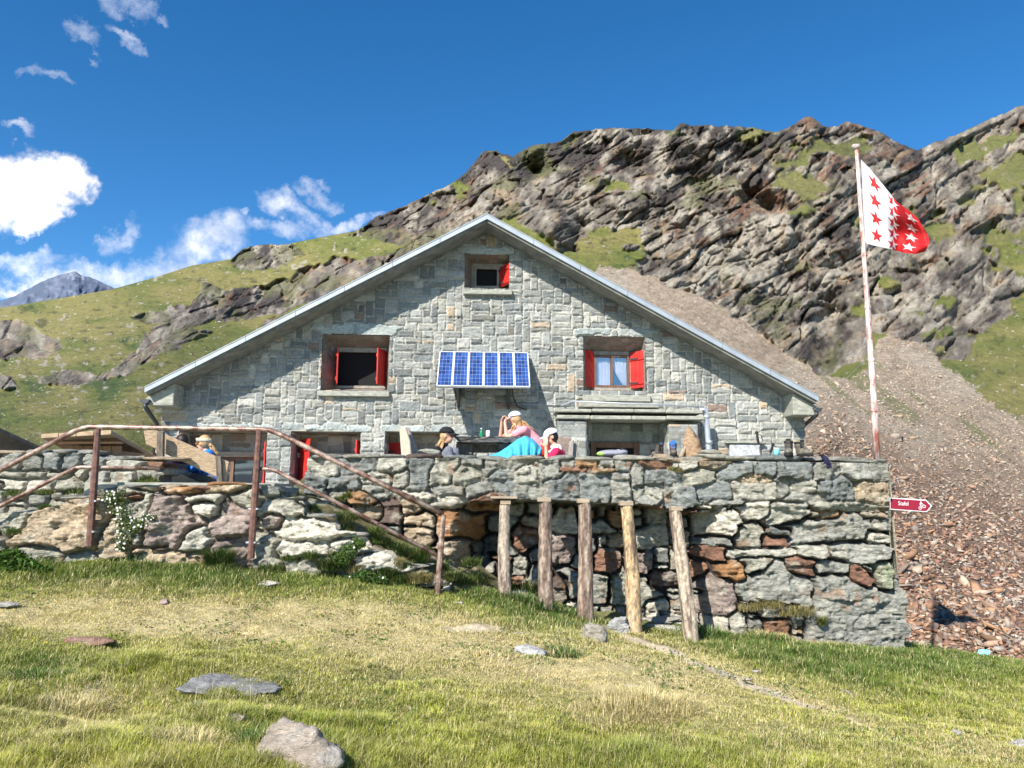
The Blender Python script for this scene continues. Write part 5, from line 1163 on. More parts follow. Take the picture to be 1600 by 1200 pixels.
# darker deep joints lower down are a near-black joint colour painted over the relief's own shade
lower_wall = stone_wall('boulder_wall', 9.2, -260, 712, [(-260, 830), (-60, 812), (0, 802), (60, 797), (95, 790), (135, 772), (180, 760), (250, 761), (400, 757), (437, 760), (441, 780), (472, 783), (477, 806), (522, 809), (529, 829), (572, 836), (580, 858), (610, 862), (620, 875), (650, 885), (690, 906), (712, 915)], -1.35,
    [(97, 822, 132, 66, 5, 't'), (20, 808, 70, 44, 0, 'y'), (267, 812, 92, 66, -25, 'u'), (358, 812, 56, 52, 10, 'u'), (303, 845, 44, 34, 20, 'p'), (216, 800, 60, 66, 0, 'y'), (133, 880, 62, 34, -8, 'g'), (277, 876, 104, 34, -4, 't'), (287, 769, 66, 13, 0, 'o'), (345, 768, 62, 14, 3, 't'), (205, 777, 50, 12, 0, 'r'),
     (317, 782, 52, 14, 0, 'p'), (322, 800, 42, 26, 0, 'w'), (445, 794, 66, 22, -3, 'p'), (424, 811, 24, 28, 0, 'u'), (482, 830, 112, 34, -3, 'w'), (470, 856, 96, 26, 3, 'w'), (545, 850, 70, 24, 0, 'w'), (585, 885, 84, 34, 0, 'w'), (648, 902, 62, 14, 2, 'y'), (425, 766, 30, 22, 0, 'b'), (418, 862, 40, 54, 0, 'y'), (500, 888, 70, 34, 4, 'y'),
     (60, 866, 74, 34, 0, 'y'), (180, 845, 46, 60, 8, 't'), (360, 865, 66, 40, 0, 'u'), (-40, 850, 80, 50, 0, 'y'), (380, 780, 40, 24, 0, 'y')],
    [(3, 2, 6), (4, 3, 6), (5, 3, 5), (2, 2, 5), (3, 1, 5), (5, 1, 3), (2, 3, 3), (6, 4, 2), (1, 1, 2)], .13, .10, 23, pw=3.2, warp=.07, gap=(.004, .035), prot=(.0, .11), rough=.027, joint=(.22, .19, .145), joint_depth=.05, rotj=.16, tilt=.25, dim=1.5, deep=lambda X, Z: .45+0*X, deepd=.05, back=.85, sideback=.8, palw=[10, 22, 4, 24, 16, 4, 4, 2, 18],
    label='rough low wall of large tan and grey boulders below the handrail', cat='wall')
upper_left = stone_wall('mortared_stone_wall', 9.95, -260, 246, [(-260, 707), (0, 707), (66, 707), (140, 708), (160, 716), (245, 722)], -.3,
    [(15, 722, 40, 22, 0, 'g'), (52, 724, 36, 22, 0, 'g'), (82, 721, 32, 26, 0, 'b'), (112, 722, 34, 24, 0, 'b'), (148, 722, 34, 20, 0, 'g'), (190, 728, 46, 16, 0, 'p'), (22, 742, 40, 14, 0, 'y'), (55, 741, 30, 14, 0, 'y'), (88, 741, 34, 14, 0, 'y'), (20, 756, 42, 20, 0, 'w'), (62, 758, 40, 22, 0, 'w'), (108, 757, 34, 24, 0, 'y'), (150, 745, 38, 22, 0, 'g'), (192, 745, 40, 22, 0, 'p'), (230, 744, 34, 22, 0, 'p')],
    SH_R, .09, .085, 29, label='low mortared grey stone wall under the wooden table at the left', cat='wall', joint=(.42, .40, .36), joint_depth=.01, gap=(.006, .03), prot=(.01, .05), rough=.018)

def wall_slabs(name, Y, items, parent, seed, mat):
    """flat coping stones: (px,py,w,h,depth,colour)"""
    r = np.random.RandomState(seed); Vs, Fs, Cs = [], [], []; off = 0
    for i, (px, py, w, h, dpt, k) in enumerate(items):
        q = P(px, py, Y); s = Y/FPX; V, F = rock_shape(seed*50+i, 3, 10, .10, .62, .92); V = V.copy(); V = np.sign(V)*np.abs(V)**.75
        V[:, 0] *= w*s/2; V[:, 1] *= dpt/2; V[:, 2] *= h*s/2; t = r.normal(0, .025); V = V+np.array([0, 0, 0]); V[:, 2] += V[:, 0]*t; V += np.array([q.x, Y+dpt/2-.06+r.uniform(-.03, .02), q.z])
        c = np.array(PALD[k])*(1+.25*fbm(V[:, 0]*9, V[:, 2]*30, V[:, 1]*9, 3, i))[:, None]; Vs.append(V); Fs.append(F+off); Cs.append(c); off += len(V)
    o = np_mesh(name, np.concatenate(Vs), np.concatenate(Fs), mat, parent, np.concatenate(Cs)); return o
rr = random.Random(9)
items = []; x = 482
while x < 1080:
    w = rr.uniform(34, 72); items.append((x+w/2, 713+(x-480)/600*5+rr.uniform(-1.2, 1.2), w+5, rr.uniform(8, 12), .5, rr.choice('gbypydg'))); x += w
for q in [(1050, 718, 60, 12, .5, 't'), (1035, 713, 34, 9, .35, 't'), (1085, 719, 80, 10, .5, 't'), (1115, 713, 56, 11, .45, 'p'), (1112, 706, 34, 9, .3, 'p'), (1150, 716, 80, 9, .5, 'y'), (1215, 716, 110, 11, .5, 'b'), (1290, 717, 60, 8, .5, 'g'), (1340, 718, 90, 9, .5, 'g'), (1375, 720, 30, 8, .5, 'y')]: items.append(q)
wall_slabs('coping', 10.0, items, terrace_wall, 3, M['rubble'])
items = []; x = -250
while x < 235:
    w = rr.uniform(34, 70); items.append((x+w/2, (706 if x < 140 else 716), w+4, rr.uniform(7, 10), .5, rr.choice('gyptg'))); x += w
wall_slabs('coping', 9.95, items, upper_left, 4, M['rubble'])
wall_slabs('coping', 9.2, [(205, 760, 56, 8, .6, 'g'), (262, 761, 60, 10, .6, 't'), (318, 762, 60, 11, .6, 'r'), (352, 758, 70, 11, .6, 'o'), (402, 762, 46, 12, .5, 'b'), (500, 806, 60, 7, .5, 'g'), (452, 780, 60, 7, .5, 'g'), (565, 861, 84, 6, .5, 'g'), (545, 836, 60, 8, .45, 'w'), (645, 886, 66, 6, .5, 'y'), (120, 777, 74, 7, .5, 'y'), (40, 800, 60, 8, .5, 'y'), (640, 893, 70, 7, .5, 'y'), (620, 906, 60, 7, .4, 'w')], lower_wall, 6, M['rubble'])

# terrace floor and the stepped path between the two walls
bm = bmesh.new()
prism(bm, [(-12, 10.5, FLOOR), (4.75, 10.5, FLOOR), (6.1, 16.2, FLOOR), (-12, 16.2, FLOOR)], (0, 0, -.12))
o = bm_obj('terrace_floor', bm, M['slab'], None); tag(o, kind='structure')
lx0, lx1 = P(246, 760, 9.9).x, P(470, 760, 9.9).x
bm = bmesh.new(); zl_ = FLOOR-.004
prism(bm, [(lx0-.6, 9.3, zl_), (lx1-.15, 9.3, zl_), (lx1-.15, 10.56, zl_), (lx0-.6, 10.56, zl_)], (0, 0, -.3)); o = bm_obj('path', bm, M['slab'], None); tag(o, kind='structure')
def build_bank():
    xs = np.linspace(P(440, 780, 9.6).x, P(790, 900, 9.6).x, 160); ys = np.linspace(9.22, 10.55, 40); X, Y = np.meshgrid(xs, ys)
    pz = [(P(a, b, 9.6).x, P(a, b, 9.6).z) for a, b in ((440, 768), (475, 782), (520, 800), (560, 822), (610, 848), (660, 872), (700, 895), (740, 915), (790, 945))]
    Z = np.interp(X, [p_[0] for p_ in pz], [p_[1] for p_ in pz])-.04+.22*(Y-9.6)+.04*fbm(X*4, Y*4, 0, 3, 501)
    Z = np.where(X > P(640, 880, 9.6).x, np.maximum(Z, ground_z(X, Y)-.02), Z)
    c = np.zeros(X.shape+(3,))+np.array([.12, .11, .05]); c = c+(np.array([.30, .26, .19])-c)*sstep(0, .5, fbm(X*6, Y*6, 0, 3, 502))[..., None]
    o = np_mesh('slope', np.stack([X, Y, Z], -1).reshape(-1, 3), grid_faces(*X.shape), M['soil'], col=c.reshape(-1, 3), smooth=True); tag(o, kind='structure')
    return pz
bank = build_bank()
def bank_z(x, y): return np.interp(x, [p_[0] for p_ in bank], [p_[1] for p_ in bank])-.04+.22*(y-9.6)
def tufts(name, spots, label, cat='grass', seed=8):
    r = np.random.RandomState(seed); Vs, Qs, Ts, Cs = [], [], [], []; off = 0
    for (px, py, D, cnt, rad, hh, k) in spots:
        q = P(px, py, D); a = r.uniform(0, 6.28, cnt); rr_ = rad*np.sqrt(r.uniform(0, 1, cnt)); tx = q.x+rr_*np.cos(a); ty = q.y+np.clip(rr_*np.sin(a)*.5, -.10, .3); tz = q.z-rr_*.25+r.uniform(-.02, .02, cnt)
        base = {0: np.array([.12, .16, .03]), 1: np.array([.32, .28, .12]), 2: np.array([.055, .105, .022]), 3: np.array([.085, .14, .028])}[k]; c = np.clip(base*(1+.3*r.normal(0, 1, cnt)[:, None]), .01, 1); mm = r.uniform(0, 1, cnt) < .15; c[mm] = (.36, .31, .15)
        V, Q, T, C = blades(np.stack([tx, ty, tz], -1), hh*r.uniform(.4, 1.1, cnt), .006*r.uniform(.7, 1.4, cnt), r.uniform(.3, 1.3, cnt), np.where(r.uniform(0, 1, cnt) < .6, a, r.uniform(0, 6.28, cnt)), c, np.clip(c*1.25, 0, 1)); Vs.append(V); Qs.append(Q+off); Ts.append(T+off); Cs.append(C); off += len(V)
    o = np_mesh(name, np.concatenate(Vs), [np.concatenate(Qs), np.concatenate(Ts)], M['blade'], col=np.concatenate(Cs)); tag(o, label, cat, kind='stuff'); return o
sp = []
r_ = random.Random(4)
for (a, b) in ((462, 785), (480, 800), (500, 815), (520, 822), (545, 832), (565, 845), (590, 850), (610, 862), (632, 872), (655, 880), (675, 892), (700, 905), (720, 912), (545, 812), (580, 835), (620, 855), (650, 868)):
    for k in range(3): sp.append((a+r_.uniform(-12, 12), b+r_.uniform(-6, 6), 9.35+r_.uniform(0, .4), 260, .12, r_.uniform(.06, .14), r_.choice((0, 2, 3, 3))))
for (a, b, D, n_, rd, h_, k) in ((225, 757, 9.5, 500, .14, .12, 0), (232, 752, 9.6, 300, .1, .12, 3), (20, 770, 9.6, 300, .14, .06, 3), (70, 768, 9.6, 260, .12, .06, 0), (115, 768, 9.5, 260, .12, .08, 3), (75, 795, 9.3, 400, .12, .08, 3), (60, 805, 9.25, 260, .10, .06, 2), (20, 830, 9.15, 300, .12, .07, 3), (40, 832, 9.15, 200, .12, .07, 3),
    (540, 875, 9.12, 400, .12, .09, 3), (525, 868, 9.12, 300, .10, .08, 2), (450, 872, 9.12, 250, .10, .07, 3), (510, 900, 9.1, 350, .14, .10, 2), (625, 905, 9.1, 400, .14, .12, 3), (620, 880, 9.12, 300, .1, .1, 1), (570, 912, 9.05, 500, .16, .14, 2), (340, 882, 9.06, 1300, .13, .26, 2), (515, 885, 9.08, 900, .14, .14, 2), (485, 870, 9.1, 400, .1, .1, 3), (600, 895, 9.08, 800, .16, .13, 2), (655, 905, 9.05, 600, .14, .12, 1), (160, 890, 9.05, 500, .2, .12, 1), (230, 890, 9.05, 600, .2, .14, 0), (420, 890, 9.05, 500, .16, .12, 3), (555, 890, 9.1, 500, .12, .10, 1), (290, 887, 9.05, 300, .2, .1, 3), (545, 775, 9.93, 240, .08, .08, 0), (530, 780, 9.93, 150, .06, .06, 0), (630, 885, 9.15, 350, .12, .10, 2), (820, 918, 9.9, 300, .2, .14, 2),
    (440, 787, 9.4, 240, .1, .07, 3), (1060, 735, 9.88, 120, .05, .05, 1), (1050, 733, 9.9, 100, .05, .04, 0), (740, 905, 9.9, 500, .22, .14, 2), (735, 880, 10.1, 260, .14, .12, 3), (1285, 975, 9.85, 160, .05, .14, 0), (1245, 955, 9.9, 500, .22, .12, 1), (1200, 945, 9.95, 400, .2, .12, 1), (1170, 950, 9.95, 260, .14, .10, 1)): sp.append((a, b, D, n_, rd, h_, k))
tufts('wall_grass', sp, 'grass tufts growing from the ledges and joints of the stone walls')

# ------------------------------------------------------------------ timber props
M['log'] = mat_col('debarked_log', nscale=34, namt=.50, bscale=46, bstr=1.0, bdist=.03, stretch=(1, 1, .30))
def prop(i, top, bot, rad, label, base, split):
    a = P(*top); b = P(*bot); b.z -= .10; n = 90; sg = 30; ax = (a-b); Lh = ax.length; q = ax.normalized().to_track_quat('Z', 'Y').to_matrix()
    t = np.linspace(0, 1, n)[:, None]; an = np.linspace(0, 2*np.pi, sg, endpoint=False)[None]
    knot = ridged(an*1.2+0*t, t*9+0*an, i, 3, 600+i); R = rad*.92*(1.12-.20*t)*(1+.12*knot+.045*fbm(np.cos(an)*2+0*t, np.sin(an)*2+t*7, i, 3, 610+i)); bend = .02*np.sin(t*3+i)
    X = R*np.cos(an)+bend; Y = R*np.sin(an)+0*t; Z = t*Lh+0*an; Vv = np.stack([X, Y, Z], -1).reshape(-1, 3)@np.array(q).T+np.array(b)
    bark = fbm(np.cos(an)*3+0*t, np.sin(an)*3+t*6, i, 4, 620+i); C = np.zeros(bark.shape+(3,))+np.array(base); C = C+(np.array([.15, .10, .075])-C)*(.85*sstep(-.02, .25, bark-split))[..., None]; flk = fbm(an*5+0*t, t*26+0*an, i, 3, 640+i); C = C*(1-.5*sstep(.12, .4, flk))[..., None]; crk = ridged(an*2.2+0*t, t*2.5+i+0*an, i, 3, 630+i); C = C*(1-.55*sstep(.55, .9, crk))[..., None]; C = C+(np.array([.58, .49, .38])-C)*(.5*sstep(.15, .5, -bark))[..., None]
    k = np.arange(n-1)[:, None]*sg; j = np.arange(sg)[None]; j2 = (j+1) % sg; F = np.stack([k+j, k+j2, k+sg+j2, k+sg+j], -1).reshape(-1, 4)
    root = empty('timber_prop', b, 0, label, 'timber prop', 'timber props under the terrace wall')
    Vv -= np.array(b); Cc = C.reshape(-1, 3); top_c = np.array([[0, 0, 0]]) ; Vv = np.concatenate([Vv, Vv[-sg:].mean(0, keepdims=True)]); Cc = np.concatenate([Cc, [[.5, .42, .3]]]); m = n*sg; tr = np.array([[(n-1)*sg+x_, (n-1)*sg+(x_+1) % sg, m] for x_ in range(sg)])
    np_mesh('post', Vv, [F, tr], M['log'], root, Cc, smooth=True)
    bm = bmesh.new(); tp = a-b; bx(bm, (tp.x, tp.y, tp.z+.028), (rad*1.7+.02*(i%2), rad*2.0, .056)); 
    if i == 0: bx(bm, (tp.x-.02, tp.y+.02, tp.z+.085), (.34, .26, .03))
    bm_obj('wedge', bm, M['wood'], root, bev=.004)
LG = (.36, .30, .235)
prop(0, (790, 788, 9.86), (790, 937, 9.5), .078, 'thinnest timber prop, bark-flecked, its head under a thin board beside the rusty orange stone', LG, .06)
prop(1, (850, 784, 9.84), (857, 962, 9.36), .088, 'pinkish bark-covered timber prop between the thinnest prop and the thick knotty one', (.33, .25, .195), -.06)
prop(2, (911, 786, 9.84), (917, 980, 9.26), .090, 'thick knotty reddish timber prop, the middle one of the five', (.30, .225, .17), -.12)
prop(3, (978, 790, 9.84), (992, 990, 9.20), .086, 'yellow split timber prop with a long dark crack, beside two boulders', (.50, .36, .20), .22)
prop(4, (1056, 798, 9.84), (1079, 1004, 9.14), .084, 'pale timber prop leaning most, nearest the big corner boulder', (.47, .385, .285), .06)

# ------------------------------------------------------------------ handrail
def build_rail():
    D = 9.06; g = 'rusty handrails beside the steps'
    root = empty('handrail', P(404, 880, D), 0, 'rusty brown tube handrail on three posts along the boulder wall', 'handrail'); o = root.location.copy()
    def T(name, pts, r, mat, par=root, seg=10):
        bm = bmesh.new(); tube(bm, [P(a, b, d)-o if par is root else P(a, b, d)-o for a, b, d in pts], r, seg); return bm_obj(name, bm, mat, par, True)
    T('top_rail', [(-120, 794, D), (0, 735, D), (118, 673, D), (130, 669, D), (142, 667, D), (400, 671, D), (420, 672, D), (434, 677, D), (560, 738, D-.02), (693, 804, D-.05)], .031, M['rust_rail'])
    T('middle_rail', [(-120, 852, D), (0, 791, D), (110, 735, D), (118, 731, D), (128, 730, D), (249, 732, D)], .024, M['rust_rail'])
    T('middle_rail', [(402, 733, D), (420, 733, D), (430, 735, D), (686, 869, D-.05)], .024, M['rust_rail'])
    for (t, b, dd, r) in (((153, 671), (140, 853), 9.02, .042), ((405, 673), (392, 872), 9.02, .042), ((693, 804), (683, 932), 8.98, .034)):
        bm = bmesh.new(); p0 = P(t[0], t[1], dd)-o; p1 = P(b[0], b[1], dd)-o; m = p0.lerp(p1, .42); tube(bm, [p0, m, p1], [r*.82, r, r], 8, True)
        post = bm_obj('post', bm, M['rust'] if r > .04 else M['rust_rail'], root, False)
        if r > .04:
            for f in (.62, .88):
                c = p0.lerp(p1, f); bm = bmesh.new(); bx(bm, (c.x-.005, c.y+.035, c.z), (.115, .13, .022)); bm_obj('clamp', bm, M['galv'], post, bev=.004)
build_rail()
# ------------------------------------------------------------------ capsule bodies
def capsules_bm(parts):
    """parts: (p0,r0,p1,r1) tapered capsules or (c,(rx,ry,rz),rot) ellipsoids"""
    bm = bmesh.new()
    for q in parts:
        if len(q) == 4:
            p0, r0, p1, r1 = Vector(q[0]), q[1], Vector(q[2]), q[3]
            for p, r in ((p0, r0), (p1, r1)): bmesh.ops.create_icosphere(bm, subdivisions=2, radius=r, matrix=Matrix.Translation(p))
            if (p1-p0).length > 1e-4: tube(bm, [p0, p1], [r0*.99, r1*.99], 14)
        else:
            c, s, R = q; bmesh.ops.create_icosphere(bm, subdivisions=3, radius=1.0, matrix=Matrix.Translation(Vector(c)) @ (R.to_4x4() if R is not None else Matrix.Identity(4)) @ Matrix.Diagonal((*s, 1)))
    return bm
def fused(name, parts, mat, parent=None, voxel=.007, smooth=4):
    bm = capsules_bm(parts); bmesh.ops.recalc_face_normals(bm, faces=bm.faces); me = bpy.data.meshes.new(name); bm.to_mesh(me); bm.free(); o = bpy.data.objects.new(name, me); COL.objects.link(o)
    m = o.modifiers.new('r', 'REMESH'); m.mode = 'VOXEL'; m.voxel_size = voxel; m.use_smooth_shade = True
    if smooth: s = o.modifiers.new('s', 'SMOOTH'); s.iterations = smooth; s.factor = .5
    dg = bpy.context.evaluated_depsgraph_get(); dg.update(); m2 = bpy.data.meshes.new_from_object(o.evaluated_get(dg)); m2.name = name
    bpy.data.objects.remove(o); bpy.data.meshes.remove(me); m2.materials.clear(); m2.materials.append(mat)
    for p in m2.polygons: p.use_smooth = True
    o = bpy.data.objects.new(name, m2); return link(o, parent)
def hand(wrist, d, palm_n, side, curl=.5, s=1.0):
    """capsules for a hand: wrist point, direction d along the palm, palm normal, side=+1/-1 thumb side"""
    d = Vector(d).normalized(); n = Vector(palm_n); n = (n-d*n.dot(d)).normalized(); w = d.cross(n)*side; wr = Vector(wrist); out = []
    kn = wr+d*.085*s; out.append((wr, .024*s, wr+d*.04*s, .027*s))
    for i, (o_, l) in enumerate(((.030, .070), (.010, .078), (-.010, .073), (-.029, .058))):
        b = kn+w*o_*s; out.append((wr+d*.03*s+w*o_*.7*s, .013*s, b, .0105*s)); c = curl*(1+.12*i); d1 = (d*math.cos(c)+n*math.sin(c)); d2 = (d*math.cos(c*2.1)+n*math.sin(c*2.1))
        m = b+d1*l*.5*s; out.append((b, .0105*s, m, .009*s)); out.append((m, .009*s, m+d2*l*.5*s, .0075*s))
    t0 = wr+d*.025*s+w*.026*s; t1 = t0+(d*.6+w*.8).normalized()*.035*s; t2 = t1+(d*.9+w*.25+n*.3).normalized()*.032*s
    out += [(t0, .012*s, t1, .011*s), (t1, .011*s, t2, .0085*s)]; return out
def head_parts(c, f, up, s=1.0):
    """skull, jaw, nose, ears around centre c; f = facing"""
    f = Vector(f).normalized(); up = Vector(up); up = (up-f*up.dot(f)).normalized(); r = f.cross(up); R = Matrix((r, f, up)).transposed(); c = Vector(c)
    out = [(c+up*.015*s-f*.012*s, (.074*s, .092*s, .100*s), R), (c-up*.045*s+f*.022*s, (.054*s, .062*s, .066*s), R), (c-up*.092*s+f*.055*s, .020*s, c-up*.088*s+f*.045*s, .026*s)]
    out += [(c+f*.078*s+up*.012*s, .010*s, c+f*.100*s-up*.020*s, .013*s), (c+f*.088*s-up*.024*s, .010*s, c+f*.082*s-up*.030*s, .013*s)]                           # nose
    out += [(c+f*.074*s-up*.055*s-r*.014*s, .009*s, c+f*.074*s-up*.055*s+r*.014*s, .009*s), (c+f*.070*s-up*.063*s-r*.012*s, .009*s, c+f*.070*s-up*.063*s+r*.012*s, .009*s)]  # lips
    out += [(c+f*.068*s+up*.024*s-r*.04*s, .012*s, c+f*.078*s+up*.024*s-r*.012*s, .010*s), (c+f*.068*s+up*.024*s+r*.04*s, .012*s, c+f*.078*s+up*.024*s+r*.012*s, .010*s)]    # brows
    for g in (-1, 1): out.append((c+r*g*.075*s-up*.005*s, (.010*s, .020*s, .030*s), R))
    return out, R, r, f, up
def cap(parent, c, R, mat, s=1.0, brim_dir=1, peak=.085):
    """baseball cap with a curved peak"""
    def X(v): return Vector(c)+R@Vector(v)
    bm = bmesh.new(); n, m = 20, 7; rings = []
    for j in range(m):
        t = j/(m-1)*math.pi/2*.97; rr_ = math.cos(t); z = math.sin(t); rings.append([bm.verts.new(X((.084*s*rr_*math.cos(2*math.pi*k/n), -.012*s+.103*s*rr_*math.sin(2*math.pi*k/n), .040*s+.080*s*z))) for k in range(n)])
    for a, b in zip(rings, rings[1:]):
        for k in range(n): bm.faces.new((a[k], a[(k+1) % n], b[(k+1) % n], b[k]))
    bm.faces.new(rings[-1]); o = bm_obj('cap', bm, mat, parent, True); md = o.modifiers.new('t', 'SOLIDIFY'); md.thickness = .006; md.offset = 1
    bm = bmesh.new(); g = []
    for i in range(9):
        a = math.radians(-62+124*i/8); row = []
        for j in range(5):
            q = j/4; x = math.sin(a)*.082*s; y = brim_dir*(math.cos(a)*.095*s+q*peak*s*math.cos(a*.85))-.012*s; z = .045*s-.016*s*q-.030*s*(math.sin(a)**2)*(.3+.7*q); row.append(bm.verts.new(X((x, y, z))))
        g.append(row)
    for i in range(8):
        for j in range(4): bm.faces.new((g[i][j], g[i+1][j], g[i+1][j+1], g[i][j+1]))
    b = bm_obj('peak', bm, mat, o, True); md = b.modifiers.new('t', 'SOLIDIFY'); md.thickness = .005
    bm = bmesh.new(); bmesh.ops.create_icosphere(bm, subdivisions=1, radius=.008*s, matrix=Matrix.Translation(X((0, -.012*s, .121*s)))); bm_obj('button', bm, mat, o)
    return o
def eyes(parent, c, R, s=1.0):
    for g in (-1, 1):
        bm = bmesh.new(); bmesh.ops.create_icosphere(bm, subdivisions=2, radius=.010*s, matrix=Matrix.Translation(Vector(c)+R@Vector((g*.030*s, .074*s, .008*s)))); bm_obj('eye', bm, M['eye'], parent, True)
def shades(parent, c, R, lens, s=1.0):
    bm = bmesh.new()
    for g in (-1, 1): bmesh.ops.create_icosphere(bm, subdivisions=2, radius=1, matrix=Matrix.Translation(Vector(c)+R@Vector((g*.032*s, .083*s, .008*s))) @ R.to_4x4() @ Matrix.Diagonal((.030*s, .010*s, .020*s, 1)))
    o = bm_obj('sunglasses', bm, lens, parent, True); bm = bmesh.new()
    for g in (-1, 1): tube(bm, [Vector(c)+R@Vector((g*.060*s, .078*s, .014*s)), Vector(c)+R@Vector((g*.080*s, .0, .012*s))], .004*s, 5)
    tube(bm, [Vector(c)+R@Vector((-.012*s, .090*s, .014*s)), Vector(c)+R@Vector((.012*s, .090*s, .014*s))], .003*s, 5); bm_obj('glasses_frame', bm, M['black'], o, sep=True)
M['eye'] = paint('eye', (.03, .02, .015), .2); M['orange_lens'] = paint('orange_lens', (.85, .33, .02), .2, bstr=0); M['dark_lens'] = paint('dark_lens', (.01, .01, .012), .15, bstr=0)
def cloth(n, c, rough=.85): M[n] = mat_col(n, rough=rough, attr=False, color=c, nscale=9, namt=.20, bscale=14, bstr=.8, bdist=.04)
M['lime'] = paint('lime_fabric', (.35, .60, .12), .8); M['bag_grey'] = paint('grey_nylon', (.24, .25, .30), .7); M['wood_pale'] = two_tone('pale_split_wood', (.42, .34, .25), (.66, .56, .44), .36, .64, 9, .8, stretch=(8, 8, 1), bstr=.5)
cloth('pink_shirt', (.78, .32, .36)); cloth('red_cloth', (.62, .05, .04)); cloth('crimson_shirt', (.60, .02, .09)); cloth('blue_jacket', (.015, .20, .72)); cloth('navy_jacket', (.014, .014, .05)); cloth('black_top', (.014, .014, .018)); cloth('grey_trousers', (.17, .18, .22)); cloth('white_cloth', (.78, .77, .80)); cloth('turquoise_cloth', (.07, .42, .62)); cloth('lilac_cap', (.70, .66, .74)); cloth('beige_cap', (.60, .52, .38)); cloth('brown_trousers', (.16, .13, .11))

def px_m(D): return D/FPX
def hair_strands(name, parent, roots, tips, mat, n, seed, r0=.012, sag=.05):
    """bundle of tapered locks from root points to tip points"""
    r = random.Random(seed); bm = bmesh.new()
    for i in range(n):
        a = Vector(roots[0]).lerp(Vector(roots[1]), r.random())+Vector((r.uniform(-1, 1), r.uniform(-1, 1), r.uniform(-1, 1)))*.018; b = Vector(tips[0]).lerp(Vector(tips[1]), r.random())+Vector((r.uniform(-1, 1), r.uniform(-1, 1), r.uniform(-1, 1)))*.03
        m1 = a.lerp(b, .35)+Vector((r.uniform(-.02, .02), r.uniform(-.02, .02), sag*.6)); m2 = a.lerp(b, .7)+Vector((r.uniform(-.02, .02), r.uniform(-.02, .02), sag*.3)); tube(bm, [a, m1, m2, b], [r0, r0*.95, r0*.7, r0*.15], 5)
    return bm_obj(name, bm, mat, parent, True)

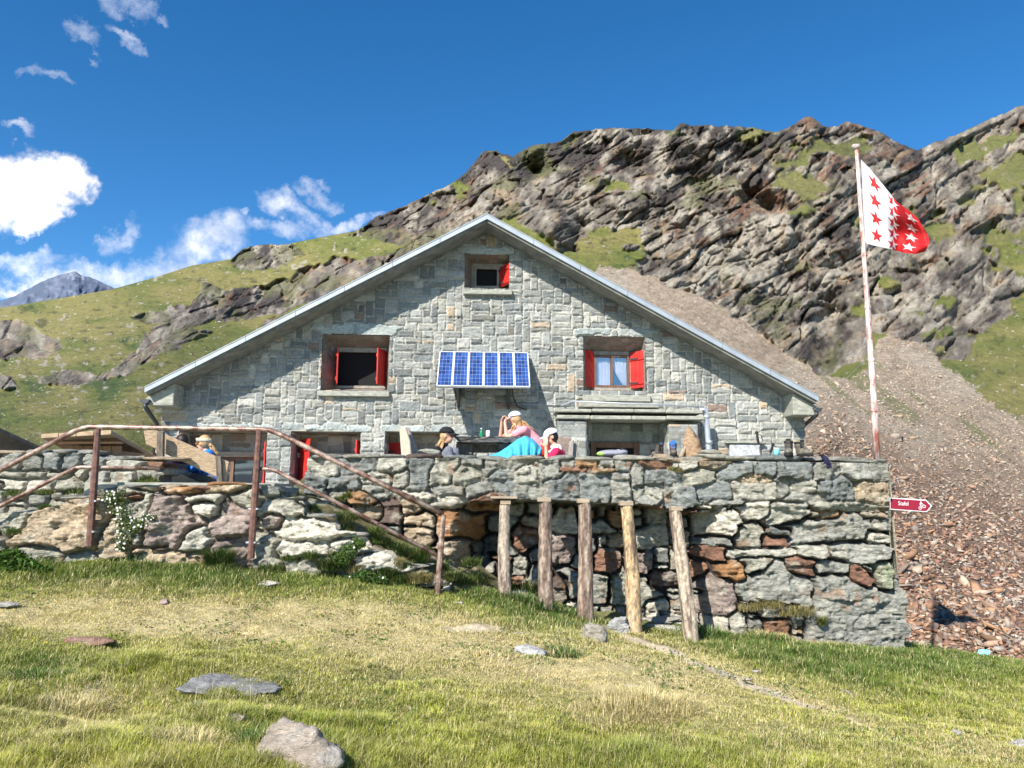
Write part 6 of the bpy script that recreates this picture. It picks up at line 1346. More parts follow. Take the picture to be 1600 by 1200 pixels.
def person_base(label, foot):
    return empty('person', foot, 0, label, 'person')
def build_people():
    Z = Vector((0, 0, 1)); X = Vector((1, 0, 0)); Y = Vector((0, 1, 0))
    def rel(o, *a): return P(*a)-o
    # 1 ------------------------------------------------ pink shirt, elbows on the table
    o = P(838, 745, 12.0); o.z = FLOOR; t = person_base('person in pink T-shirt and pale cap leaning both elbows on the dark table', o)
    hc = rel(o, 804, 655, 11.95); f = Vector((-.93, .32, -.12)); hp, R, r, f, up = head_parts(hc, f, Vector((-.15, 0, 1)), 1.0)
    shN = rel(o, 818, 672, 11.82); shF = rel(o, 812, 671, 12.18); chest = rel(o, 822, 681, 12.0); pel = rel(o, 846, 706, 12.02)
    elN = rel(o, 792, 684, 11.78); elF = rel(o, 782, 683, 12.12); wrN = rel(o, 789, 661, 11.84); wrF = rel(o, 784, 660, 12.04)
    knN = pel+Vector((-.42, -.10, -.02)); knF = pel+Vector((-.42, .12, -.02)); ftN = knN+Vector((.05, 0, -.40)); ftF = knF+Vector((.05, 0, -.40))
    neck = hc+Vector((.045, .0, -.10))
    body = hp+[(neck, .050, chest+Vector((-.02, 0, .10)), .060), (chest, .115, pel, .125), (chest+Vector((0, 0, .05)), .10, shN, .055), (chest+Vector((0, 0, .05)), .10, shF, .055), (shN, .046, elN, .036), (shF, .046, elF, .036), (elN, .034, wrN, .023), (elF, .034, wrF, .023), (pel+Vector((0, -.09, 0)), .085, knN, .058), (pel+Vector((0, .09, 0)), .085, knF, .058), (knN, .055, ftN, .034), (knF, .055, ftF, .034), (ftN, .034, ftN+Vector((-.16, 0, -.03)), .028), (ftF, .034, ftF+Vector((-.16, 0, -.03)), .028)]
    body += hand(wrN, (.25, .1, 1), (.9, .1, -.1), 1, 1.0)+hand(wrF, (.2, 0, 1), (.9, -.1, -.1), -1, .9)
    fused('body', body, M['skin'], t)
    fused('shirt', [(chest+Vector((0, 0, .02)), .128, pel+Vector((-.03, 0, .06)), .130), (chest+Vector((0, 0, .05)), .115, shN, .068), (chest+Vector((0, 0, .05)), .115, shF, .068), (shN, .066, shN.lerp(elN, .55), .060), (shF, .066, shF.lerp(elF, .55), .060), (neck+Vector((.02, 0, -.04)), .062, chest, .09)], M['pink_shirt'], t, .010)
    fused('shorts', [(pel+Vector((.01, 0, .06)), .136, pel+Vector((.03, 0, -.04)), .145), (pel+Vector((0, -.09, -.01)), .10, pel.lerp(knN, .7)+Vector((0, -.03, 0)), .082), (pel+Vector((0, .09, -.01)), .10, pel.lerp(knF, .7), .082)], M['red_cloth'], t, .010)
    h = fused('hair', [(hc-f*.035+Vector((0, 0, .0)), (.080, .082, .092), R), (hc-f*.07-Z*.06, .045, neck+Vector((.05, 0, -.06)), .04)], M['hair_b'], t, .008)
    hair_strands('locks', h, (hc-f*.08-Z*.03, hc-f*.07-Z*.09+Y*.03), (chest+Vector((.16, -.02, .06)), chest+Vector((.10, .08, -.04))), M['hair_b'], 46, 1, .013, .05)
    hair_strands('locks', h, (hc-Z*.05-Y*.06+X*.03, hc-Z*.07-Y*.04), (hc+Vector((-.06, -.02, -.24)), hc+Vector((-.02, 0, -.22))), M['hair_b'], 14, 2, .010, .0)
    cp = cap(t, hc+Vector((0, 0, .0)), R, M['lilac_cap'], 1.02, 1, .05); eyes(t, hc, R)
    bm = bmesh.new(); tube(bm, [hc+R@Vector((.055, -.085, .035)), hc+R@Vector((.0, -.118, .040)), hc+R@Vector((-.055, -.085, .035))], .010, 6); bm_obj('strap', bm, M['grey_trousers'], cp, True)
    # 2 ------------------------------------------------ white cap, crimson shirt
    o = P(872, 745, 11.3); o.z = FLOOR; t = person_base('person in white cap and crimson shirt, hand on cheek, beside the turquoise cloth', o)
    hc = rel(o, 861, 683, 11.25); f = Vector((-.90, -.25, -.30)); hp, R, r, f, up = head_parts(hc, f, Z, .98)
    shN = rel(o, 868, 706, 11.10); shF = rel(o, 866, 703, 11.42); chest = rel(o, 872, 714, 11.28); pel = chest+Vector((.02, .02, -.26)); neck = hc+Vector((.04, .01, -.10))
    elN = rel(o, 854, 724, 11.02); wrN = rel(o, 853, 699, 11.12); elF = rel(o, 858, 726, 11.4); wrF = elF+Vector((-.22, -.06, -.02)); knN = pel+Vector((-.42, -.12, .02)); knF = pel+Vector((-.42, .12, .02)); ftN = knN+Vector((-.1, 0, -.28)); ftF = knF+Vector((-.1, 0, -.28))
    body = hp+[(neck, .048, chest+Vector((0, 0, .08)), .055), (chest, .105, pel, .12), (chest+Vector((0, 0, .04)), .09, shN, .05), (chest+Vector((0, 0, .04)), .09, shF, .05), (shN, .044, elN, .036), (shF, .044, elF, .034), (elN, .034, wrN, .023), (elF, .033, wrF, .023), (pel+Vector((0, -.09, 0)), .08, knN, .055), (pel+Vector((0, .09, 0)), .08, knF, .055), (knN, .052, ftN, .034), (knF, .052, ftF, .034), (ftN, .034, ftN+Vector((-.15, 0, -.03)), .027), (ftF, .034, ftF+Vector((-.15, 0, -.03)), .027)]
    body += hand(wrN, (-.05, .05, 1), (.3, 1, 0), 1, .30)+hand(wrF, (-1, -.1, 0), (0, 0, -1), -1, .4); fused('body', body, M['skin'], t)
    fused('shirt', [(chest+Vector((0, 0, .01)), .118, pel, .132), (chest+Vector((0, 0, .04)), .10, shN, .064), (chest+Vector((0, 0, .04)), .10, shF, .064), (shN, .062, shN.lerp(elN, .5), .058), (shF, .062, shF.lerp(elF, .5), .056)], M['crimson_shirt'], t, .010)
    fused('scarf', [(neck+Vector((-.03, -.07, -.05)), .030, neck+Vector((.07, -.02, -.04)), .040), (neck+Vector((.07, -.02, -.04)), .040, neck+Vector((.09, .05, -.10)), .04), (neck+Vector((.08, -.04, -.05)), .036, neck+Vector((.11, -.06, -.30)), .03), (neck+Vector((.04, -.09, -.06)), .03, neck+Vector((-.08, -.13, -.13)), .022)], M['white_cloth'], t, .008)
    fused('shorts', [(pel+Vector((0, -.09, 0)), .095, pel.lerp(knN, .75), .075), (pel+Vector((0, .09, 0)), .095, pel.lerp(knF, .75), .075), (pel, .135, pel+Vector((0, 0, -.05)), .13)], M['red_cloth'], t, .010)
    h = fused('hair', [(hc-f*.028, (.080, .084, .092), R), (hc-f*.045-Z*.05, .042, neck+Vector((.01, 0, .0)), .04)], M['hair_d'], t, .008)
    cap(t, hc, R, M['white_cloth'], 1.06, 1, .095); eyes(t, hc, R)
    # 3 ------------------------------------------------ black cap
    o = P(690, 745, 11.4); o.z = FLOOR; t = person_base('blond person in black cap, sunglasses and black top crouching beside the dark table', o)
    hc = rel(o, 699, 681, 11.35); f = Vector((.95, -.28, -.05)); hp, R, r, f, up = head_parts(hc, f, Z, 1.0)
    chest = rel(o, 686, 712, 11.42); pel = chest+Vector((-.05, .02, -.26)); neck = hc+Vector((-.04, .01, -.10)); shN = rel(o, 682, 703, 11.22); shF = rel(o, 692, 703, 11.6)
    elN = shN+Vector((.10, -.03, -.24)); elF = shF+Vector((.14, .02, -.20)); wrN = elN+Vector((.22, .08, .02)); wrF = elF+Vector((.20, -.05, .0)); knN = rel(o, 701, 704, 11.22); knF = rel(o, 711, 706, 11.40); ftN = knN+Vector((.10, 0, -.42)); ftF = knF+Vector((.10, 0, -.42))
    body = hp+[(neck, .046, chest+Vector((0, 0, .08)), .055), (chest, .10, pel, .12), (chest, .09, shN, .05), (chest, .09, shF, .05), (shN, .042, elN, .034), (shF, .042, elF, .034), (elN, .033, wrN, .022), (elF, .033, wrF, .022), (pel+Vector((0, -.08, 0)), .08, knN, .055), (pel+Vector((0, .08, 0)), .08, knF, .055), (knN, .052, ftN, .034), (knF, .052, ftF, .034), (ftN, .034, ftN+Vector((.15, 0, -.03)), .027), (ftF, .034, ftF+Vector((.15, 0, -.03)), .027)]
    body += hand(wrN, (1, .2, .1), (0, 0, -1), -1, .5)+hand(wrF, (1, -.2, .1), (0, 0, -1), 1, .5); fused('body', body, M['skin'], t)
    fused('top', [(chest, .115, pel, .13), (chest+Vector((0, 0, .03)), .10, shN, .062), (chest+Vector((0, 0, .03)), .10, shF, .062), (shN, .058, elN, .046), (shF, .058, elF, .046), (elN, .046, elN.lerp(wrN, .9), .034), (elF, .046, elF.lerp(wrF, .9), .034), (neck+Vector((0, 0, -.03)), .055, chest, .08)], M['black_top'], t, .010)
    fused('trousers', [(pel, .132, pel+Vector((0, 0, -.04)), .13), (pel+Vector((0, -.08, 0)), .095, knN, .070), (pel+Vector((0, .08, 0)), .095, knF, .070), (knN, .066, ftN, .045), (knF, .066, ftF, .045)], M['grey_trousers'], t, .010)
    h = fused('hair', [(hc-f*.030, (.080, .084, .092), R), (hc-f*.07-Z*.03, .040, hc-f*.10-Z*.12, .036)], M['hair_b'], t, .008); hair_strands('locks', h, (hc-f*.08-Z*.05, hc-f*.06-Z*.07-Y*.04), (hc+Vector((-.17, -.06, -.20)), hc+Vector((-.09, -.08, -.24))), M['hair_b'], 26, 5, .013, .02)
    cap(t, hc, R, M['black_top'], 1.10, 1, .085); shades(t, hc, R, M['dark_lens'])
    # 4 ------------------------------------------------ blue jacket
    o = P(325, 762, 10.9); o.z = FLOOR; t = person_base('person in bright blue jacket with a beige headband and orange glasses behind the slanted plank', o)
    hc = rel(o, 318, 693, 10.9); f = Vector((-.93, .20, -.15)); hp, R, r, f, up = head_parts(hc, f, Z, 1.0)
    chest = rel(o, 325, 722, 10.92); pel = rel(o, 332, 748, 10.95); neck = hc+Vector((.045, 0, -.10)); shN = rel(o, 326, 709, 10.78); shF = rel(o, 324, 708, 11.12); elN = rel(o, 309, 729, 10.72); elF = elN+Vector((.0, .42, 0)); wrN = elN+Vector((-.20, .1, -.06)); wrF = elF+Vector((-.20, -.05, -.06)); knN = pel+Vector((-.36, -.08, -.02)); knF = pel+Vector((-.36, .12, -.02))
    knN.z = max(knN.z, .08); knF.z = max(knF.z, .08)
    body = hp+[(neck, .046, chest+Vector((0, 0, .06)), .055), (chest, .11, pel, .12), (chest, .09, shN, .05), (chest, .09, shF, .05), (shN, .044, elN, .034), (shF, .044, elF, .034), (elN, .033, wrN, .022), (elF, .033, wrF, .022), (pel+Vector((0, -.08, 0)), .08, knN, .055), (pel+Vector((0, .08, 0)), .08, knF, .055), (knN, .052, knN+Vector((-.2, 0, 0)), .036), (knF, .052, knF+Vector((-.2, 0, 0)), .036)]
    body += hand(wrN, (-1, 0, 0), (0, 0, -1), 1, .5)+hand(wrF, (-1, 0, 0), (0, 0, -1), -1, .5); fused('body', body, M['skin'], t)
    fused('jacket', [(chest, .130, pel, .145), (chest+Vector((0, 0, .04)), .11, shN, .070), (chest+Vector((0, 0, .04)), .11, shF, .070), (shN, .066, elN, .056), (shF, .066, elF, .056), (elN, .054, elN.lerp(wrN, .9), .040), (elF, .054, elF.lerp(wrF, .9), .04), (neck+Vector((.02, 0, -.05)), .066, chest+Vector((0, 0, .05)), .09)], M['blue_jacket'], t, .010)
    fused('trousers', [(pel+Vector((0, -.08, -.02)), .095, knN, .070), (pel+Vector((0, .08, -.02)), .095, knF, .070)], M['brown_trousers'], t, .010)
    h = fused('hair', [(hc-f*.018+Z*.020, (.084, .096, .104), R), (hc-f*.09-Z*.01, .030, hc-f*.12-Z*.05, .028)], M['hair_b'], t, .008); hair_strands('ponytail', h, (hc-f*.10-Z*.03, hc-f*.11-Z*.04), (hc+Vector((.20, -.02, -.16)), hc+Vector((.23, .02, -.20))), M['hair_b'], 18, 6, .012, .0)
    bm = bmesh.new(); n = 24; ring = [[hc+R@Vector((.086*math.cos(6.2832*k/n), -.010+.102*math.sin(6.2832*k/n), z+.02*math.sin(6.2832*k/n))) for k in range(n)] for z in (.020, .072)]; A = [bm.verts.new(p) for p in ring[0]]; B_ = [bm.verts.new(p) for p in ring[1]]
    for k in range(n): bm.faces.new((A[k], A[(k+1) % n], B_[(k+1) % n], B_[k]))
    hb = bm_obj('headband', bm, M['beige_cap'], t, True); md = hb.modifiers.new('t', 'SOLIDIFY'); md.thickness = .006; md.offset = 1
    shades(t, hc, R, M['orange_lens'])
    # 5 ------------------------------------------------ navy jacket, dark hair
    o = P(280, 762, 10.8); o.z = FLOOR; t = person_base('dark-haired person in navy jacket bent forward between the blue jacket and the wooden post', o)
    hc = rel(o, 283, 690, 10.95); f = Vector((-.85, .45, -.3)); hp, R, r, f, up = head_parts(hc, f, Z, 1.0); chest = rel(o, 281, 725, 10.95); pel = rel(o, 296, 748, 10.98); neck = hc+Vector((.03, 0, -.10))
    shN = rel(o, 277, 713, 10.80); shF = rel(o, 281, 711, 11.12); elN = rel(o, 262, 732, 10.74); elF = elN+Vector((0, .4, .02)); wrN = rel(o, 252, 713, 10.72); wrF = elF+Vector((-.15, -.1, .1)); knN = pel+Vector((-.3, -.1, 0)); knF = pel+Vector((-.3, .1, 0))
    body = hp+[(neck, .05, chest+Vector((0, 0, .08)), .06), (chest, .12, pel, .13), (chest, .1, shN, .055), (chest, .1, shF, .055), (shN, .046, elN, .036), (shF, .046, elF, .036), (elN, .035, wrN, .024), (elF, .035, wrF, .024), (pel, .09, knN, .06), (pel, .09, knF, .06)]
    body += hand(wrN, (-.6, 0, .5), (.5, 0, .6), 1, .6)+hand(wrF, (-1, 0, .1), (0, 0, -1), -1, .5); fused('body', body, M['skin'], t)
    fused('jacket', [(chest, .145, pel, .155), (chest+Vector((0, 0, .04)), .12, shN, .074), (chest+Vector((0, 0, .04)), .12, shF, .074), (shN, .070, elN, .058), (shF, .07, elF, .058), (elN, .056, elN.lerp(wrN, .85), .040), (elF, .056, elF.lerp(wrF, .85), .04), (pel, .12, pel+Vector((.0, 0, -.08)), .12)], M['navy_jacket'], t, .010)
    fused('hair', [(hc-f*.020+Z*.008, (.084, .094, .102), R), (hc-f*.05-Z*.05, .05, neck+Vector((.01, 0, .02)), .045)], M['hair_d'], t, .008); eyes(t, hc, R)
build_people()

# ------------------------------------------------------------------ terrace furniture
def board(bm, a, b, w, t, up=Vector((0, 0, 1)), out=Vector((0, -1, 0))):
    """plank from a to b (top edge line), height w downwards, thickness t"""
    a, b = Vector(a), Vector(b); prism(bm, [a, b, b-up*w, a-up*w], out*t)
def rough_plank(name, pts_px, D0, D1, h0, h1, t, mat, parent, o):
    pass
# slanted wooden bench back with two posts
o = P(300, 762, 10.4); o.z = FLOOR
bench = empty('wooden_bench', o, 0, 'weathered wooden bench with a slanted back plank between two posts, behind the handrail', 'bench')
def rl(*a): return P(*a)-o
bm = bmesh.new(); A, B_, C_, D_ = rl(224, 673, 10.12), rl(358, 722, 10.4), rl(352, 752, 10.4), rl(228, 694, 10.12)
prism(bm, [A, rl(243, 672, 10.16), B_, C_, rl(258, 709, 10.2), D_], (0, .045, 0)); bm_obj('back_plank', bm, M['plank'], bench, bev=.006)
bm = bmesh.new(); prism(bm, [rl(256, 729, 10.25), rl(318, 757, 10.8), rl(318, 776, 10.8), rl(256, 762, 10.25)], (0, .05, 0)); bm_obj('seat_plank', bm, M['plank'], bench, bev=.006)
for (a, b, D, w) in (((253, 674), (251, 772), 10.10, .085), ((343, 712), (345, 772), 10.38, .075)):
    bm = bmesh.new(); p, q = rl(*a, D), rl(*b, D); q.z = -.02 ; prism(bm, [p+Vector((-w/2, 0, 0)), p+Vector((w/2, 0, -.01)), q+Vector((w/2, 0, 0)), q+Vector((-w/2, 0, 0))], (0, -.06, 0)); bm_obj('post', bm, M['wood_dark'], bench, bev=.005)
# picnic table at the left
o = P(150, 762, 11); o.z = FLOOR; tb = empty('picnic_table', o, 0, 'wooden picnic table with plank top and boarded pedestal behind the low mortared wall', 'table')
for i in range(4):
    a0 = rl(64+i*27.5+.8, 678-i*1.5, 10.35); a1 = rl(64+(i+1)*27.5, 678-(i+1)*1.5, 10.35); b0 = rl(150+i*25.5+.6, 722-i*1.2, 13.4); b1 = rl(150+(i+1)*25.5, 722-(i+1)*1.2, 13.4)
    bm = bmesh.new(); prism(bm, [a0, a1, b1, b0], (0, 0, -.06)); bm_obj('top_plank', bm, M['plank'], tb, bev=.005)
bm = bmesh.new(); x0_, x1_ = rl(102, 700, 10.9).x, rl(190, 700, 10.9).x; zt2 = rl(150, 690, 10.9).z
for i in range(6):
    w = (x1_-x0_)/6; bx(bm, (x0_+(i+.5)*w, 10.9-o.y, zt2/2-.03), (w-.006, .04, zt2-.06))
bx(bm, (x0_+.03, 11.6-o.y, zt2/2-.06), (.04, 1.4, zt2-.14)); bx(bm, (x1_-.03, 11.6-o.y, zt2/2-.06), (.04, 1.4, zt2-.14))
bm_obj('pedestal', bm, M['wood_warm'], tb, bev=.003)
bm = bmesh.new(); prism(bm, [rl(90, 690, 10.6), rl(188, 690, 10.6), rl(188, 693, 10.6), rl(90, 694, 10.6)], (0, .08, 0)); bm_obj('cross_beam', bm, M['wood_warm'], tb)
bn = empty('plank_bench', P(220, 760, 10.6), 0, 'low plank bench beside the picnic table, its seat just above the mortared wall', 'bench'); o = bn.location.copy()
bm = bmesh.new(); prism(bm, [rl(190, 714, 10.5), rl(226, 712, 10.5), rl(252, 722, 12.2), rl(214, 726, 12.2)], (0, 0, -.05)); bm_obj('seat', bm, M['wood'], bn, bev=.005)
bm = bmesh.new(); c = rl(232, 722, 11.3); bx(bm, (c.x, c.y, (c.z-.05+FLOOR-o.z)/2), (.30, .06, c.z-.06-(FLOOR-o.z))); bm_obj('leg', bm, M['wood_dark'], bn)
# grey board top at the far left
o = P(0, 740, 11); o.z = FLOOR; t = empty('grey_board_table', o, 0, 'dark grey weathered board table standing beyond the picnic table, away from the hut', 'table')
M['grey_board'] = two_tone('grey_weathered_board', (.10, .095, .09), (.22, .205, .19), .36, .64, 8, .85, stretch=(4, 1, 1), bstr=.6)
bm = bmesh.new(); prism(bm, [rl(-160, 640, 10.3), rl(-10, 664, 10.3), rl(78, 704, 12.4), rl(-60, 706, 12.4)], (0, 0, -.05)); bm_obj('top', bm, M['grey_board'], t, bev=.006)
for (a, b, D) in ((-90, 690, 10.6), (30, 697, 11.6)):
    bm = bmesh.new(); c = rl(a, b, D); bx(bm, (c.x, c.y, c.z/2-.03), (.09, .09, c.z)); bm_obj('leg', bm, M['grey_board'], t)
# dark table of the three people, a thick slab on two stumps
o = P(757, 740, 11.7); o.z = FLOOR; t = empty('slab_table', o, 0, 'dark thick-slabbed wooden table between the person in black and the person in pink', 'table')
M['table_dark'] = two_tone('dark_table_slab', (.035, .033, .03), (.26, .25, .24), .42, .70, 12, .7, stretch=(1, 1, 8), bstr=.7, bdist=.01)
zt3 = rl(757, 683, 11.6).z; xa, xb = rl(708, 683, 11.5).x, rl(812, 683, 11.5).x
bm = bmesh.new(); n = 26
V_, F_ = [], []
def slab_edge():
    bm = bmesh.new(); rg = random.Random(2); top, bot = [], []
    for i in range(n+1):
        x = xa+(xb-xa)*i/n; yy = 11.48-o.y+rg.uniform(-.012, .012); top.append(Vector((x, yy, zt3+rg.uniform(-.004, .004)))); bot.append(Vector((x+ (0.10 if i == 0 else 0), yy+.03, zt3-.085+rg.uniform(-.008, .008))))
    prism(bm, top+bot[::-1], (0, .78, 0)); return bm
bm = slab_edge(); bm_obj('top', bm, M['table_dark'], t)
for f_ in (.16, .80):
    bm = bmesh.new(); x = xa+(xb-xa)*f_; prism(bm, [(x-.13, -.05, zt3-.09), (x+.13, -.05, zt3-.09), (x+.09, -.05, 0), (x-.09, -.05, 0)], (0, .45, 0)); bm_obj('trestle', bm, M['wood_dark'], t, bev=.01)
bm = bmesh.new(); bx(bm, ((xa+xb)/2, .17, zt3-.16), ((xb-xa)*.62, .06, .12)); bm_obj('rail', bm, M['wood_dark'], t, bev=.006)
TZ = FLOOR+zt3
M['green_bottle'] = paint('green_bottle', (.01, .22, .09), .2, bstr=0)
b = P(752, 683, 11.75); e = empty('green_bottle', (b.x, b.y, TZ+.004), 0, 'small green bottle standing on the dark table', 'bottle'); bm = bmesh.new(); lathe(bm, (0, 0, 0), [(.026, 0), (.028, .01), (.028, .07), (.014, .10), (.011, .13)], 12); bm_obj('glass_body', bm, M['green_bottle'], e, True); bm = bmesh.new(); lathe(bm, (0, 0, .13), [(.013, 0), (.013, .016)], 10); bm_obj('cap', bm, M['white'], e)
b = P(762.5, 683, 11.8); e = empty('white_can', (b.x, b.y, TZ+.004), 0, 'white drink can beside the green bottle on the dark table', 'can'); bm = bmesh.new(); lathe(bm, (0, 0, 0), [(.026, 0), (.033, .008), (.033, .100), (.027, .112)], 16); bm_obj('can_body', bm, M['white'], e, True); bm = bmesh.new(); lathe(bm, (0, 0, .112), [(.027, 0), (.025, .003)], 16); bm_obj('lid', bm, M['galv'], e)
# turquoise cloth draped over a low bench
def build_cloth():
    o = P(815, 745, 11.15); o.z = FLOOR
    top = [(764, 712), (780, 707), (795, 697), (808, 687), (820, 681), (832, 686), (844, 698), (847, 703)]; bot = [(772, 724), (790, 724), (805, 724), (815, 724), (825, 722), (834, 716), (842, 710), (846, 707)]
    n, m = 70, 26; t_ = np.linspace(0, 1, n); tp = np.array(top, float); bt = np.array(bot, float); k = np.linspace(0, 1, len(top)); u = np.linspace(0, 1, m)[:, None]
    TX, TY = np.interp(t_, k, tp[:, 0]), np.interp(t_, k, tp[:, 1]); BX, BY = np.interp(t_, k, bt[:, 0]), np.interp(t_, k, bt[:, 1]); px = TX+(BX-TX)*u; py = TY+(BY-TY)*u
    fold = .12*np.sin(t_*38+u*3.0)*u**.6*(.4+.6*u)+.035*np.sin(t_*17-u*6+1)*np.ones_like(u)+.02*fbm(t_*9+0*u, u*5+0*t_, 0, 3, 71); Dd = 11.38-.38*u**.8+fold
    Wd = Pn(px, py, Dd)-np.array(o); bk = Wd[0].copy()+np.array([0, .28, -.10]); V = np.concatenate([bk[None], Wd]).reshape(-1, 3)
    ob = np_mesh('turquoise_cloth', V, grid_faces(m+1, n), M['turquoise_cloth'], None, smooth=True); ob.location = o; tag(ob, 'bright turquoise cloth draped in folds in front of the person in pink', 'cloth'); md = ob.modifiers.new('t', 'SOLIDIFY'); md.thickness = .006
build_cloth()
# low seat the white-capped person leans on
def chair(px, D, lean, label):
    o = P(px, 745, D); o.z = FLOOR; t = empty('rustic_chair', o, 0, label, 'chair')
    bm = bmesh.new(); bx(bm, (-.22, 0, .16), (.50, .45, .05)); bm_obj('seat', bm, M['wood_dark'], t, bev=.006)
    for dx, w in ((.045, .07), (.13, .08)):
        bm = bmesh.new(); a = rl2(o, px+dx*60, 690, D-.05+dx); prism(bm, [(dx-.04, -.22+dx, 0), (dx+w-.04, -.22+dx, 0), (a.x+w*.9+lean, -.22+dx, a.z+.02), (a.x+lean*.8, -.22+dx, a.z-.01)], (0, .05, 0)); bm_obj('back_slab', bm, M['wood_grey'], t, bev=.008)
    for sx in (-.42, -.05):
        bm = bmesh.new(); bx(bm, (sx, 0, .065), (.08, .36, .13)); bm_obj('leg', bm, M['wood_dark'], t)
def rl2(o, *a): return P(*a)-o
M['wood_grey'] = two_tone('silvered_wood', (.22, .19, .165), (.42, .38, .34), .36, .64, 9, .85, stretch=(9, 9, 1), bstr=.6, bdist=.008)
chair(882, 11.35, .04, 'rustic chair with silvered slab back behind the white-capped person')
# leaning split-log boards at the left end of the parapet
def splitlog(name, pts, D, depth, mat, label, cat, parts=True):
    o = P(pts[0][0], pts[0][1], D); t = empty(name, o, 0, label, cat); return t, o
o = P(640, 712, 10.6); t = empty('split_log_seat', o, 0, 'pale split-log chair back standing above the wall left of the person in black', 'chair')
bm = bmesh.new(); prism(bm, [rl(624, 671, 10.6), rl(634, 667, 10.6), rl(641, 690, 10.6), rl(645, 740, 10.6), rl(629, 740, 10.6)], (0, .07, 0)); bm_obj('front_slab', bm, M['wood_pale'], t, bev=.012)
bm = bmesh.new(); prism(bm, [rl(633, 667, 10.75), rl(639, 669, 10.75), rl(652, 702, 10.75), rl(655, 742, 10.75), rl(642, 742, 10.75)], (0, .08, 0)); bm_obj('rear_slab', bm, M['wood_grey'], t, bev=.012)
bm = bmesh.new(); prism(bm, [rl(612, 738, 10.6), rl(665, 738, 10.6), rl(665, 744, 10.6), rl(612, 744, 10.6)], (0, .4, 0)); bm_obj('seat', bm, M['wood_grey'], t, bev=.006)
def rock_thing(name, px, py, D, w, d, h, seed, col, label, cat, sub=4, rz=0, sink=.3, group=None, rough=.13, cuts=8, tilt=(0, 0), col2=None):
    V, F = rock_shape(seed, sub, cuts, rough, .45, .9); V = V.copy(); V *= np.array([w/2, d/2, h/2])
    q = P(px, py, D); z0 = q.z
    M_ = np.array(Matrix.Rotation(rz, 3, 'Z') @ Matrix.Rotation(tilt[0], 3, 'X') @ Matrix.Rotation(tilt[1], 3, 'Y')); V = V@M_.T
    n1 = fbm(V[:, 0]*9+seed, V[:, 1]*9, V[:, 2]*14, 4, seed); c = np.array(col)*(1+.28*n1)[:, None]
    if col2 is not None: c = c+(np.array(col2)-c)*sstep(.1, .4, fbm(V[:, 0]*7+seed*2, V[:, 1]*7, V[:, 2]*7, 3, seed+3))[:, None]
    o_ = np_mesh(name, V, F, M['rubble'], None, c); o_.location = q; tag(o_, label, cat, group); return o_
rock_thing('flat_stone', 668, 706, 10.35, .36, .3, .085, 41, (.44, .44, .37), 'pale flat stone lying on the wall beside the split-log chair back', 'stone', 3)
# pointed driftwood-like sculpture
def build_horn():
    o = P(1082, 716, 10.35); t = empty('wood_sculpture', o, 0, 'tall pointed brown wood root standing on the wall beside the boots', 'sculpture')
    n, sg = 34, 20; tt = np.linspace(0, 1, n)[:, None]; an = np.linspace(0, 2*np.pi, sg, endpoint=False)[None]
    prof = np.interp(tt, [0, .15, .5, .8, 1], [.115, .125, .105, .05, .004]); Rr = prof*(1+.22*ridged(np.cos(an)*1.3+0*tt, np.sin(an)*1.3+tt*1.2, 0, 4, 811)+.08*fbm(np.cos(an)*4+0*tt, np.sin(an)*4+tt*9, 0, 3, 812))
    Xx = Rr*np.cos(an)*1.15+np.interp(tt, [0, .5, 1], [.03, .0, -.05]); Yy = Rr*np.sin(an)*.8; Zz = tt*.46-.01+0*an; cc = fbm(np.cos(an)*2+0*tt, tt*5+0*an, 0, 4, 813); C = np.zeros(cc.shape+(3,))+np.array([.50, .34, .21]); C = C+(np.array([.14, .08, .05])-C)*sstep(0, .35, cc+.5*np.cos(an)*1.0-.1)[..., None]
    k = np.arange(n-1)[:, None]*sg; j = np.arange(sg)[None]; F = np.stack([k+j, k+(j+1) % sg, k+sg+(j+1) % sg, k+sg+j], -1).reshape(-1, 4); np_mesh('root', np.stack([Xx, Yy, Zz], -1).reshape(-1, 3), F, M['rubble'], t, C.reshape(-1, 3), smooth=True)
    bm = bmesh.new(); tube(bm, [rl2(o, 1062, 716, 10.3), rl2(o, 1067, 706, 10.3), rl2(o, 1071, 698, 10.32)], [.042, .030, .018], 8); bm_obj('side_branch', bm, M['wood'], t, True)
build_horn()
M['boot_brown'] = two_tone('worn_boot_leather', (.05, .035, .03), (.17, .13, .10), .4, .6, 14, .8, bstr=.5); M['boot_grey'] = two_tone('dusty_boot_suede', (.08, .07, .06), (.22, .20, .15), .4, .6, 12, .85, bstr=.5); M['sole'] = paint('rubber_sole', (.02, .02, .02), .8); M['khaki'] = paint('khaki_panel', (.28, .22, .09), .8); M['yellow'] = paint('yellow_tab', (.65, .47, .04), .7); M['blue_lining'] = paint('blue_boot_lining', (.01, .16, .55), .7); M['lace'] = paint('pale_laces', (.20, .17, .15), .8)
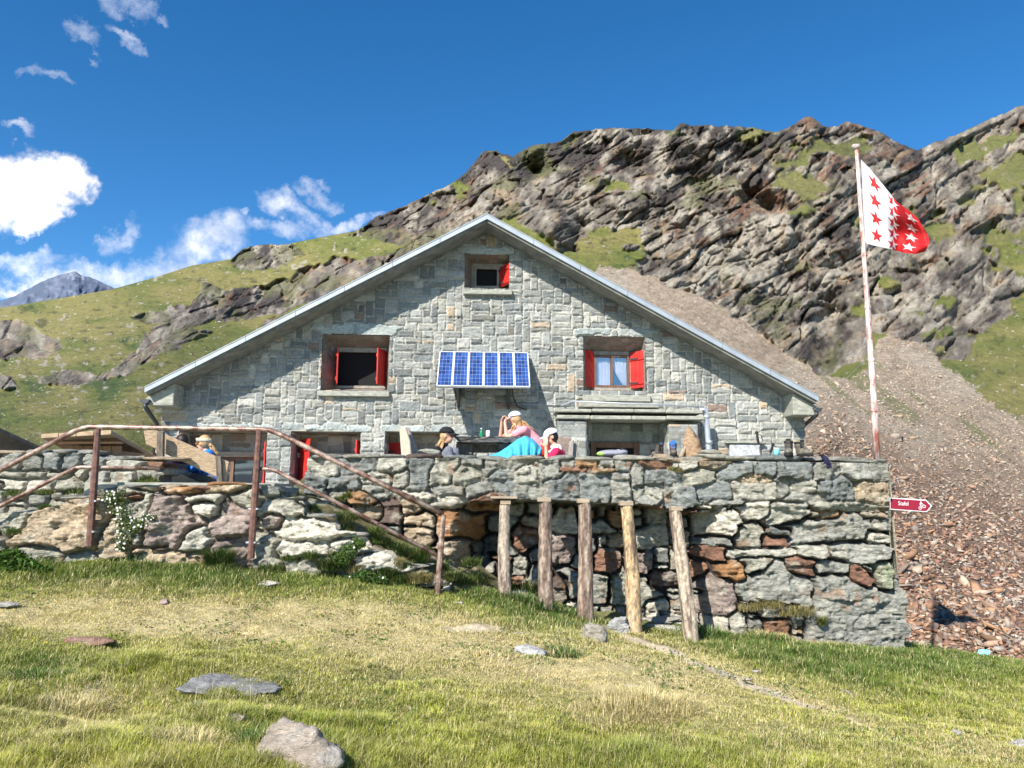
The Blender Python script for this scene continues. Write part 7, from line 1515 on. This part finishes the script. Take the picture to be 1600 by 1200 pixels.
def boot(px, py, D, az, mat, acc, tabm, label, s=1.0, group='hiking boots drying on the wall'):
    o = P(px, py, D); t = empty('hiking_boot', o, az, label, 'boot', group); t.scale = (s, s, s)
    b = fused('upper', [((.15, 0, .045), (.10, .048, .042), None), ((.05, 0, .05), (.09, .044, .050), None), ((-.02, 0, .05), .045, (-.03, 0, .12), .048), ((-.03, 0, .12), .050, (-.035, 0, .155), .052)], mat, t, .009, 2)
    bm = bmesh.new(); n = 24; pts = []
    for k in range(n): a = 6.2832*k/n; pts.append(Vector((.085+.165*math.cos(a), (.050+.010*math.cos(a))*math.sin(a), -.005)))
    prism(bm, pts, (0, 0, .030)); bm_obj('sole', bm, M['sole'], t, bev=.004)
    bm = bmesh.new(); lathe(bm, (-.035, 0, .150), [(.050, 0), (.056, .018), (.050, .032), (.040, .030), (.038, -.02)], 14); bm_obj('collar', bm, acc, t, True)
    bm = bmesh.new(); prism(bm, [(.035, -.030, .10), (.035, .030, .10), (.040, .026, .205), (.040, -.026, .205)], (.014, 0, 0)); bm_obj('tongue', bm, acc, t, bev=.004)
    bm = bmesh.new(); tube(bm, [(-.080, -.012, .17), (-.088, -.010, .21), (-.088, .010, .21), (-.080, .012, .17)], .007, 6); bm_obj('pull_tab', bm, tabm, t)
    bm = bmesh.new()
    for i in range(6): z = .075+.016*i; x = .115-.016*i; bx(bm, (x if i < 3 else .060, 0, z+.012), (.006, .050-.003*i, .005))
    bm_obj('laces', bm, M['lace'], t)
boot(1030, 715, 10.25, math.radians(-120), M['boot_brown'], M['sole'], M['blue_lining'], 'brown hiking boot with dark collar, farther of the two from the wood root', .95)
boot(1052, 713, 10.30, math.radians(-100), M['boot_brown'], M['blue_lining'], M['blue_lining'], 'brown hiking boot with bright blue lining, right beside the wood root', 1.0)
boot(1233, 713, 10.12, math.radians(-112), M['boot_grey'], M['sole'], M['yellow'], 'dusty grey hiking boot standing next to the light blue cup', 1.12)
boot(1251, 713, 10.12, math.radians(-78), M['boot_grey'], M['sole'], M['yellow'], 'dusty grey hiking boot with a yellow tab, nearest the flagpole', 1.05)
# water-bottle ball / small blue cup
b = P(1213, 703, 10.3); e = empty('blue_cup', b, 0, 'small light blue cup between the trekking poles and the grey boots', 'cup'); bm = bmesh.new(); lathe(bm, (0, 0, -.085), [(.026, 0), (.040, .04), (.045, .08), (.040, .105), (.034, .10), (.030, .02)], 16); M['lightblue'] = paint('light_blue_plastic', (.22, .60, .78), .4); bm_obj('cup_body', bm, M['lightblue'], e, True); bm = bmesh.new(); lathe(bm, (0, 0, .018), [(.042, 0), (.042, .008)], 16); bm_obj('rim', bm, M['white'], e)
def pole_(px0, py0, px1, py1, D, label, L_=.22):
    o = P(px1, py1, D); t = empty('trekking_pole', o, 0, label, 'trekking pole', 'trekking poles leaning on the wall'); a = P(px0, py0, D+.12)-o; b = Vector((.01, 0, -.75)); b = -a*2.2; b.z = FLOOR-o.z+.01; b.y = .2
    b = Vector((a.x*-.6, .35, FLOOR-o.z+.01))
    bm = bmesh.new(); tube(bm, [a*.4, Vector((0, 0, -.02)), b], .008, 7); bm_obj('shaft', bm, M['gutter'], t)
    bm = bmesh.new(); d = a.normalized(); tube(bm, [a-d*.16, a-d*.12, a-d*.03, a, a+d*.012], [.014, .017, .015, .022, .010], 9); bm_obj('grip', bm, M['black'], t, True)
    bm = bmesh.new(); tube(bm, [a-d*.02, a+Vector((.06, 0, -.05)), a+Vector((.08, 0, -.12)), a+Vector((.035, 0, -.15)), a-d*.06], .005, 5); bm_obj('strap', bm, M['black'], t)
pole_(1182, 675, 1189, 713, 10.2, 'tall black trekking pole grip with a wrist strap in front of the white block')
pole_(1208, 694, 1202, 713, 10.2, 'shorter black trekking pole grip beside the light blue cup')
# bag on the wall, glove
def lump(name, px, py, D, s, mat, label, cat, seed, parts=None):
    o = P(px, py, D); t = empty(name, o, 0, label, cat); return t, o
t, o = lump('rucksack', 958, 712, 10.3, 1, None, 'grey rucksack lying flat on the wall in front of the doorway', 'rucksack', 1)
fused('bag', [((-.02, 0, .03), (.20, .12, .050), None), ((.10, .0, .045), (.10, .10, .045), None), ((-.12, 0, .02), (.09, .11, .035), None)], M['bag_grey'], t, .010, 3)
fused('green_pocket', [((-.17, -.06, .02), (.06, .05, .028), None)], M['lime'], t, .008, 2)
bm = bmesh.new(); tube(bm, [(.08, -.08, .08), (.14, -.06, .10), (.18, -.02, .07), (.20, 0, .02)], .010, 6); bm_obj('strap', bm, M['black'], t, True)
t, o = lump('glove', 1290, 718, 9.92, 1, None, 'dark glove hanging over the edge of the wall below the boots', 'glove', 2)
fused('glove_body', [((-.03, .0, .035), .030, (0, -.02, .0), .034), ((0, -.02, .0), .034, (.02, -.03, -.05), .028)]+[((.0+.014*i, -.03, -.05), .012, (.0+.016*i, -.035, -.105+.006*abs(i-1)), .009) for i in range(4)]+[((-.02, -.03, -.02), .012, (-.035, -.035, -.06), .010)], M['navy_jacket'], t, .006, 2)
bm = bmesh.new(); lathe(bm, (-.045, .005, .045), [(.030, 0), (.034, .012), (.030, .024)], 12); bm_obj('cuff', bm, M['black'], t, True)

# ------------------------------------------------------------------ flagpole and flag
def build_flag():
    D = 10.45; b = P(1371, 722, D); t = empty('flagpole', b, 0, 'tall pink and white weathered flagpole rising behind the terrace wall', 'flagpole'); o = b.copy()
    pts = [(1371, 722), (1366, 640), (1361, 560), (1355, 470), (1348, 370), (1343, 300), (1338.5, 234)]
    bm = bmesh.new(); w = [.044, .044, .040, .036, .031, .029, .026]; tube(bm, [P(a, c, D)-o for a, c in pts], w, 14); tube(bm, [P(1371, 722, D)-o, Vector((.02, 0, FLOOR-o.z-.3))], .046, 14); bm_obj('pole', bm, M['pole'], t, True)
    for (a, c, r) in ((1366, 641, .054), (1361.5, 562, .050), (1355.6, 480, .044), (1350.5, 398, .042)):
        p = P(a, c, D)-o; bm = bmesh.new(); tube(bm, [p+Vector((0, 0, .02)), p-Vector((0, 0, .02))], r, 12); bm_obj('collar', bm, M['pole'], t)
    p = P(1337.5, 229, D)-o; bm = bmesh.new(); lathe(bm, p-Vector((0, 0, .045)), [(.024, 0), (.050, .012), (.066, .045), (.062, .062), (.022, .074)], 16); bm_obj('finial', bm, M['finial'] if 'finial' in M else M['pole'], t, True)
    # halyard
    bm = bmesh.new(); tube(bm, [P(1340, 240, D-.06)-o, P(1351, 385, D-.06)-o, P(1364, 600, D-.06)-o], .004, 5); bm_obj('halyard', bm, M['white'], t)
    bm = bmesh.new(); tube(bm, [P(1355, 560, D)-o, P(1262, 650, 13.5)-o], .004, 5); bm_obj('stay_wire', bm, M['galv'], t)
    # the flag: square cloth, hoist at the pole, the fly folded back by the wind
    n = 90; u = np.linspace(0, 1, n)[None]; v = np.linspace(0, 1, n)[:, None]      # u hoist->fly, v top->bottom
    tk = [0, .15, .35, .55, .75, .9, 1]; topx = [1345, 1358, 1380, 1400, 1420, 1436, 1443]; topy = [249, 262, 289, 314, 329, 343, 356]
    botx = [1351, 1364, 1382, 1398, 1413, 1431, 1446]; boty = [379, 383, 387, 391, 395, 397, 393]
    TX, TY = np.interp(u, tk, topx), np.interp(u, tk, topy); BX, BY = np.interp(u, tk, botx), np.interp(u, tk, boty)
    belly = np.sin(v*np.pi)*(7*u**2.2); px = TX+(BX-TX)*v+belly; py = TY+(BY-TY)*v+0*u
    Dd = D-.03+.10*np.sin(u*9+v*2.2)*u**.6+.05*np.sin(u*21-v*5)*u+.035*np.sin(v*9+u*4)*u**.5-.22*u**1.5*(1-v)+.05*u
    Wd = Pn(px, py, Dd); fl = Wd-np.array(o)
    f = empty('flag', o, 0, 'white and red flag with thirteen stars blowing from the flagpole', 'flag')
    half = n//2
    def sheet(c0, c1, name, mat):
        V = fl[:, c0:c1].reshape(-1, 3); ob = np_mesh(name, V, grid_faces(n, c1-c0), mat, f, smooth=True); return ob
    white = sheet(0, half+1, 'white_half', M['flag_white']); red = sheet(half, n, 'red_half', M['flag_red'])
    du = np.gradient(fl, axis=1); dv = np.gradient(fl, axis=0); N_ = np.cross(du, dv); N_ /= np.linalg.norm(N_, axis=-1, keepdims=True)
    def at(a, c, off):
        a = min(max(a, 0), 1)*(n-1); c = min(max(c, 0), 1)*(n-1); i, j = int(min(a, n-2)), int(min(c, n-2)); fx, fy = a-i, c-j
        g = lambda A: (A[j, i]*(1-fx)+A[j, i+1]*fx)*(1-fy)+(A[j+1, i]*(1-fx)+A[j+1, i+1]*fx)*fy
        return Vector(g(fl)+g(N_)*off)
    rows = [(.22, [.14, .38, .62, .86]), (.50, [.10, .30, .50, .70, .90]), (.78, [.14, .38, .62, .86])]
    def star(cx, cy, R_, side):
        pts = []
        for k in range(10):
            a = math.pi/2+k*math.pi/5; q = R_ if k % 2 == 0 else R_*.40; pts.append((cx+q*math.cos(a), cy-q*math.sin(a)))
        if side is None: return [pts]
        # clip at u=.5
        out = []; m = len(pts); keep = (lambda p: p[0] <= .5) if side < 0 else (lambda p: p[0] >= .5)
        for i in range(m):
            p, q = pts[i], pts[(i+1) % m]
            if keep(p): out.append(p)
            if keep(p) != keep(q): s = (.5-p[0])/(q[0]-p[0]); out.append((.5, p[1]+s*(q[1]-p[1])))
        return [out]
    def add(bm, poly, c):
        for off in (.006, -.006):
            # fan from the centre, subdivided so that it follows the folds
            cen = (min(max(c[0], min(p[0] for p in poly)), max(p[0] for p in poly)), c[1]); k = 5
            for i in range(len(poly)):
                p, q = poly[i], poly[(i+1) % len(poly)]
                for s in range(k):
                    for a0, a1 in ((s/k, (s+1)/k),):
                        f0 = (cen[0]+(p[0]-cen[0])*a0, cen[1]+(p[1]-cen[1])*a0); f1 = (cen[0]+(p[0]-cen[0])*a1, cen[1]+(p[1]-cen[1])*a1); g1 = (cen[0]+(q[0]-cen[0])*a1, cen[1]+(q[1]-cen[1])*a1); g0 = (cen[0]+(q[0]-cen[0])*a0, cen[1]+(q[1]-cen[1])*a0)
                        vs = [bm.verts.new(at(x[0], x[1], off)) for x in ((f0, f1, g1) if s == 0 else (f0, f1, g1, g0))]
                        try: bm.faces.new(vs)
                        except ValueError: pass
    def put(poly, c, red_):
        bm = bmesh.new(); add(bm, poly, c); bm_obj('red_star' if red_ else 'white_star', bm, M['flag_star'] if red_ else M['flag_white'], white if red_ else red)
    for ci, (cx, ys) in enumerate(rows):
        for cy in ys:
            if ci == 0: [put(p, (cx, cy), True) for p in star(cx, cy, .105, None)]
            elif ci == 2: [put(p, (cx, cy), False) for p in star(cx, cy, .105, None)]
            else:
                for p in star(cx, cy, .105, -1): put(p, (cx, cy), True)
                for p in star(cx, cy, .105, 1): put(p, (cx, cy), False)
def flagmat(n, c):
    m, N, L, B = nodes(n); B.inputs['Base Color'].default_value = (*c, 1); B.inputs['Roughness'].default_value = .7
    tr = N.new('ShaderNodeBsdfTranslucent'); tr.inputs[0].default_value = (*c, 1); mx = N.new('ShaderNodeMixShader'); mx.inputs[0].default_value = .3; L.new(B.outputs[0], mx.inputs[1]); L.new(tr.outputs[0], mx.inputs[2]); L.new(mx.outputs[0], N['Material Output'].inputs[0])
    tc = N.new('ShaderNodeTexCoord'); nz = N.new('ShaderNodeTexNoise'); nz.inputs['Scale'].default_value = 12; bp = N.new('ShaderNodeBump'); bp.inputs['Strength'].default_value = .15; bp.inputs['Distance'].default_value = .02; L.new(tc.outputs['Object'], nz.inputs['Vector']); L.new(nz.outputs['Fac'], bp.inputs['Height']); L.new(bp.outputs[0], B.inputs['Normal']); M[n] = m
flagmat('flag_white', (.80, .80, .82)); flagmat('flag_red', (.66, .015, .02)); flagmat('flag_star', (.50, .012, .02)); M['finial'] = two_tone('weathered_finial', (.18, .09, .08), (.70, .62, .58), .35, .65, 14, .5)
build_flag()

# ------------------------------------------------------------------ arrow sign
def build_sign():
    D = 9.9; o = P(1392, 788, D); t = empty('arrow_sign', o, 0, 'maroon arrow sign with white border, lettering and a cyclist symbol', 'sign')
    M['sign_red'] = paint('maroon_enamel', (.26, .012, .035), .35, bstr=.05, namt=.05); M['sign_white'] = paint('white_enamel', (.80, .78, .80), .4, bstr=.05, namt=.04)
    A = [rl2(o, a, b, D) for a, b in ((1391, 777.5), (1447, 781), (1456.5, 790.5), (1448, 800), (1391, 796))]
    bm = bmesh.new(); prism(bm, A, (0, .012, 0)); bm_obj('board', bm, M['sign_white'], t)
    I = [rl2(o, a, b, D-.004) for a, b in ((1391.5, 778.9), (1446.4, 782.4), (1454.2, 790.4), (1447.4, 798.5), (1391.5, 794.6))]
    bm = bmesh.new(); prism(bm, [p+Vector((0, -.001, 0)) for p in I], (0, .004, 0)); face = bm_obj('face', bm, M['sign_red'], t)
    ang = math.atan2((A[1]-A[0]).z, (A[1]-A[0]).x); cu = bpy.data.curves.new('txt', 'FONT'); cu.body = 'Stafel'; cu.size = .072; cu.extrude = .001; cu.align_x = 'CENTER'; cu.align_y = 'CENTER'
    ob = bpy.data.objects.new('txt', cu); COL.objects.link(ob); dg = bpy.context.evaluated_depsgraph_get(); dg.update(); me = bpy.data.meshes.new_from_object(ob.evaluated_get(dg)); bpy.data.objects.remove(ob)
    me.transform(Matrix.Translation(rl2(o, 1411.5, 787, D-.008)) @ Matrix.Rotation(-ang, 4, 'Y') @ Matrix.Rotation(math.pi/2, 4, 'X') @ Matrix.Diagonal((.86, 1, 1, 1))); me.materials.clear(); me.materials.append(M['sign_white']); me.name = 'lettering'; link(bpy.data.objects.new('lettering', me), t)
    c = rl2(o, 1440.3, 790, D-.007); bm = bmesh.new(); s = .0082
    def pt(x, y): return c+Vector((x*s, 0, y*s))
    for (x, y) in ((-2.6, -3.6), (3.6, -1.2)):
        bm2 = 20; rin, rout = 1.7, 2.5
        for k in range(bm2):
            a0, a1 = 6.2832*k/bm2, 6.2832*(k+1)/bm2; bm.faces.new([bm.verts.new(pt(x+r*math.cos(a), y+r*math.sin(a))) for r, a in ((rin, a0), (rout, a0), (rout, a1), (rin, a1))])
        bm.faces.new([bm.verts.new(pt(x+.5*math.cos(6.2832*k/8), y+.5*math.sin(6.2832*k/8))) for k in range(8)])
    def seg(x0, y0, x1, y1, w):
        d = Vector((x1-x0, y1-y0)).normalized(); nn = (-d.y*w/2, d.x*w/2); bm.faces.new([bm.verts.new(pt(*p)) for p in ((x0+nn[0], y0+nn[1]), (x1+nn[0], y1+nn[1]), (x1-nn[0], y1-nn[1]), (x0-nn[0], y0-nn[1]))])
    for q in ((-2.6, -3.6, -.4, -.6, .7), (-.4, -.6, 2.6, .9, .7), (2.6, .9, 3.6, -1.2, .7), (2.6, .9, 2.1, 2.1, .7), (-2.6, -3.6, .8, -2.9, .6), (.8, -2.9, 2.6, .9, .6), (-2.4, 3.6, -1.6, .2, 2.0), (-2.0, 3.6, 1.9, 2.3, 1.0), (-1.4, .4, 1.1, -.6, 1.3), (1.1, -.4, .6, -3.0, 1.0)): seg(*q)
    bm.faces.new([bm.verts.new(pt(-1.0+1.2*math.cos(6.2832*k/14), 5.2+1.2*math.sin(6.2832*k/14))) for k in range(14)])
    bmesh.ops.recalc_face_normals(bm, faces=bm.faces); bm_obj('cyclist_symbol', bm, M['sign_white'], face)
    bm = bmesh.new(); bx(bm, (rl2(o, 1392, 779, D).x, .03, rl2(o, 1392, 781, D).z), (.035, .07, .05)); bm_obj('bracket', bm, M['galv'], t, bev=.003)
build_sign()

# ------------------------------------------------------------------ stones in the meadow
def hit(px, py):
    lo, hi = 2.5, 13.0
    for _ in range(30):
        m = (lo+hi)/2; q = P(px, py, m)
        if q.z > float(ground_z(np.array([q.x]), np.array([q.y]))[0]): lo = m
        else: hi = m
    return lo
GR = 'stones lying in the meadow'
ST_ = [(350, 1068, 184, .50, .14, 701, (.30, .30, .29), 'long flat grey stone with orange lichen spots in the meadow', (.40, .40, .38), (.0, .045), -.12), (456, 1196, 160, .55, .50, 702, (.50, .42, .34), 'large tan boulder nearest the camera, half sunk in green grass', (.55, .50, .44), (.1, .0), .1),
       (368, 1132, 48, .14, .11, 703, (.42, .37, .30), 'rough brownish stone just above the large tan boulder', None, (0, 0), 0), (137, 1006, 78, .26, .08, 704, (.36, .21, .15), 'flat reddish brown stone in the grass', (.45, .33, .25), (.1, .05), 0), (8, 946, 72, .3, .05, 705, (.52, .50, .46), 'pale flat stone lying in short grass below the dense low shrub', None, (0, 0), 0),
       (415, 913, 46, .25, .07, 706, (.55, .52, .44), 'pale flat stone in the grass below the boulder wall', None, (0, .05), 0), (257, 942, 18, .12, .06, 707, (.50, .38, .33), 'small pinkish stone below the boulder wall', None, (0, 0), 0), (822, 1022, 66, .30, .12, 708, (.60, .59, .56), 'whitish flat stone in the middle of the meadow', (.5, .5, .48), (0, .1), 0),
       (928, 1000, 42, .22, .26, 709, (.42, .38, .31), 'pointed grey-brown stone in front of the middle timber prop', None, (0, .2), 0), (966, 984, 44, .26, .27, 710, (.46, .47, .45), 'angular pale grey boulder left of the yellow split prop', (.6, .59, .55), (0, -.3), 0), (1040, 986, 66, .34, .17, 711, (.55, .53, .47), 'rounded pale boulder between the two rightmost props', (.62, .61, .57), (0, 0), 0), (1030, 972, 70, .3, .10, 712, (.40, .38, .34), 'flat grey slab lying on the rounded pale boulder', None, (0, 0), 0),
       (1590, 1168, 26, .10, .12, 713, (.62, .58, .54), 'upright whitish stone beyond the lower end of the dirt track', None, (0, 0), 0), (1312, 1058, 22, .08, .05, 714, (.42, .42, .43), 'slim grey stone in the green grass right of the track', None, (0, .5), 0), (1326, 1083, 24, .08, .04, 715, (.48, .44, .40), 'small pale stone beside the lower track', None, (0, .3), 0),
       (310, 1106, 34, .12, .07, 716, (.24, .23, .22), 'small dark grey stone below the long flat stone', None, (0, 0), 0), (712, 943, 26, .14, .04, 717, (.56, .54, .48), 'small flat pale stone near the foot of the handrail', None, (0, 0), 0), (1494, 1148, 18, .06, .06, 718, (.60, .56, .50), 'tiny pale stone on the track at right', None, (0, 0), 0),
       (806, 990, 26, .1, .03, 719, (.56, .53, .46), 'thin pale stone in the short grass left of the props', None, (0, 0), 0), (1180, 1050, 22, .08, .04, 720, (.55, .52, .46), 'small pale stone on the track right of the props', None, (0, 0), 0), (1162, 1062, 30, .1, .04, 721, (.52, .47, .40), 'tan stone on the track right of the props', None, (0, 0), 0), (985, 1075, 26, .08, .05, 722, (.60, .57, .50), 'small white stone beside the pale tussock', None, (0, 0), 0)]
for i, (px, py, w, d, h, sd, c, lb, c2, tl, rz) in enumerate(ST_):
    D = hit(px, py); wm = w*D/FPX; rk = rock_thing('stone', px, py, D, wm, d, h, sd, c, lb, 'stone', 5 if w > 40 else 4, rz, 0, GR, .15, 9, tl, c2)
    rk.location.z = float(ground_z(np.array([rk.location.x]), np.array([rk.location.y]))[0])+(h*.12 if i not in (0, 1) else -.01)
# litter scrap
D = hit(1535, 1024); q = P(1535, 1021, D); e = empty('blue_scrap', q, 0, 'scrap of light blue litter in the grass below the scree', 'litter'); bm = bmesh.new()
for i in range(5):
    a = i*1.3; prism(bm, [(.03*i-.08, 0, .0), (.03*i-.03, .03, .05), (.03*i, -.02, .02), (.03*i-.04, -.03, -.02)], (.004, .010, .012))
bm_obj('plastic', bm, M['lightblue'], e)
# yellow flowers
M['petal'] = paint('yellow_petal', (.85, .55, .01), .6, bstr=0); M['stem'] = paint('green_stem', (.06, .12, .02), .7); M['petal_w'] = paint('white_petal', (.80, .80, .76), .6, bstr=0)
for (px, py, lb) in ((71, 1004, 'small yellow flower beside the flat reddish stone'), (324, 1110, 'small yellow flower beside the small dark stone'), (755, 929, 'small yellow flower at the foot of the leftmost prop'), (504, 1122, 'small yellow flower right of the long flat stone')):
    D = hit(px, py+6); q = P(px, py, D); e = empty('yellow_flower', q, 0, lb, 'flower', 'yellow flowers in the meadow'); gzv = float(ground_z(np.array([q.x]), np.array([q.y]))[0])-q.z
    bm = bmesh.new(); tube(bm, [(0, 0, gzv), (.004, 0, gzv*.5), (0, 0, 0)], .0018, 5); bm_obj('stem', bm, M['stem'], e); bm = bmesh.new(); r_f = .016*D/6
    for k in range(14): a = k*.449; c0 = Vector((0, 0, 0)); d = Vector((math.cos(a), math.sin(a)*.9-.25, .25)); s = Vector((-math.sin(a), math.cos(a), 0))*.25*r_f; bm.faces.new([bm.verts.new(p) for p in (c0, d*r_f*.7+s, d*r_f, d*r_f*.7-s)])
    bm_obj('petals', bm, M['petal'], e)

# ------------------------------------------------------------------ leafy plants
def leafy(name, D, blobs, label, cat, n, leaf, seed, cols, flowers=0, ground=False):
    r = np.random.RandomState(seed); c0 = P(blobs[0][0], blobs[0][1], D); t = empty(name, c0, 0, label, cat); pos = []; nb = len(blobs); o = np.array(c0)
    for i, (px, py, rx, ry) in enumerate(blobs):
        q = np.array(P(px, py, D)); s = D/FPX; k = n//nb; v = r.normal(size=(k, 3)); v /= np.linalg.norm(v, axis=1)[:, None]; v *= r.uniform(.35, 1, (k, 1))**.5; pos.append(q+v*np.array([rx*s, min(rx, ry)*s*.8, ry*s])-np.array([0, .03, 0]))
    pos = np.concatenate(pos)-o; m = len(pos); a = r.uniform(0, 6.28, m); tl = r.uniform(-.3, 1.1, m); L_ = leaf*r.uniform(.6, 1.3, m)
    d = np.stack([np.cos(a)*np.cos(tl), np.sin(a)*np.cos(tl), np.sin(tl)], -1)*L_[:, None]; w = np.cross(d, r.normal(size=(m, 3))); w = w/np.linalg.norm(w, axis=1)[:, None]*L_[:, None]*.30
    V = np.stack([pos, pos+d*.5+w, pos+d, pos+d*.5-w], 1).reshape(-1, 3); F = np.arange(m*4).reshape(-1, 4); c = np.array(cols)[r.randint(0, len(cols), m)]*(1+.25*r.normal(0, 1, m))[:, None]; C = np.repeat(np.clip(c, .01, 1), 4, 0)
    np_mesh('foliage', V, F, M['blade'], t, C)
    bm = bmesh.new()
    for i, (px, py, rx, ry) in enumerate(blobs):
        q = P(px, py, D)-c0
        for k in range(4): tube(bm, [q+Vector((r.uniform(-.04, .04), .05, -ry*D/FPX*.9)), q+Vector((r.uniform(-.06, .06), 0, 0)), q+Vector((r.uniform(-.1, .1), -.03, ry*D/FPX*.6))], [.006, .004, .002], 5)
    bm_obj('stems', bm, M['stem'], t)
    if flowers:
        bm = bmesh.new(); ii = r.choice(m, flowers, replace=False)
        for i in ii:
            c = Vector(pos[i])+Vector((0, -.04, .01)); R_ = r.uniform(.007, .014)
            for k in range(5): a = 6.2832*k/5; a2 = a+.5; a1 = a-.5; bm.faces.new([bm.verts.new(c+Vector(p)) for p in ((0, 0, 0), (R_*.8*math.cos(a1), -.003, R_*.8*math.sin(a1)), (R_*1.1*math.cos(a), -.005, R_*1.1*math.sin(a)), (R_*.8*math.cos(a2), -.003, R_*.8*math.sin(a2)))])
        bm_obj('flowers', bm, M['petal_w'], t)
    return t
leafy('white_flowering_plant', 9.08, [(185, 785, 16, 20), (195, 808, 14, 18), (203, 825, 18, 12), (222, 818, 14, 10), (196, 838, 12, 14), (175, 778, 12, 10), (235, 810, 12, 6), (193, 855, 8, 8)], 'trailing plant with small white flowers hanging down the boulder wall', 'plant', 2600, .030, 61, [(.16, .20, .07), (.09, .15, .04), (.24, .26, .12)], 110)
leafy('low_shrub', 8.7, [(10, 895, 30, 26), (40, 892, 26, 20), (20, 875, 22, 16), (65, 900, 24, 14), (-25, 890, 30, 26), (85, 905, 16, 10)], 'dense low green shrub at the foot of the boulder wall', 'shrub', 7000, .045, 62, [(.06, .13, .02), (.10, .19, .03), (.04, .09, .015), (.14, .20, .04)], 0)
leafy('small_leafy_plant', 9.05, [(545, 862, 14, 12), (560, 850, 12, 9), (535, 875, 12, 10)], 'small leafy green plant growing on the boulder steps', 'plant', 900, .035, 63, [(.07, .14, .025), (.12, .18, .04)], 3)
leafy('small_leafy_plant', 9.0, [(570, 905, 18, 14), (590, 908, 14, 10), (552, 908, 12, 10)], 'leafy green plant with two white blossoms at the foot of the boulder wall', 'plant', 1300, .035, 64, [(.05, .11, .02), (.09, .15, .03)], 4)
leafy('small_leafy_plant', 6.15, [(420, 1052, 26, 9), (445, 1050, 20, 8), (405, 1060, 16, 8)], 'low leafy plant growing over the long flat grey stone', 'plant', 900, .024, 65, [(.10, .13, .04), (.16, .17, .05), (.05, .08, .02)], 0)
leafy('small_leafy_plant', 9.6, [(575, 845, 20, 12), (600, 852, 16, 10)], 'bushy green plant on the bank beside the handrail', 'plant', 1000, .04, 66, [(.07, .14, .025), (.12, .18, .04)], 0)
